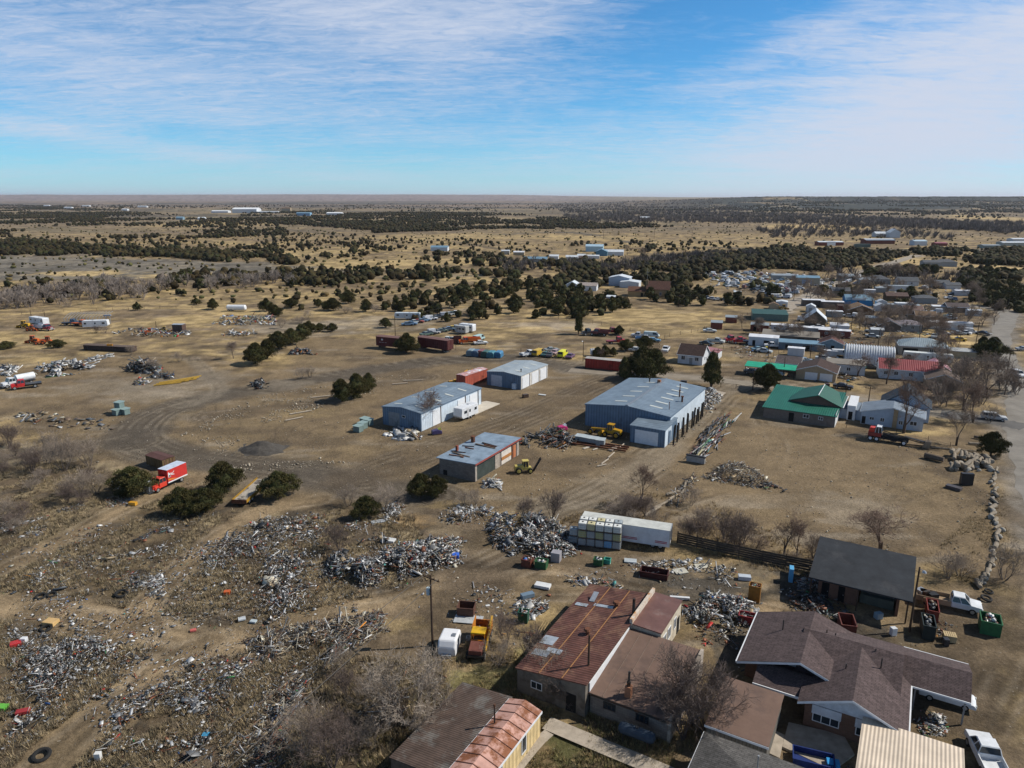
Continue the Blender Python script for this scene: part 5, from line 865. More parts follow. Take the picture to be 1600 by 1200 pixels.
# peach carport, grey shingled roof, brown lean-to, pink roofed trailer with its lean-to
pc = building('carport', 'carport with a peach coloured ribbed metal roof at the bottom right', 'carport', None, 7.2, 7.0, 2.45, .35, 'open', DSTEEL, PEACH, over=.1, at=LP((28.0, 48.1), .1, -2.9), noclear=True)
MB().box(-.1, -.1, 2.52, .7, 7.1, 2.60).build('pale_edge', mat('pale_blue_edge', (.55, .66, .70), .5), pc)
gs = building('grey_shingled_house', 'house of which only the grey shingle roof shows at the bottom edge', 'house', None, 8.2, 9.0, 2.3, 1.5, 'hip', WHITE, GREYSH, over=.3, at=LP((14.4, 49.2), 1.2, -7.2), trim=WHITE, noclear=True, ft=[('pipe', 4.6, 6.0, 2.9, 4.6, .05, STEEL), ('pipe', 6.0, 5.6, 2.9, 3.8, .12, STEEL)])
building('brown_lean_to', 'flat brown felt roofed lean-to beside the mauve house', 'shed', None, 5.0, 6.9, 2.3, .12, 'sf', mat('grey_boards', (.14, .13, .115), .9, stripes=('xy', .3, .3)), BROWNROOF, over=.12, at=LP((19.8, 57.1), .1, -6.5), trim=WHITE, noclear=True)
ti = building('pink_roofed_trailer_home', 'long narrow cream building with a faded pink and rust metal roof at the bottom', 'house', None, 3.1, 15.0, 2.55, .45, 'y', YELW, PINKROOF, over=.1, at=LP((-2.9, 46.0), -1.8, -6.5), ft=[('win', 'r', 11.6, .7, .8, 1.7, 1), ('win', 'r', 7.2, .6, 1.3, 1.7, 2), ('pipe', .5, 11.6, 2.5, 4.5, .07)], trim=WHITE, noclear=True)
for i in range(1, 14): MB().prism([(-.12, 2.66), (1.55, 3.13), (3.22, 2.66), (3.22, 2.70), (1.55, 3.17), (-.12, 2.70)], 'y', i * 1.1, i * 1.1 + .05).build('roof_seam', mat('dark_seam', (.20, .09, .06), .8), ti)
il = building('lean_to', 'dark lean-to with old brown grooved sheets, left of the pink roof', 'shed', None, 5.2, 10.5, 1.9, .5, 'sl', WOOD, mat('old_brown_sheets', (.095, .066, .052), .8, 0, .4, 1.0, col2=(.15, .135, .12), amt=.45, stripes=('y', .22, .35)), over=.1, at=LP((-2.9, 46.0), -7.1, -1.6), noclear=True)
# black roofed shed
ks = thing('black_roofed_shed', 'open fronted shed with a big sloping charcoal roof near the right road', 'shed', LP((34.7, 74.7), 0, 0), -30); kz = 2.9
MB().add([(0, 0, kz), (10.7, 0, kz), (10.7, 8.6, kz + 1.45), (0, 8.6, kz + 1.45), (0, 0, kz + .16), (10.7, 0, kz + .16), (10.7, 8.6, kz + 1.61), (0, 8.6, kz + 1.61)], [(0, 3, 2, 1), (4, 5, 6, 7), (0, 1, 5, 4), (1, 2, 6, 5), (2, 3, 7, 6), (3, 0, 4, 7)]).build('roof', DARKSH, ks)
MB().box(1.0, 1.6, -.4, 5.2, 8.2, 2.95).box(9.2, 1.6, -.4, 9.5, 8.2, 2.95).box(5.2, 7.9, -.4, 9.2, 8.2, 2.95).build('wall', mat('brown_orange_wall', (.17, .095, .065), .85, 0, .25, 1.5), ks); door(ks, 'f', 1.4, .8, 2.0, 10, 8, DARKIN, name='door').location = (0, 1.6, 0); door(ks, 'f', 3.2, .7, 2.0, 10, 8, DARKIN, name='door').location = (0, 1.6, 0)
for x in (.3, 5.3, 10.3): MB().box(x - .08, .4, 0, x + .08, .56, kz).build('post', POLE, ks)
MB().box(5.5, 2.6, 0, 9.0, 4.2, 1.1).box(5.5, 2.6, 1.5, 9.0, 3.6, 1.58).box(5.6, 2.7, 1.1, 5.7, 2.8, 1.5).box(8.9, 2.7, 1.1, 9, 2.8, 1.5).build('workbench', mat('green_grey_bench', (.10, .12, .10), .7), ks); keep_clear(40, 76, 8)
# ---------------------------------------------------------------- town and farm buildings further off
BW = wallm((.58, .60, .62)); TANW = wallm((.38, .30, .20)); GRYW = wallm((.30, .31, .31)); REDW = wallm((.17, .055, .04)); DKW = wallm((.12, .10, .085)); BLUW = wallm((.05, .26, .55)); BROWNW = wallm((.14, .085, .05))
WR = sheet((.58, .62, .66)); GRR = sheet((.26, .30, .33)); BNR = roofmat((.075, .048, .042)); TNR = roofmat((.24, .16, .10)); GYR = roofmat((.13, .14, .155)); RDR = sheet((.25, .05, .055), 'x'); MVR = roofmat((.13, .105, .105)); BLR = sheet((.16, .27, .36)); WHR = mat('white_flat_roof', (.62, .64, .68), .6, 0, .25, .5, col2=(.4, .4, .4), amt=.3)
TOWN = [  # name, label, category, foot px (front left corner), W, L, h, rise, ridge, wall, roof, turn, features
    ('white_house', 'small white house with a steep dark brown roof beside the pasture', 'house', (1058.5, 567), 7.0, 7.5, 2.7, 2.3, 'x', BW, BNR, -28, [('win', 'f', 1.0, 1.1, 1.1, 1.2), ('door', 'f', 3.3, .9, 1.9, GRYW), ('win', 'f', 4.9, 1.1, 1.1, 1.1), ('box', (2.8, -.7, 2.1, 4.8, 0, 2.2), 'awning', WHITE), ('win', 'r', 2.5, 1.0, 1, 1)]),
    ('red_annex', 'low annex with a faded red roof behind the white house', 'shed', (1097, 560), 4.5, 5.5, 2.0, .5, 'sr', BW, sheet((.30, .13, .13)), -28, []),
    ('carport', 'open carport with a bright green metal roof on the street', 'carport', (1163, 585), 12.5, 5.0, 2.3, .3, 'open', DSTEEL, sheet((.02, .33, .19)), -26, []),
    ('stone_cottage', 'low cottage with a mauve roof right of the green carport', 'house', (1212, 578), 6.0, 6.5, 2.2, 1.3, 'x', TANW, MVR, -28, [('win', 'f', 1, .9, 1, 1), ('win', 'r', 2, .9, 1, 1)]),
    ('brown_garage', 'garage with a brown hipped gable roof and two white doors', 'garage', (1243, 591), 9.6, 9.0, 2.4, 1.6, 'y', TANW, BNR, -28, [('door', 'f', 2.2, 3.0, 2.0, WHITE, 3), ('door', 'f', 5.8, 3.0, 2.0, WHITE, 3), ('win', 'r', 2, .9, 1, 1)]),
    ('white_block_building', 'flat topped white building with dark openings beside the red truck', 'building', (1169, 539), 9.0, 4.2, 2.7, .2, 'sf', BW, WHR, -22, [('open', 'f', 1.2, .9, 1.7), ('open', 'f', 4.6, 1.6, 1.8), ('open', 'f', 7.0, .9, 1.7)]),
    ('grey_long_shed', 'long low shed with a tan grey roof in the middle of the town', 'shed', (1190, 532), 17.5, 6.0, 2.0, .8, 'sf', DKW, mat('tan_grey_felt', (.20, .18, .155), .9, 0, .2, .3), -22, [('open', 'f', 3, 2, 1.6), ('open', 'f', 11, 2, 1.6)]),
    ('mobile_home', 'mobile home with pinkish white roof, left end of the row', 'mobile home', (1204, 518), 8.4, 3.6, 2.4, .2, 'x', BW, WHR, -20, [('win', 'f', 1, 1, 1, .8), ('win', 'f', 5, 1, 1, .8)]),
    ('mobile_home', 'pale grey mobile home in the middle of the row', 'mobile home', (1233, 522), 13.0, 3.6, 2.5, .2, 'x', GRYW, WHR, -20, [('win', 'f', 2, 1, 1, .8), ('win', 'f', 6, 1, 1, .8), ('win', 'f', 10, 1, 1, .8)]),
    ('mobile_home', 'long white roofed mobile home at the right end of the row', 'mobile home', (1278, 526), 10.0, 3.6, 2.4, .2, 'x', REDW, WHR, -22, [('win', 'f', 2, 1, 1, .8), ('win', 'f', 7, 1, 1, .8)]),
    ('small_white_shed', 'white shed with flat roof behind the mobile home row', 'shed', (1297, 518), 6.0, 5, 2.2, .2, 'sf', BW, WHR, -20, []),
    ('old_barn', 'old dark timber barn with a bright white sheet roof', 'barn', (1257, 510), 7.0, 8.0, 2.9, 3.0, 'y', mat('old_barn_boards', (.13, .105, .08), .9, stripes=('xy', .3, .35)), WR, -22, [('open', 'f', 3, 1.2, 2), ('win', 'r', 2, .9, 1, 1), ('win', 'r', 5, .9, 1, 1)]),
    ('garden_shed', 'small white gabled shed in the open yard', 'shed', (1258.5, 487), 3.6, 4.0, 2.2, .9, 'y', BW, WR, -25, [('door', 'f', 1.2, 1.2, 1.7, GRYW)]),
    ('greenhouse', 'long low glasshouse with dark green roof and white end wall', 'greenhouse', (1175, 500), 13, 11, 2.4, .3, 'sf', mat('green_glazing', (.10, .17, .16), .4), mat('green_black_roof', (.03, .075, .055), .5), -16, [('box', (13.02, .1, 0, 13.1, 10.8, 2.4), 'white_end', WHITE), ('open', 'r', 1.0, 1.1, 1.8), ('open', 'r', 3.4, 1.1, 1.8), ('open', 'r', 6, 1.1, 1.8)]),
    ('red_shed', 'small dark red shed with a pale roof near the greenhouse', 'shed', (1172, 517), 6.0, 4.0, 2.2, .3, 'sf', REDW, GRR, -22, [('open', 'f', 1, 1, 1.7)]),
    ('red_shed', 'red wooden shed at the end of the pasture fence', 'shed', (1110, 514), 4.0, 3.5, 2.3, .3, 'sf', REDW, GRR, -18, []), ('red_shed', 'farther red wooden shed behind the fence end', 'shed', (1133, 504), 4.2, 3.5, 2.0, .3, 'sf', REDW, GRR, -18, []),
    ('red_roofed_house', 'white house with a long red metal roof and pink porch roof', 'house', (1373, 590), 14.5, 8.0, 2.6, 1.9, 'x', BW, RDR, -22, [('win', 'f', 1, 1, 1, 1), ('win', 'f', 3.4, 1, 1, 1), ('win', 'f', 6.8, 1, 1, 1), ('win', 'f', 10, 1, 1, 1)]),
    ('pink_porch', 'steep little gable with a bright pink sheet, right of the red roof', 'porch', (1438, 588), 6.5, 5.0, 2.3, 1.9, 'y', DKW, sheet((.55, .26, .30)), -25, [('open', 'f', 2.6, 1, 1.8)]),
    ('stone_house', 'dark house under the big bare trees left of the junction', 'house', (1446, 606), 7.5, 7, 2.3, 1.5, 'y', TANW, roofmat((.16, .12, .10)), -25, [('win', 'f', 1, .9, 1, 1), ('win', 'f', 4, .9, 1, 1)]),
    ('hip_roofed_house', 'house with a blue grey hipped roof and front gable', 'house', (1404, 553), 13.0, 9.0, 2.6, 2.0, 'hip', wallm((.34, .30, .25)), mat('blue_grey_roof', (.22, .28, .32), .6, 0, .2, .6, stripes=('x', .5, .12)), -22, [('open', 'f', 1, 4, 2), ('win', 'f', 8, 1.2, 1, 1), ('win', 'f', 10.5, 1, 1, 1)]),
    ('long_low_shed', 'very long low shed with a pale grey roof before the gravel road', 'shed', (1463, 557), 14.5, 3.4, 1.9, .4, 'sf', mat('tan_boards', (.42, .34, .22), .9), mat('pale_grey_roof', (.34, .36, .37), .7), -20, []),
    ('mauve_roofed_house', 'house with a rounded pinkish grey roof', 'house', (1398, 517), 8.5, 6.5, 2.4, 1.3, 'hip', GRYW, roofmat((.26, .23, .25)), -20, [('win', 'f', 1, 1, 1, 1), ('win', 'f', 5, 1, 1, 1)]), ('dark_gabled_house', 'dark gabled house left of the pinkish grey roof', 'house', (1372, 517), 7.0, 6.5, 2.2, 1.8, 'y', DKW, MVR, -20, [('win', 'f', 1, .9, 1, 1)]),
    ('mobile_home', 'white mobile home seen through two bare trees near the road', 'mobile home', (1453, 514), 13.5, 4, 2.5, .3, 'x', BW, WHR, -16, [('win', 'f', 2.4, 1, 1, .9), ('win', 'f', 8.6, 1, 1, .9)]), ('mobile_home', 'grey mobile home with a white roof box behind the mauve roofs', 'mobile home', (1387, 486), 12, 5, 2.6, .3, 'x', GRYW, GRR, -14, [('box', (3, .5, 2.9, 10, 4, 3.4), 'roof_box', WHITE)]),
    ('pink_roofed_house', 'brown house with pinkish tiles behind the grey mobile home', 'house', (1412, 492), 7, 6, 2.2, 1.2, 'x', TANW, roofmat((.22, .15, .13)), -14, []), ('small_white_shed', 'small pale shed right of the grey mobile home', 'shed', (1457, 486), 6, 3, 1.9, .2, 'sf', wallm((.5, .42, .34)), WHR, -14, []),
    ('blue_house', 'bright blue house with a white gable and dark roof', 'house', (1321, 477), 11, 8, 2.5, 1.8, 'x', BLUW, BLR, -14, [('box', (2.5, -.1, 2.3, 8, .0, 3.3), 'white_gable', WHITE), ('open', 'f', 4.5, .9, 2)]),
    ('tan_roofed_house', 'house with a tan roof and dark porch in front of the blue house', 'house', (1325, 493), 9.5, 9, 2.4, 1.9, 'y', BROWNW, TNR, -14, [('open', 'f', 2, 4.8, 1.7)]), ('dark_red_shed', 'dark red shed left of the tan roofed house', 'shed', (1309, 486), 5, 4, 2.1, .3, 'sf', REDW, BNR, -14, []),
    ('garden_shed', 'white domed shed right of the blue house, front one', 'shed', (1368, 486), 4, 4, 2.1, 1.0, 'y', BW, WR, -14, []), ('garden_shed', 'white shed just behind the front domed one', 'shed', (1370, 479), 4, 4, 2.0, .9, 'y', BW, WR, -14, []), ('trailer_box', 'small grey box trailer right of the old barn', 'trailer', (1291, 495), 6, 3, 2.2, .2, 'flat', GRYW, WHR, -16, []),
    ('mobile_home', 'dark sided mobile home with a white stripe roof, left one at the junk yard road', 'mobile home', (1254, 478), 9, 4, 2.6, .2, 'x', DKW, WHR, -12, []), ('mobile_home', 'dark sided mobile home with a white stripe roof, right one at the junk yard road', 'mobile home', (1283, 481), 9, 4, 2.6, .2, 'x', DKW, WHR, -12, []),
    ('white_shed', 'white box shed beside the tan awning at the pasture edge', 'shed', (1212, 482), 4.6, 5, 2.8, .4, 'y', BW, WR, -20, []), ('tan_awning', 'tan canvas covered shelter next to the white box shed', 'shelter', (1201, 483), 4, 4, 1.9, .8, 'y', TANW, TNR, -20, []),
    ('workshop', 'workshop with a light blue roof among the junked cars', 'workshop', (1243, 446), 12, 9, 4.2, .8, 'x', wallm((.36, .33, .26)), BLR, -14, [('door', 'f', 3, 5, 3.2, wallm((.30, .38, .50)))]), ('long_grey_shed', 'grey roofed shed left of the blue roofed workshop', 'shed', (1206, 437), 12, 5, 2.5, .5, 'sf', GRYW, GRR, -12, []),
    ('grey_house', 'grey bungalow with a slate roof near the straight road', 'house', (1357, 444), 11, 8, 2.6, 1.9, 'hip', GRYW, GYR, -12, []), ('white_ended_shed', 'shed with a bright white end wall beside the straight road', 'shed', (1342, 445), 7.5, 6, 2.6, .6, 'sf', GRYW, GRR, -12, [('box', (7.5, 0, 0, 7.6, 6, 3.4), 'white_end', WHITE)]), ('grey_house', 'grey and white bungalow right of the slate roofed one', 'house', (1403, 447), 10, 7, 2.6, 1.8, 'x', BW, GYR, -12, [('win', 'f', 2, 1, 1, 1), ('win', 'f', 6, 1, 1, 1)]),
    ('mobile_home', 'long pale mobile home with dark roof bands below the bungalows', 'mobile home', (1383, 455), 13, 4, 2.6, .3, 'x', BW, GRR, -10, []), ('garden_shed', 'small grey shed left of the long pale mobile home', 'shed', (1368, 457), 6, 4, 2.2, .4, 'x', GRYW, GRR, -10, []), ('grey_house', 'pale house among junipers at the right', 'house', (1458, 450), 8, 6, 2.6, 1.2, 'x', GRYW, GYR, -10, []), ('grey_house', 'small pale house standing right of the pale field', 'house', (1478, 452), 7, 6, 2.2, 1.0, 'x', BW, GYR, -10, []),
    ('mobile_home', 'white trailer home among the dark junipers at the right', 'mobile home', (1492, 462), 8, 4, 2.4, .2, 'x', BW, WHR, -10, []), ('grey_house', 'blue grey house in the pale grass field, left one', 'house', (1443, 417), 11, 7, 2.8, 1.4, 'x', GRYW, GYR, -8, []), ('grey_house', 'blue grey house in the pale grass field, right one', 'house', (1463, 417), 13, 8, 3.0, 1.8, 'hip', GRYW, GYR, -8, []),
    ('church', 'brown roofed church with tan walls behind the pasture', 'church', (1010, 464), 10.5, 8, 3.8, 3.4, 'x', wallm((.34, .22, .11)), roofmat((.13, .066, .05)), -14, [('box', (-.7, 2, 0, .5, 3.2, 7.8), 'stone_tower', wallm((.30, .2, .11))), ('win', 'f', 2, 1, 1, 1.4), ('win', 'f', 6, 1, 1, 1.4), ('box', (-.16, 2.5, 7.8, -.04, 2.62, 13), 'mast', STEEL), ('box', (-.6, 2.5, 11.4, .4, 2.62, 11.55), 'mast_arm', STEEL)]),
    ('church_hall', 'low hall with brown roof at the left side of the church', 'hall', (981, 463), 11, 8, 2.6, 1.7, 'x', wallm((.38, .26, .13)), roofmat((.16, .08, .055)), -14, [('open', 'f', 6, 1.2, 1.8)]), ('white_barn', 'white metal barn behind the church, left part', 'barn', (951, 446), 11, 9, 4.2, 1.2, 'y', wallm((.40, .46, .54)), WR, -18, []), ('white_barn', 'lower white metal barn right of the taller one behind the church', 'barn', (968, 449), 10, 9, 2.8, .6, 'y', BW, WR, -18, []),
    ('white_house', 'white peaked house among the junipers, left one', 'house', (883, 455), 7, 7, 3.0, 1.9, 'y', BW, WR, -14, []), ('white_house', 'cream roofed house among the junipers, right of the peaked one', 'house', (901, 454), 10, 7, 2.6, 1.2, 'x', BW, roofmat((.42, .36, .33)), -14, []), ('garden_shed', 'tiny white shed in the junipers below the church', 'shed', (947, 472), 4, 3, 2.4, .3, 'sf', BW, WR, -14, []), ('white_tower_shed', 'small tall white shed at the pasture corner', 'shed', (1146, 471), 3.2, 3, 4, .4, 'sf', BW, WR, -14, []),
    ('blue_farm_shed', 'pale blue farm shed, tallest of the farm group', 'barn', (915, 393), 15, 11, 4.5, 1.5, 'x', wallm((.40, .55, .62)), sheet((.36, .5, .6)), -10, []), ('blue_farm_shed', 'dark blue gabled shed of the farm group', 'barn', (931, 400), 9, 9, 3.5, 2, 'y', wallm((.10, .22, .30)), BLR, -10, []), ('white_farm_shed', 'long white shed of the farm group behind bare trees', 'barn', (943, 399), 16, 9, 3, 1.5, 'x', BW, WR, -10, []),
    ('mobile_home', 'white mobile home in front of the farm, left', 'mobile home', (884, 407), 9, 6, 3, 1, 'x', BW, WR, -8, []), ('mobile_home', 'pinkish mobile home in front of the farm, middle', 'mobile home', (902, 405), 6, 5, 3, 1, 'x', wallm((.6, .45, .42)), WR, -8, []), ('mobile_home', 'low white mobile home in front of the farm, right', 'mobile home', (916, 404), 10, 5, 2.2, .6, 'x', BW, WR, -8, []), ('long_grey_shed', 'long grey roofed shed left of the farm group', 'barn', (818, 409), 17, 9, 2.4, 1.2, 'x', GRYW, BLR, -8, []), ('white_farm_shed', 'small white sheds with a machine left of the farm group', 'barn', (858, 405), 7, 6, 2.6, 1.0, 'x', BW, WR, -8, []), ('grey_house', 'distant tan house at the left of the farm', 'house', (802, 398), 9, 6, 2.4, .8, 'x', TANW, WHR, -8, []),
    ('white_farm_shed', 'white shed alone on the plain in the middle distance', 'barn', (673, 392), 15, 8, 3, 1.4, 'x', BW, BLR, -5, []), ('white_farm_shed', 'tiny white shed at the right of the middle distance plain', 'barn', (783, 397), 7, 6, 3, .6, 'x', wallm((.45, .42, .36)), WR, -5, []), ('hangar', 'large white hangar on the far plain left of centre', 'hangar', (363, 334), 70, 40, 11, 4, 'x', BW, mat('bright_white_roof', (.72, .74, .76), .5), 0, []), ('hangar', 'long low white shed left of the far hangar', 'hangar', (330, 333), 50, 25, 5, 2, 'x', BW, mat('bright_white_roof', (.72, .74, .76), .5), 0, []),
    ('hangar', 'far white shed right of the hangar', 'hangar', (510, 337), 38, 25, 5, 2, 'x', BW, mat('bright_white_roof', (.72, .74, .76), .5), 0, []), ('hangar', 'far blue roofed shed on the plain', 'hangar', (463, 338), 34, 20, 6, 2, 'x', wallm((.2, .35, .5)), BLR, 0, []), ('hangar', 'far pale sheds right of the far hangar', 'hangar', (402, 334), 60, 20, 4, 1, 'x', wallm((.5, .5, .48)), WR, 0, []), ('far_house', 'tiny blue roofed house among the far left junipers', 'house', (275, 345), 14, 10, 4, 2, 'x', wallm((.2, .3, .36)), BLR, 0, []), ('far_house', 'tiny white house in the far left junipers', 'house', (309, 345), 14, 10, 3, 2, 'x', BW, WR, 0, []), ('far_house', 'white house on the far left horizon line', 'house', (100, 327), 30, 14, 6, 2, 'x', BW, WR, 0, []),
    ('far_house', 'white house left of the others on the far left horizon', 'house', (68, 322), 30, 14, 5, 2, 'x', BW, WR, 0, []), ('far_house', 'second white building along the far left horizon', 'house', (128, 322), 40, 14, 5, 2, 'x', BW, WR, 0, []), ('far_house', 'third white building along the far left horizon', 'house', (215, 325), 40, 14, 5, 2, 'x', BW, WR, 0, []), ('far_house', 'fourth white building along the far left horizon', 'house', (190, 329), 20, 14, 4, 2, 'x', BW, WR, 0, []), ('far_house', 'tan far building above the dark wood', 'house', (440, 330), 30, 12, 12, 3, 'x', TANW, TNR, 0, []),
    ('roadside_building', 'white fronted roadside building with red ends beyond the highway', 'building', (1279, 385), 24, 10, 3.4, .8, 'x', REDW, WR, 0, [('box', (8, -.3, 0, 16, 0, 4), 'white_front', WHITE)]), ('roadside_building', 'dark roadside store with a long white roof line', 'building', (1352, 383), 29, 11, 4.2, .8, 'x', REDW, WR, 0, [('box', (0, -.4, 3.5, 29, 0, 4.6), 'white_band', WHITE)]), ('roadside_building', 'pale blue roadside building right of the long store', 'building', (1428, 386), 12, 9, 4, 1, 'x', BW, sheet((.4, .52, .6)), 0, []),
    ('roadside_building', 'long white building at the far right edge beyond the highway', 'building', (1566, 386), 24, 10, 3, .8, 'x', wallm((.35, .37, .34)), WR, 0, []), ('roadside_building', 'white roofed building behind it at the right edge', 'building', (1582, 380), 26, 10, 3.4, .8, 'x', BW, WR, 0, []), ('roadside_building', 'low green grey shed beyond the highway at the right', 'building', (1536, 390), 16, 9, 2.6, .6, 'x', wallm((.25, .3, .28)), GRR, 0, []), ('roadside_building', 'dark red shed beyond the highway', 'building', (1462, 386), 11, 8, 2.4, .6, 'x', REDW, sheet((.3, .08, .12)), 0, []),
    ('roadside_building', 'white peaked house in the river trees above the store', 'house', (1390, 372), 12, 10, 6, 4, 'y', BW, WR, 0, []), ('roadside_building', 'small white house in the river trees left of the peaked one', 'house', (1368, 371), 16, 10, 4, 2, 'x', BW, WR, 0, []), ('far_house', 'white speck of a house on the right hand tree line', 'house', (1001, 343), 20, 12, 4, 2, 'x', BW, WR, 0, []), ('semi_truck', 'dark green box of a lorry parked on the highway', 'truck', (1336, 389), 14, 3, 3, .1, 'flat', mat('green_grey_box', (.10, .13, .11), .6), mat('green_grey_box', (.10, .13, .11), .6), 0, []),
]
TOWN += [('long_shed', 'long dark blue grey shed below the long tan grey roof', 'shed', (1216, 545), 13, 4, 2.1, .4, 'sf', wallm((.12, .16, .20)), BLR, -22, [('open', 'f', 2, 2, 1.6), ('open', 'f', 7, 2, 1.6)]), ('small_house', 'small house with maroon roof and white gable edge right of the blue grey shed', 'house', (1278, 548), 7, 6, 2.4, 1.6, 'y', wallm((.16, .24, .30)), roofmat((.14, .07, .06)), -22, [('win', 'f', 1, 1, 1, 1), ('open', 'f', 3.5, 1, 1.9)]),
    ('white_trailer', 'white box trailer parked below the blue grey shed', 'trailer', (1230, 555), 4.6, 2.6, 2.2, .1, 'flat', BW, WHR, -25, []), ('flat_roofed_house', 'white walled flat roofed house right behind the brown roofed garage', 'house', (1290, 582), 9.5, 6, 2.6, .2, 'sf', BW, mat('tan_grey_felt', (.20, .18, .155), .9), -24, [('win', 'f', 5, 1, 1, 1)]), ('awning', 'dark green awning at the right end of the flat roofed house', 'awning', (1322, 584), 4.6, 4, 2.1, -.5, 'open', DSTEEL, sheet((.02, .11, .08)), -24, []),
    ('white_trailer', 'tiny white trailer above the flat roofed house', 'trailer', (1288, 556), 3.4, 2, 1.5, .1, 'flat', BW, WHR, -18, []), ('small_house', 'grey brown house behind the rounded pinkish roof', 'house', (1408, 499), 6.5, 5, 2.3, 1.2, 'x', TANW, MVR, -16, [('win', 'f', 1, 1, 1, 1)]), ('small_house', 'brown house between bare trees above the white mobile home', 'house', (1430, 502), 7, 5, 2.3, 1.4, 'x', BROWNW, TNR, -16, []), ('small_shed', 'pale shed below the tan roofed house', 'shed', (1352, 505), 4.5, 3, 2, .4, 'sf', wallm((.4, .38, .34)), GRR, -18, []),
    ('small_shed', 'grey tin shed left of the dark gabled house', 'shed', (1360, 524), 4, 3, 2, .5, 'x', GRYW, WR, -18, []), ('small_house', 'dark roofed house right of the small pale shed near the road', 'house', (1480, 488), 8, 6, 2.3, 1.3, 'x', DKW, MVR, -12, []), ('small_shed', 'white shed under the junipers close to the gravel road', 'shed', (1512, 493), 5, 3, 2, .4, 'x', BW, WR, -12, []), ('small_house', 'tan bungalow above the blue house', 'house', (1300, 462), 8, 6, 2.4, 1.4, 'x', TANW, GYR, -12, []), ('small_house', 'brown bungalow right of the blue house', 'house', (1385, 470), 9, 6, 2.3, 1.3, 'x', BROWNW, roofmat((.15, .10, .09)), -12, []),
    ('small_house', 'green grey bungalow above the pinkish tiles', 'house', (1430, 474), 9, 6, 2.3, 1.3, 'hip', GRYW, GYR, -12, []), ('small_shed', 'pale barn at the right edge of the far junk yard', 'barn', (1310, 440), 8, 6, 3, 1, 'x', wallm((.35, .33, .3)), GRR, -12, []), ('small_shed', 'white trailer beside the far junk yard road', 'trailer', (1340, 460), 8, 3, 2.3, .2, 'x', BW, WHR, -12, [])]
for (nm, lb, cat, px, W, L, h, rise, rg, wl, rf, rz, ft) in TOWN:
    building(nm, lb, cat, px, W, L, h, rise, rg, wl, rf, rz, over=.3 if rise > .9 else .12, ft=ft, trim=WHITE if (rise > 1 and px[1] > 480) else None)
# ribbed metal hut (arched)
q = thing('metal_hut', 'arched hut of shiny ribbed steel in the middle of the town', 'hut', (*G(1318, 566)[:2], 0), -24); V = []; n = 20; W, L, Hh = 13.0, 8.5, 4.6; nn = 16
for i in range(n * 4 + 1):
    x = W * i / (n * 4); rr = 1 + .035 * (1 if (i // 2) % 2 else -1)
    for j in range(nn + 1): a_ = math.pi * j / nn; V.append((x, L / 2 - math.cos(a_) * L / 2 * rr, max(0, math.sin(a_)) ** .8 * Hh * rr))
fs = [(i * (nn + 1) + j, i * (nn + 1) + j + 1, (i + 1) * (nn + 1) + j + 1, (i + 1) * (nn + 1) + j) for i in range(n * 4) for j in range(nn)]
MB().add(V, fs).build('shell', mat('shiny_steel_sheet', (.62, .64, .66), .45, .2, .15, 1), q)
for x in (.05, W - .05): MB().prism([(L / 2 - math.cos(math.pi * j / nn) * L / 2, max(0, math.sin(math.pi * j / nn)) ** .8 * Hh * .97) for j in range(nn + 1)], 'x', x - .02, x + .02).build('end_wall', wallm((.36, .36, .35)), q)
keep_clear(G(1345, 560).x, G(1345, 560).y, 9)
# ---------------------------------------------------------------- vehicles and machines
def wheel(parent, x, y, r=.36, w=.22, z=None, rim=STEEL):
    z = r if z is None else z; s = 1 if y > 0 else -1
    Mx = Matrix.Rotation(R(90), 4, 'X')
    t = MB().lathe([(r * .62, -w / 2), (r * .93, -w / 2), (r, -w / 4), (r, w / 4), (r * .93, w / 2), (r * .62, w / 2)], (x, y, z), 14, M=Mx).build('tyre', RUBBER, parent)
    MB().lathe([(r * .58, -w * .52), (r * .58, w * .52), (r * .2, w * .56)], (x, y, z), 10, M=Mx).build('rim', rim, t); return t
def frustum(mb, x0, x1, y, z0, X0, X1, Y, z1, mi=0):
    return mb.add([(x0, -y, z0), (x1, -y, z0), (x1, y, z0), (x0, y, z0), (X0, -Y, z1), (X1, -Y, z1), (X1, Y, z1), (X0, Y, z1)], [(0, 3, 2, 1), (4, 5, 6, 7), (0, 1, 5, 4), (1, 2, 6, 5), (2, 3, 7, 6), (3, 0, 4, 7)], mi)
def cabin(t, x0, x1, y, z0, X0, X1, Y, z1, m, nm='cab', mullions=(0.5,)):
    """glasshouse: dark panes behind painted pillars and a roof"""
    g = frustum(MB(), x0 + .03, x1 - .03, y - .03, z0, X0 + .02, X1 - .02, Y - .02, z1 - .03).build('window', GLASS, t)
    p = MB(); frustum(p, X0 - .01, X1 + .01, Y + .01, z1 - .05, X0 + .06, X1 - .06, Y - .06, z1 + .03)
    for s in (-1, 1):
        for a, b in ((x0, X0), (x1, X1)): p.tube((a, s * (y - .03), z0), (b, s * (Y - .02), z1 - .03), .045, .04, 5)
        for f in mullions: p.tube((x0 + (x1 - x0) * f, s * (y - .01), z0), (X0 + (X1 - X0) * f, s * (Y - .01), z1 - .03), .05, .04, 5)
    p.build(nm, m, t)
HEADL = mat('headlamp', (.6, .6, .55), .2); TAILL = mat('tail_lamp', (.35, .02, .02), .3)
def lamps(t, xf, xr, y, z):
    for s in (-1, 1):
        MB().cbox((xf, s * y, z), (.06, .28, .14)).build('headlight', HEADL, t); MB().cbox((xr, s * y, z + .08), (.06, .12, .2)).build('tail_light', TAILL, t)
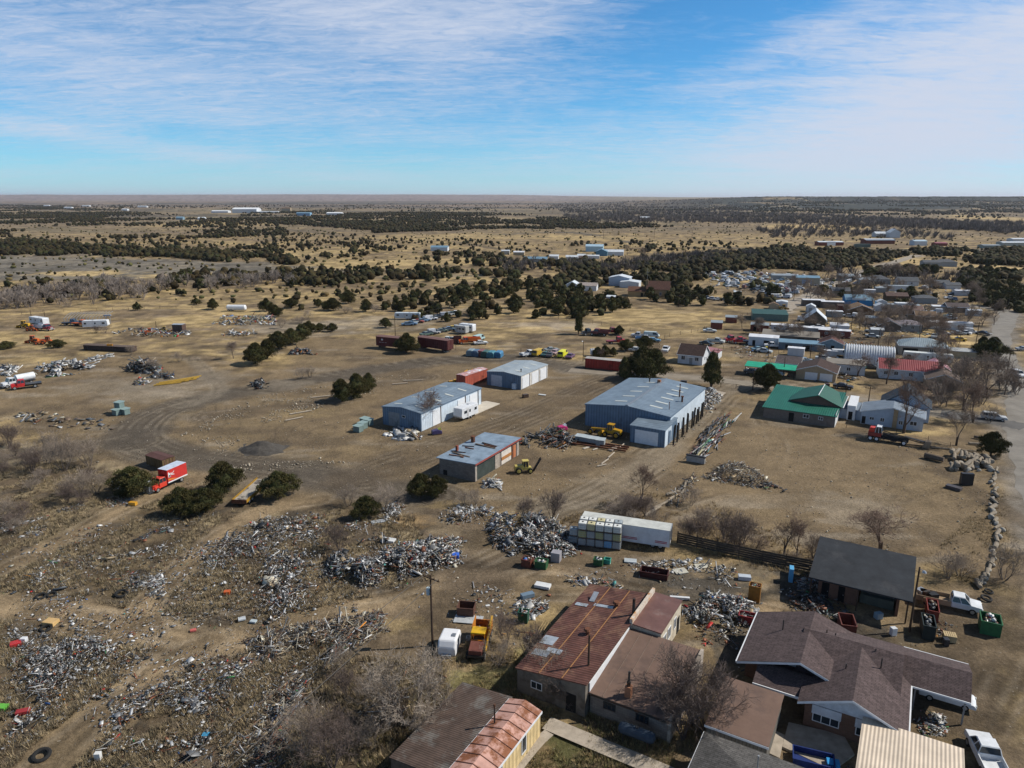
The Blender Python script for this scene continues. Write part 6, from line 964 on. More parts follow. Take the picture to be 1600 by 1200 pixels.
def car(px, kind, c, rz, label, name=None, cat=None, group=None, c2=None, at=None, simple=False, L=None, z=None):
    p = at if at is not None else G(*px); m = paint(c); m2 = paint(c2) if c2 else m
    t = thing(name or {'pickup': 'pickup_truck', 'suv': 'estate_car', 'sedan': 'car', 'van': 'van'}[kind], label, cat or {'pickup': 'pickup', 'suv': 'car', 'sedan': 'car', 'van': 'van'}[kind], (p[0], p[1], TZ(p[0], p[1]) if z is None else z), rz, group)
    if kind == 'pickup':
        L = L or 5.6; h = L / 2; w = .95
        b = MB().prism([(-h, .5), (h, .48), (h + .04, .8), (h - .08, 1.06), (h - 1.15, 1.16), (h - 3.0, 1.16), (h - 3.0, 1.12), (-h, 1.12)] if False else [(h - 3.05, .5), (h, .48), (h + .04, .8), (h - .08, 1.04), (h - 1.2, 1.15), (h - 3.05, 1.17)], 'y', -w, w).build('body', m, t, .05)
        q = MB(); bl = h - 3.1; q.box(-h, -w, .5, bl, -w + .08, 1.15).box(-h, w - .08, .5, bl, w, 1.15).box(-h, -w + .081, .5, -h + .08, w - .081, 1.15).box(-h + .081, -w + .081, .5, bl, w - .081, .72); q.build('bed', m2, t, .02)
        cabin(t, h - 3.05, h - 1.15, .90, 1.15, h - 2.95, h - 1.75, .72, 1.78, m); MB().box(h, -w + .05, .42, h + .12, w - .05, .62).build('bumper', STEEL, t)
        for x in (h - .95, -h + 1.15):
            for s in (-1, 1): wheel(t, x, s * .86, .38, .24)
        lamps(t, h + .03, -h, .74, .82)
        if L > 6: [MB().prism([(x - .55, .5), (x + .55, .5), (x + .42, 1.0), (x - .42, 1.0)], 'y', s * .95, s * 1.12).build('fender', m2, t) for x in (-h + 1.15,) for s in (-1, 1)]
    else:
        L = L or {'suv': 4.7, 'sedan': 4.6, 'van': 5.2}[kind]; h = L / 2; w = .9
        if kind == 'suv': pr = [(-h, .42), (h, .42), (h + .05, .7), (h - .15, .93), (h - 1.25, 1.02), (-h, 1.04)]; cb = (-h + .05, h - 1.2, .84, 1.0, -h + .3, h - 2.0, .68, 1.66)
        elif kind == 'sedan': pr = [(-h, .38), (h, .38), (h + .03, .62), (h - .2, .82), (h - 1.3, .93), (-h + .9, .95), (-h, .88)]; cb = (-h + .75, h - 1.25, .82, .9, -h + 1.35, h - 2.05, .64, 1.38)
        else: pr = [(-h, .42), (h, .42), (h + .03, .8), (h - .3, 1.08), (-h, 1.15)]; cb = (-h, h - .35, .88, 1.1, -h + .1, h - 1.1, .76, 1.95)
        MB().prism(pr, 'y', -w, w).build('body', m, t, .05); cabin(t, *cb, m, mullions=(.33, .66))
        if kind == 'van': MB().box(-h + .2, -.90, 1.1, h - 2.2, .90, 1.85).build('panel', m, t)
        for x in (h - .85, -h + .9):
            for s in (-1, 1): wheel(t, x, s * .82, .33, .2)
        lamps(t, h + .02, -h, .66, .68)
    return t
CRW = (.62, .64, .66)
pk = car((1480, 950), 'pickup', CRW, -27, 'white pickup with tan lower sides parked right of the black roofed shed', c2=(.34, .24, .15), at=LP(G(1480, 947), 0, 0), L=6.6)
for i, (x, y, a) in enumerate([(-2.4, .1, 0), (-1.6, -.2, .6), (-2.8, .2, .9)]): MB().cbox((x, y, 1.1), (1.0, .8, .5), a).build('bed_load', [DSTEEL, BLACK, STEEL][i], pk)
car(None, 'pickup', CRW, 75, 'white pickup at the bottom right corner, seen from above', at=(*G(1541, 1192)[:2], 0), L=5.4)
car(None, 'sedan', CRW, -30, 'white car whose nose sticks out from under the mauve carport roof', at=LP(HL, 11.75, 10.7))
car((1552, 656), 'suv', (.42, .44, .46), -26, 'silver estate car driving on the side street by the junction'); car((1590, 588), 'suv', CRW, -96, 'white car coming down the gravel road')
car((1317, 607), 'sedan', (.02, .02, .024), -28, 'black car parked across the street from the green roof'); car((1040, 549), 'pickup', CRW, -110, 'small white pickup facing the camera beside the white house'); car((994, 549), 'sedan', (.50, .54, .56), -22, 'silver car between the junipers behind the red container')
car((1211, 586), 'sedan', CRW, -40, 'white car at the right end of the green carport'); car((1176, 584), 'sedan', (.1, .08, .07), -30, 'dark car in the shade of the green carport'); car((1190, 583), 'sedan', (.3, .06, .06), -30, 'red car in the middle of the green carport'); car((1208, 543), 'pickup', CRW, 170, 'white flatbed pickup in the town yard left of the mobile homes')
car((1006, 532), 'pickup', (.5, .52, .55), -20, 'pale truck with a blue hood in the pasture corner', c2=(.10, .22, .38)); car((1018, 527), 'van', (.45, .52, .52), -20, 'pale green white van behind the blue hooded truck'); car((999, 527), 'pickup', (.45, .47, .5), 160, 'grey truck left of the pale van in the pasture corner'); car((1021, 534), 'sedan', (.12, .28, .42), -10, 'blue car right of the blue hooded truck')
car((1109, 519), 'sedan', (.5, .54, .55), -10, 'pale car beside the red shed at the fence end'); car((1118, 536), 'pickup', (.42, .44, .42), -30, 'pale pickup behind the fence near the white house'); car((1104, 539), 'sedan', (.04, .05, .05), -40, 'dark car left of the pale pickup near the white house'); car((1185, 548), 'sedan', (.12, .22, .28), 10, 'blue grey car in front of the white flat building')
car((1466, 556), 'sedan', CRW, -8, 'white car beside the long low shed'); car((1258, 566), 'sedan', (.2, .28, .36), 5, 'blue grey pickup shell behind the brown garage'); car((1497, 523), 'sedan', (.3, .36, .4), -10, 'blue grey car at the end of the white mobile home'); car((1537, 523), 'sedan', (.05, .05, .055), -60, 'dark car near the gravel road in town'); car((1600, 548), 'sedan', (.3, .33, .36), -10, 'grey car at the right edge beyond the road'); car((1313, 556), 'van', CRW, -15, 'white van beside the ribbed metal hut')
for (px, k, c, lb, rz) in [((826, 556), 'pickup', CRW, 'white tow pickup at the left end of the junked car row', 35), ((841, 555), 'van', (.5, .33, .04), 'ochre van in the junked car row', 60), ((852, 556), 'sedan', (.05, .12, .12), 'dark teal car in the junked car row', 70), ((859, 557), 'sedan', (.08, .08, .09), 'black car in the middle of the junked car row', 80), ((868, 553), 'sedan', (.45, .32, .34), 'pinkish car in the junked car row', 60), ((879, 557), 'van', (.62, .60, .03), 'bright yellow beetle shaped car in the junked row', 70), ((891, 559), 'sedan', (.14, .08, .16), 'purple car at the right end of the junked row', 70), ((862, 549), 'sedan', (.25, .28, .28), 'grey car behind the junked row', 20)]: car(px, k, c, rz, lb)
def simple_car_mesh(c, kind=0):
    b = MB(); L = 4.6; h = 2.3; b.prism([(-h, .3), (h, .3), (h, .68), (h - 1.2, .9), (-h + .8, .92), (-h, .85)], 'y', -.88, .88, 0)
    frustum(b, -h + .8, h - 1.25, .8, .9, -h + 1.4, h - 2.0, .62, 1.36, 1); frustum(b, -h + 1.38, h - 1.98, .64, 1.36, -h + 1.42, h - 2.02, .6, 1.42, 0)
    for x in (-1.4, 1.4):
        for s in (-1, 1): b.tube((x, s * .9 - .1, .32), (x, s * .9 + .1, .32), .33, .33, 8, 2)
    if kind == 1: b.box(-h + .2, -.84, .9, .4, .84, 1.8, 0)
    return b.mesh('car', [paint(c), GLASS, RUBBER])
JC = [simple_car_mesh(c, k) for c, k in [((.6, .62, .64), 0), ((.5, .52, .55), 1), ((.3, .32, .35), 0), ((.05, .06, .07), 0), ((.12, .2, .3), 0), ((.3, .07, .05), 0), ((.45, .40, .3), 1), ((.6, .62, .64), 1), ((.1, .15, .13), 0), ((.5, .35, .05), 0), ((.38, .42, .44), 0), ((.22, .12, .10), 1)]]
JL = ['white saloon', 'pale grey van', 'grey saloon', 'black saloon', 'blue saloon', 'red saloon', 'cream van', 'white van', 'dark green saloon', 'yellow saloon', 'silver saloon', 'brown van']
def junkcar(px, py, rz, i=None, where='in the crowded junk yard beyond the church', group='junked cars in the far yard'):
    i = random.choices(range(12), [7, 4, 3, 5, 3, 1, 2, 6, 2, 1, 5, 1])[0] if i is None else i; p = G(px, py); o = bpy.data.objects.new('junked_car', JC[i]); link(o); o.location = (p.x, p.y, TZ(p.x, p.y)); o.rotation_euler = (0, 0, R(rz)); tag(o, JL[i] + ' ' + where, 'car', group + ', ' + JL[i]); return o
jk = [(1097, 428), (1180, 424), (1210, 430), (1300, 437), (1302, 452), (1262, 458), (1225, 468), (1195, 462), (1130, 446)]
for (px, py) in poly_samples(jk, 190): junkcar(px, py, random.choice((60, -30, 150, 62, 55)) + random.uniform(-12, 12))
for i in range(12): junkcar(1316 + i * 2.3 + random.uniform(-1, 1), 446 - i * 1.1, 60 + random.uniform(-10, 10), where='parked along the straight road by the junk yard', group='cars along the straight road')
for i in range(15): junkcar(637 + i * 5.4, 508 - i * 1.25 + random.uniform(-.8, .8), 20 + random.uniform(-25, 25), where='in the upper line of cars above the maroon boxcars', group='upper line of junked cars')
for i in range(9): junkcar(666 + i * 6, 524 - i * 1.3, 25 + random.uniform(-25, 25), where='in the lower line of cars above the maroon boxcars', group='lower line of junked cars')
for i, (x, y) in enumerate([(1098, 466), (1106, 467), (1113, 468), (1121, 469), (1132, 470), (1090, 463), (1140, 474), (1048, 466), (1052, 464)]): junkcar(x, y, random.uniform(-40, 60), where='among the junipers right of the church', group='cars right of the church')
car((697, 534), 'pickup', (.5, .52, .5), -10, 'pale pickup left of the brown crate, by the orange truck'); car((706, 535), 'pickup', (.45, .48, .48), 20, 'grey pickup beside the brown crate by the orange truck'); car((751, 538), 'sedan', (.6, .62, .62), 15, 'white car right of the orange truck'); car((748, 532), 'van', (.35, .5, .5), 60, 'pale blue van just behind the white car by the orange truck')
for (px, py) in poly_samples([(1170, 540), (1190, 505), (1320, 480), (1540, 490), (1545, 545), (1440, 590), (1260, 580)], 34):
    p_ = G(px, py)
    if all((p_.x - a) ** 2 + (p_.y - b) ** 2 > (c * .8) ** 2 for a, b, c in CLEAR): junkcar(px, py, random.choice((-30, 60, 150)) + random.uniform(-15, 15), where='parked somewhere between the town houses', group='cars between the town houses')
for (px, py) in poly_samples([(1330, 440), (1500, 450), (1500, 475), (1320, 470)], 20): junkcar(px, py, random.uniform(0, 180), where='parked near the far bungalows', group='cars near the far bungalows')
def truck(px, rz, label, c, body='box', cb=(.5, .5, .5), L=7.0, at=None, name='truck', hood=True, bh=2.4, roofc=None, W=2.3):
    p = at if at is not None else G(*px); t = thing(name, label, 'truck', (p[0], p[1], TZ(p[0], p[1])), rz); m = paint(c); h = L / 2; w = W / 2
    MB().box(-h, -.4, .55, h - .3, .4, .8).build('chassis', DSTEEL, t); x0 = h - (2.9 if hood else 1.7)
    if hood:
        MB().prism([(h - 1.3, .6), (h, .6), (h, 1.35), (h - 1.3, 1.5)], 'y', -.75, .75).build('hood', m, t, .06); MB().box(h, -.5, .65, h + .06, .5, 1.3).build('grille', STEEL, t)
        for s in (-1, 1): MB().prism([(h - 1.35, .6), (h - .1, .6), (h - .25, 1.0), (h - 1.1, 1.05)], 'y', s * .76, s * 1.1).build('fender', m, t)
    MB().box(x0, -w + .15, .6, x0 + 1.6, w - .15, 1.5).build('cab_body', m, t, .05); cabin(t, x0, x0 + 1.6, w - .15, 1.5, x0 + .1, x0 + 1.35, w - .3, 2.3, m); MB().box(h + .06, -w + .1, .5, h + .2, w - .1, .75).build('bumper', STEEL, t)
    for x in ((h - .75, -h + 1.2, -h + 2.2) if L > 8 else (h - .75, -h + 1.4)):
        for s in (-1, 1): wheel(t, x, s * (w - .2), .48, .3)
    bx = x0 - .15
    if body == 'box':
        MB().box(-h, -w, .95, bx, w, .95 + bh).build('cargo_box', paint(cb), t, .03); MB().box(-h, -w, .95 + bh, bx, w, .99 + bh).build('box_roof', WHITE if roofc is None else paint(roofc), t); MB().box(-h + .02, -w - .02, .93, bx - .02, w + .02, 1.16).build('side_stripe', WHITE, t)
    elif body == 'tank': MB().lathe([(.5, -h), (.95, -h + .15), (.95, bx - .2), (.5, bx)], (0, 0, 1.85), 16, M=Matrix.Rotation(R(90), 4, 'Y')).build('tank', paint(cb), t)
    elif body == 'dump': q = MB(); q.box(-h, -w, 1.0, bx, w, 1.15).box(-h, -w, 1.16, bx, -w + .1, 2.1).box(-h, w - .1, 1.16, bx, w, 2.1).box(bx - .1, -w + .11, 1.16, bx, w - .11, 2.3); q.build('dump_body', paint(cb), t)
    elif body == 'flat': MB().box(-h, -w, 1.0, bx, w, 1.15).build('flatbed', paint(cb), t)
    return t
rt = truck(None, -103 + 0, 'bright red truck with a white roofed red cargo box among the junipers', (.62, .055, .03), 'box', (.50, .035, .03), 7.6, at=(*(G(232, 768) * .5 + G(283, 750) * .5 + Vector((.4, 0, 0)))[:2], 0), name='box_truck', roofc=(.5, .56, .66), bh=2.5)
rt.rotation_euler = (0, 0, R(-112)); rt.scale = (.88, .88, .88)
# white emblem on the visible side of the cargo box (side facing the sun, local +y)
em = MB()
for poly in ([(.55, 2.0), (.0, 2.0), (.1, 2.6), (.45, 3.0), (.55, 2.9)], [(.0, 2.35), (-.85, 2.15), (-.80, 2.3), (-.15, 2.5)], [(.1, 2.75), (-.45, 2.62), (-.85, 2.95), (-.75, 2.7), (-.35, 2.5), (.05, 2.6)]): em.prism(poly, 'y', 1.155, 1.175)
em.build('emblem', WHITE, rt); MB().prism([(.6, 1.75), (-1.6, 1.25), (.6, 1.45)], 'y', 1.156, 1.17).build('orange_stripe', paint((.6, .25, .03)), rt); MB().box(.1, 1.176, 2.05, .38, 1.19, 2.4).build('dark_mark', BLACK, rt)
truck(None, 237, 'old white tank truck at the left edge of the yard', (.60, .62, .64), 'tank', (.62, .64, .66), 7.6, at=(*G(30, 602)[:2], 0)); truck(None, 215, 'red flatbed truck cab in front of the old white tank truck', (.5, .03, .03), 'flat', (.04, .04, .04), 6.4, at=(*G(42, 606)[:2], 0))
truck((69, 516), -18, 'dump truck with a white body and dark red cab near the white caravan', (.22, .03, .04), 'dump', (.55, .58, .62), 7.5); truck((126, 509), -15, 'orange truck under the bare steel frame', (.55, .12, .03), 'flat', (.5, .12, .03), 6.5); truck((111, 508), 10, 'blue dark truck at the left end of the steel frame', (.06, .09, .16), 'flat', (.04, .04, .05), 6)
truck((734, 537), 190, 'orange flatbed truck near the row of tanks', (.62, .12, .02), 'dump', (.6, .13, .02), 7.2); truck((962, 537), 10, 'red truck cab with a low trailer in the pasture', (.38, .03, .03), 'flat', (.2, .03, .03), 6.4); truck((950, 522), 15, 'dark red truck in the cluster of old trucks', (.2, .03, .04), 'flat', (.06, .04, .04), 7.5); truck((924, 523), 200, 'black truck in the cluster of old trucks', (.03, .03, .035), 'flat', (.03, .03, .03), 7); truck((937, 524), 160, 'brown red truck in the middle of the old truck cluster', (.17, .04, .04), 'dump', (.14, .04, .04), 6.5)
truck((1148, 534), 195, 'red truck beside the white flat topped building', (.33, .03, .04), 'flat', (.25, .03, .03), 7.5); truck((1160, 537), 170, 'bright red truck cab right behind the other red truck', (.42, .03, .03), 'flat', (.1, .03, .03), 6)
def caravan(px, rz, label, L=6.2, at=None, c=(.64, .66, .68), W=2.3, H=2.3, name='caravan'):
    p = at if at is not None else G(*px); t = thing(name, label, 'caravan', (p[0], p[1], TZ(p[0], p[1])), rz); h = L / 2; w = W / 2
    MB().prism([(-h, .5), (h - .5, .5), (h, 1.0), (h - .15, .4 + H), (h - .5, .5 + H), (-h + .2, .5 + H), (-h, .3 + H)], 'y', -w, w).build('body', paint(c), t, .05)
    for s in (-1, 1):
        for x, l in ((-h + .6, .8), (-.2, .5), (h - 1.9, 1.0)): b = MB().box(x, s * w - (.0 if s > 0 else .03), 1.5, x + l, s * w + (.03 if s > 0 else 0), 2.1); b.build('window', GLASS, t)
        for x in (-.5, .4): wheel(t, x, s * (w - .15), .33, .2)
    MB().box(-w * 0 + .5, w + .001, .7, 1.1, w + .03, 2.4).build('door', mat('caravan_door', (.5, .5, .5), .5), t); MB().tube((h - .2, -.4, .5), (h + 1, 0, .5), .05).tube((h - .2, .4, .5), (h + 1, 0, .5), .05).build('tow_bar', DSTEEL, t)
    MB().box(-1.2, -.3, .5 + H, -.6, .3, .62 + H).build('roof_hatch', mat('roof_hatch', (.4, .42, .45), .5), t); return t
caravan(None, 237, 'white caravan parked beside the long blue shed', 6.0, at=(*(LP(G(598.7, 662.5), 12.5, 12.5))[:2], 0)); caravan((62, 507), 150, 'white mobile home with dark windows at the far left yard', 9.5); caravan((151, 512), 10, 'white caravan in front of the bare steel frame', 8.5); caravan((730, 518), 150, 'silver caravan near the orange truck', 6); caravan((722, 521), 150, 'smaller grey caravan left of the silver one', 4.5, c=(.35, .36, .36))
caravan((637, 499), 178, 'long pale trailer half hidden behind junipers above the boxcars', 10, c=(.5, .55, .58), H=2.2); caravan((1448, 566), 157, 'long white trailer parked behind the red roofed house', 12.5, c=(.6, .62, .6)); caravan((930, 556), 0, 'tiny white trailer by the lamp post behind the red container', 3, H=1.5)
def railcar(px, rz, label, L, W, H, c, roofc, at=None, name='boxcar', wheels=True, rib=.35, z=.9):
    p = at if at is not None else G(*px); t = thing(name, label, name.replace('_', ' '), (p[0], p[1], TZ(p[0], p[1])), rz); z0 = z if wheels else .12
    MB().box(0, 0, z0, L, W, z0 + H).build('body', corr('ribs_%g%g%g' % c, c, 'xy', rib * 2.2, .35, .7, col2=tuple(x * .55 for x in c), amt=.3), t)
    MB().prism([(-.08, z0 + H), (W + .08, z0 + H), (W / 2, z0 + H + .22)], 'x', -.06, L + .06).build('roof', roofc, t)
    for x in (L * .38,): MB().box(x, -.06, z0 + .1, x + L * .2, -.005, z0 + H - .1).build('sliding_door', mat('door_%g%g%g' % c, tuple(x * .85 for x in c), .7), t)
    d = MB(); [d.tube((L + .05, y, z0 + .1), (L + .05, y, z0 + H - .1), .04, n=5) for y in (.4, .9, W - .9, W - .4)]; d.build('door_bars', mat('door_bars', (.35, .18, .14), .6), t)
    if wheels:
        for x in (1.6, L - 1.6): MB().box(x - .9, .2, .35, x + .9, W - .2, z0).build('bogie', DSTEEL, t)
    return t
DRED = (.115, .028, .026); b1 = railcar((588, 544), -24, 'farther maroon boxcar with a faded white emblem, half behind a tree', 12.2, 3.0, 2.9, DRED, mat('boxcar_roof', (.16, .09, .08), .7)); b2 = railcar((653, 545), -33, 'nearer dark maroon boxcar with a ladder at its end', 11.8, 3.0, 2.9, (.095, .024, .024), mat('boxcar_roof', (.16, .09, .08), .7))
MB().prism([(1.9, 2.9), (2.3, 3.3), (2.7, 2.9), (2.3, 2.6)], 'y', -.03, -.004).build('emblem', WHITE, b1)
for i, w in enumerate((.5, .3, .4, .25, .5)): MB().box(1.2 + i * .55, -.03, 2.0, 1.2 + i * .55 + w, -.004, 2.14).build('faded_mark', mat('faded_white', (.42, .36, .34), .8), b1)
for i, w in enumerate((.6, .4, .5)): MB().box(8.6 + i * .8, -.03, 2.5, 8.6 + i * .8 + w, -.004, 2.64).build('faded_mark', mat('faded_white', (.42, .36, .34), .8), b1)
MB().tube((11.9, 3.1, .5), (12.6, 3.1, .5), .05).tube((12.6, 3.1, .5), (12.6, 3.1, 2.6), .05).tube((12.6, 3.1, 2.6), (11.9, 3.1, 2.6), .05).build('ladder', DSTEEL, b2)
railcar((914, 575), -24, 'bright red storage container with a pale roof behind the warehouse yard', 10.4, 2.6, 2.7, (.30, .035, .025), mat('pale_container_roof', (.38, .36, .34), .6), name='storage_container', wheels=False); railcar(None, 56, 'faded red boxcar body behind the long blue shed', 9.5, 2.8, 2.9, (.36, .085, .055), mat('patched_roof', (.45, .25, .24), .6, col2=(.6, .6, .65), amt=.5), at=(*G(727, 606)[:2], 0), name='storage_container', wheels=False)
railcar((131, 547), -12, 'very long dark flat container with an orange panel on the left yard', 17, 2.5, 1.5, (.05, .035, .03), mat('brown_top', (.12, .09, .075), .8), name='storage_container', wheels=False); p = G(170, 548); o = MB().box(0, -.1, .1, 1.8, .1, 2.2).build('orange_panel', mat('orange_panel_paint', (.65, .26, .02), .6)); o.location = (p.x, p.y - .6, 0); tag(o, 'square orange panel leaning on the long dark container', 'panel')
railcar((229, 726), -32, 'rusted open topped container hidden behind the juniper near the red truck', 5.0, 2.4, 1.7, (.13, .09, .04), mat('rust_bars', (.09, .045, .04), .9), name='storage_container', wheels=False)
railcar((270, 521), -5, 'old brown hopper shed with a pale slatted end', 3.6, 2.6, 2.2, (.10, .07, .055), GALV, name='storage_container', wheels=True)
# long white semi trailer
T0 = G(1045, 861); st = thing('semi_trailer', 'long white box trailer with red stripes beside the stacked tanks', 'trailer', (T0.x, T0.y, 0), -19)
MB().box(-12.2, .0, .5, -.0, 2.4, .62).box(-12.2, 0, .62, -.0, .05, 2.9).box(-12.2, 2.35, .62, 0, 2.4, 2.9).box(-12.2, .051, .62, -12.14, 2.349, 2.9).build('body', mat('white_trailer_side', (.56, .58, .62), .5, 0, .2, .8), st)
MB().box(-12.22, -.02, 2.9, .02, 2.42, 2.95).build('roof', mat('trailer_roof', (.48, .49, .46), .6, 0, .25, .8), st); f = MB(); f.box(.0, -.05, .5, .09, .1, 2.95).box(.0, 2.3, .5, .09, 2.45, 2.95).box(0, .1, 2.8, .09, 2.3, 2.95); f.build('rear_frame', STEEL, st)
for (a, b, z) in [(-6.6, -4.3, 1.15), (-6.6, -4.3, .95), (-1.9, -.3, 1.15), (-1.9, -.3, .95)]: MB().box(a, -.025, z, b, -.004, z + .1).build('red_stripe', mat('red_stripe', (.35, .04, .07), .6), st)
for x in (-2.2, -1.2): [wheel(st, x, y - 0, .42, .28) for y in (.25, 2.15)]
MB().tube((-10, .4, 0), (-10, .4, .5), .07).tube((-10, 2, 0), (-10, 2, .5), .07).build('landing_leg', DSTEEL, st); MB().box(-.9, .3, .63, -.2, 2.1, 2.6).build('load', mat('dark_load', (.05, .045, .04), .9, 0, .5, 4), st)
# plastic liquid tanks in cages
def tote(c, label, loc, rz):
    t = thing('liquid_tank', label, 'tank', loc, rz); b = MB().box(-.52, -.5, .14, .52, .5, 1.08).build('bottle', mat('tote_%g%g%g' % c, c, .45, 0, .15, 1.5), t, .10)
    g = MB()
    for z in (.16, .45, .75, 1.04): g.path([(-.56, -.54, z), (.56, -.54, z), (.56, .54, z), (-.56, .54, z), (-.56, -.54, z)], .016, 4)
    for i in range(5):
        x = -.56 + i * .28; g.tube((x, -.54, .12), (x, -.54, 1.06), .014, n=4).tube((x, .54, .12), (x, .54, 1.06), .014, n=4); y = -.54 + i * .27; g.tube((-.56, y, .12), (-.56, y, 1.06), .014, n=4).tube((.56, y, .12), (.56, y, 1.06), .014, n=4)
    g.build('cage', STEEL, t); MB().box(-.55, -.52, 0, .55, .52, .12).build('pallet', DSTEEL, t); MB().tube((0, 0, 1.08), (0, 0, 1.14), .12, n=10).build('cap', DSTEEL, t); return t
TC = {'w': ((.62, .63, .60), 'white'), 'y': ((.50, .45, .26), 'yellowed'), 'g': ((.30, .34, .36), 'grey'), 'b': ((.12, .34, .58), 'light blue'), 'o': ((.36, .36, .18), 'olive tinted')}
TI = G(910, 850); grid = {0: ['ogw', 'ygw'][1] , 1: 'ygo', 2: 'wow', 3: 'bgw', 4: 'ggw'}; col_n = ['first', 'second', 'third', 'fourth', 'fifth']; row_n = ['bottom', 'middle', 'top']
cols_ = ['gow', 'ggy', 'gow', 'bgw', 'gow']
for i in range(5):
    for k in range(3):
        c, nm = TC[cols_[i][k]]; q = LP(TI, i * 1.17, -.1, k * 1.15, -14); tote(c, '%s liquid tank, %s of the %s stack from the left' % (nm, row_n[k], col_n[i]), q, -14 + random.uniform(-2, 2))
for i in range(5):
    c, nm = TC['wwywg'[i]]; q = LP(TI, i * 1.17, 1.25, 2.3, -14); tote(c, '%s liquid tank on the top rear row, %s from the left' % (nm, col_n[i]), q, -14)
    q = LP(TI, i * 1.17, 1.25, 1.15, -14); tote(TC['g'][0], 'grey liquid tank hidden in the rear row, %s from the left' % col_n[i], q, -14); q = LP(TI, i * 1.17, 1.25, 0, -14); tote(TC['g'][0], 'grey liquid tank at the bottom of the rear row, %s from the left' % col_n[i], q, -14)
for k in range(2): tote(TC['gw'[0]][0], 'grey liquid tank standing left of the big stack, %s one' % ('lower', 'upper')[k], LP(TI, -1.25, .2, k * 1.15, -14), -10)
# machines
YEL = paint((.55, .30, .015)); ORG = paint((.58, .19, .012))
def machine(px, rz, label, c, name='wheel_loader', arm='bucket', s=1.0, at=None, cab=True, cat='loader', wheels=True):
    p = at if at is not None else G(*px); t = thing(name, label, cat, (p[0], p[1], TZ(p[0], p[1])), rz); m = paint(c)
    MB().prism([(-2.1, .7), (1.3, .7), (1.3, 1.2), (-.2, 1.35), (-.5, 1.75), (-2.1, 1.6)], 'y', -.55, .55).build('body', m, t, .05)
    if cab: cabin(t, -.5, .7, .55, 1.35, -.35, .55, .5, 2.5, m); MB().box(-.55, -.62, 2.5, .75, .62, 2.62).build('cab_roof', m, t)
    for x, r in ((-1.4, .7), (1.0, .55)):
        for y in (-.85, .85): wheel(t, x, y, r, .4, rim=m)
    if arm == 'bucket':
        for y in (-.5, .5): MB().tube((.4, y, 1.5), (2.3, y, .5), .09, n=5).build('lift_arm', m, t)
        MB().prism([(2.2, .1), (3.0, .05), (3.0, .12), (2.35, .25), (2.3, .9), (2.2, .9)], 'y', -1.05, 1.05).build('bucket', m, t)
    elif arm == 'hoe':
        MB().path([(-2.0, 0, 1.1), (-3.3, 0, 2.7), (-4.3, 0, 1.0)], .13, 5).build('boom', m, t); MB().prism([(-4.7, .4), (-4.1, .4), (-4.1, 1.0), (-4.5, .9)], 'y', -.3, .3).build('bucket', m, t)
        for y in (-.5, .5): MB().tube((.4, y, 1.5), (2.3, y, .5), .09, n=5).build('lift_arm', m, t)
        MB().prism([(2.2, .1), (3.0, .05), (3.0, .12), (2.35, .25), (2.3, .9), (2.2, .9)], 'y', -1.05, 1.05).build('bucket', m, t)
    elif arm == 'grader':
        MB().tube((1.0, 0, 1.35), (4.4, 0, 1.0), .2, n=6).build('frame_beam', m, t); MB().prism([(1.8, .3), (2.0, .3), (2.2, .9), (2.0, .9)], 'y', -1.5, 1.5).build('blade', m, t)
        for y in (-.8, .8): wheel(t, 4.2, y, .6, .35, rim=m)
    elif arm == 'lift':
        for y in (-.3, .3): MB().tube((1.7, y, .2), (3.3, y, 3.0), .09, n=4).build('mast_rail', DSTEEL, t)
        MB().cbox((2.5, 0, 1.5), (.1, 1.0, 3.0), 0, 0, 0, R(30)).build('mast_plate', BLACK, t)
    if s != 1: t.scale = (s, s, s)
    return t
machine(None, 148, 'yellow road grader parked against the big warehouse', (.42, .23, .012), 'road_grader', 'grader', 1.0, at=(*(G(955, 682))[:2], 0), cat='grader'); machine(None, 10, 'yellow lift machine with a raised black mast beside the block garage', (.50, .40, .10), 'forklift', 'lift', .85, at=(*G(820, 738)[:2], 0), cat='forklift'); machine((740, 585), 160, 'yellow loader behind the faded red container', (.6, .33, .02), 'wheel_loader', 'bucket', 1.0, cab=False)
machine((38, 512), 175, 'yellow loader with an open bucket at the far left yard', (.6, .34, .02)); machine((50, 517), 10, 'orange tractor between the yellow loader and the dump truck', (.5, .11, .02), 'tractor', 'bucket', .8, cat='tractor'); machine((52, 536), 175, 'left orange tractor of the group in the dry grass', (.55, .12, .02), 'tractor', 'bucket', .95, cat='tractor'); machine((62, 538), 200, 'middle orange tractor of the group in the dry grass', (.5, .10, .02), 'tractor', 'none', .8, cat='tractor', cab=False); machine((75, 537), 10, 'right orange tractor of the group in the dry grass', (.55, .12, .02), 'tractor', 'bucket', .95, cat='tractor')
machine((234, 522), 30, 'small orange machine among the scrap left of the hopper shed', (.45, .10, .02), 'tractor', 'none', .8, cat='tractor'); machine((257, 519), 10, 'ochre machine beside the hopper shed', (.40, .26, .04), 'tractor', 'bucket', .8, cat='tractor'); machine((707, 600), 190, 'orange machine partly hidden behind the long blue shed', (.6, .3, .02), 'tractor', 'none', .7, cat='tractor', cab=False); machine((1197, 545), 80, 'small yellow hoist in the town yard', (.55, .4, .02), 'tractor', 'none', .5, cat='tractor', cab=False)
machine((1224, 484), 0, 'ochre machine behind the white box shed', (.35, .22, .05), 'tractor', 'bucket', .9, cat='tractor')
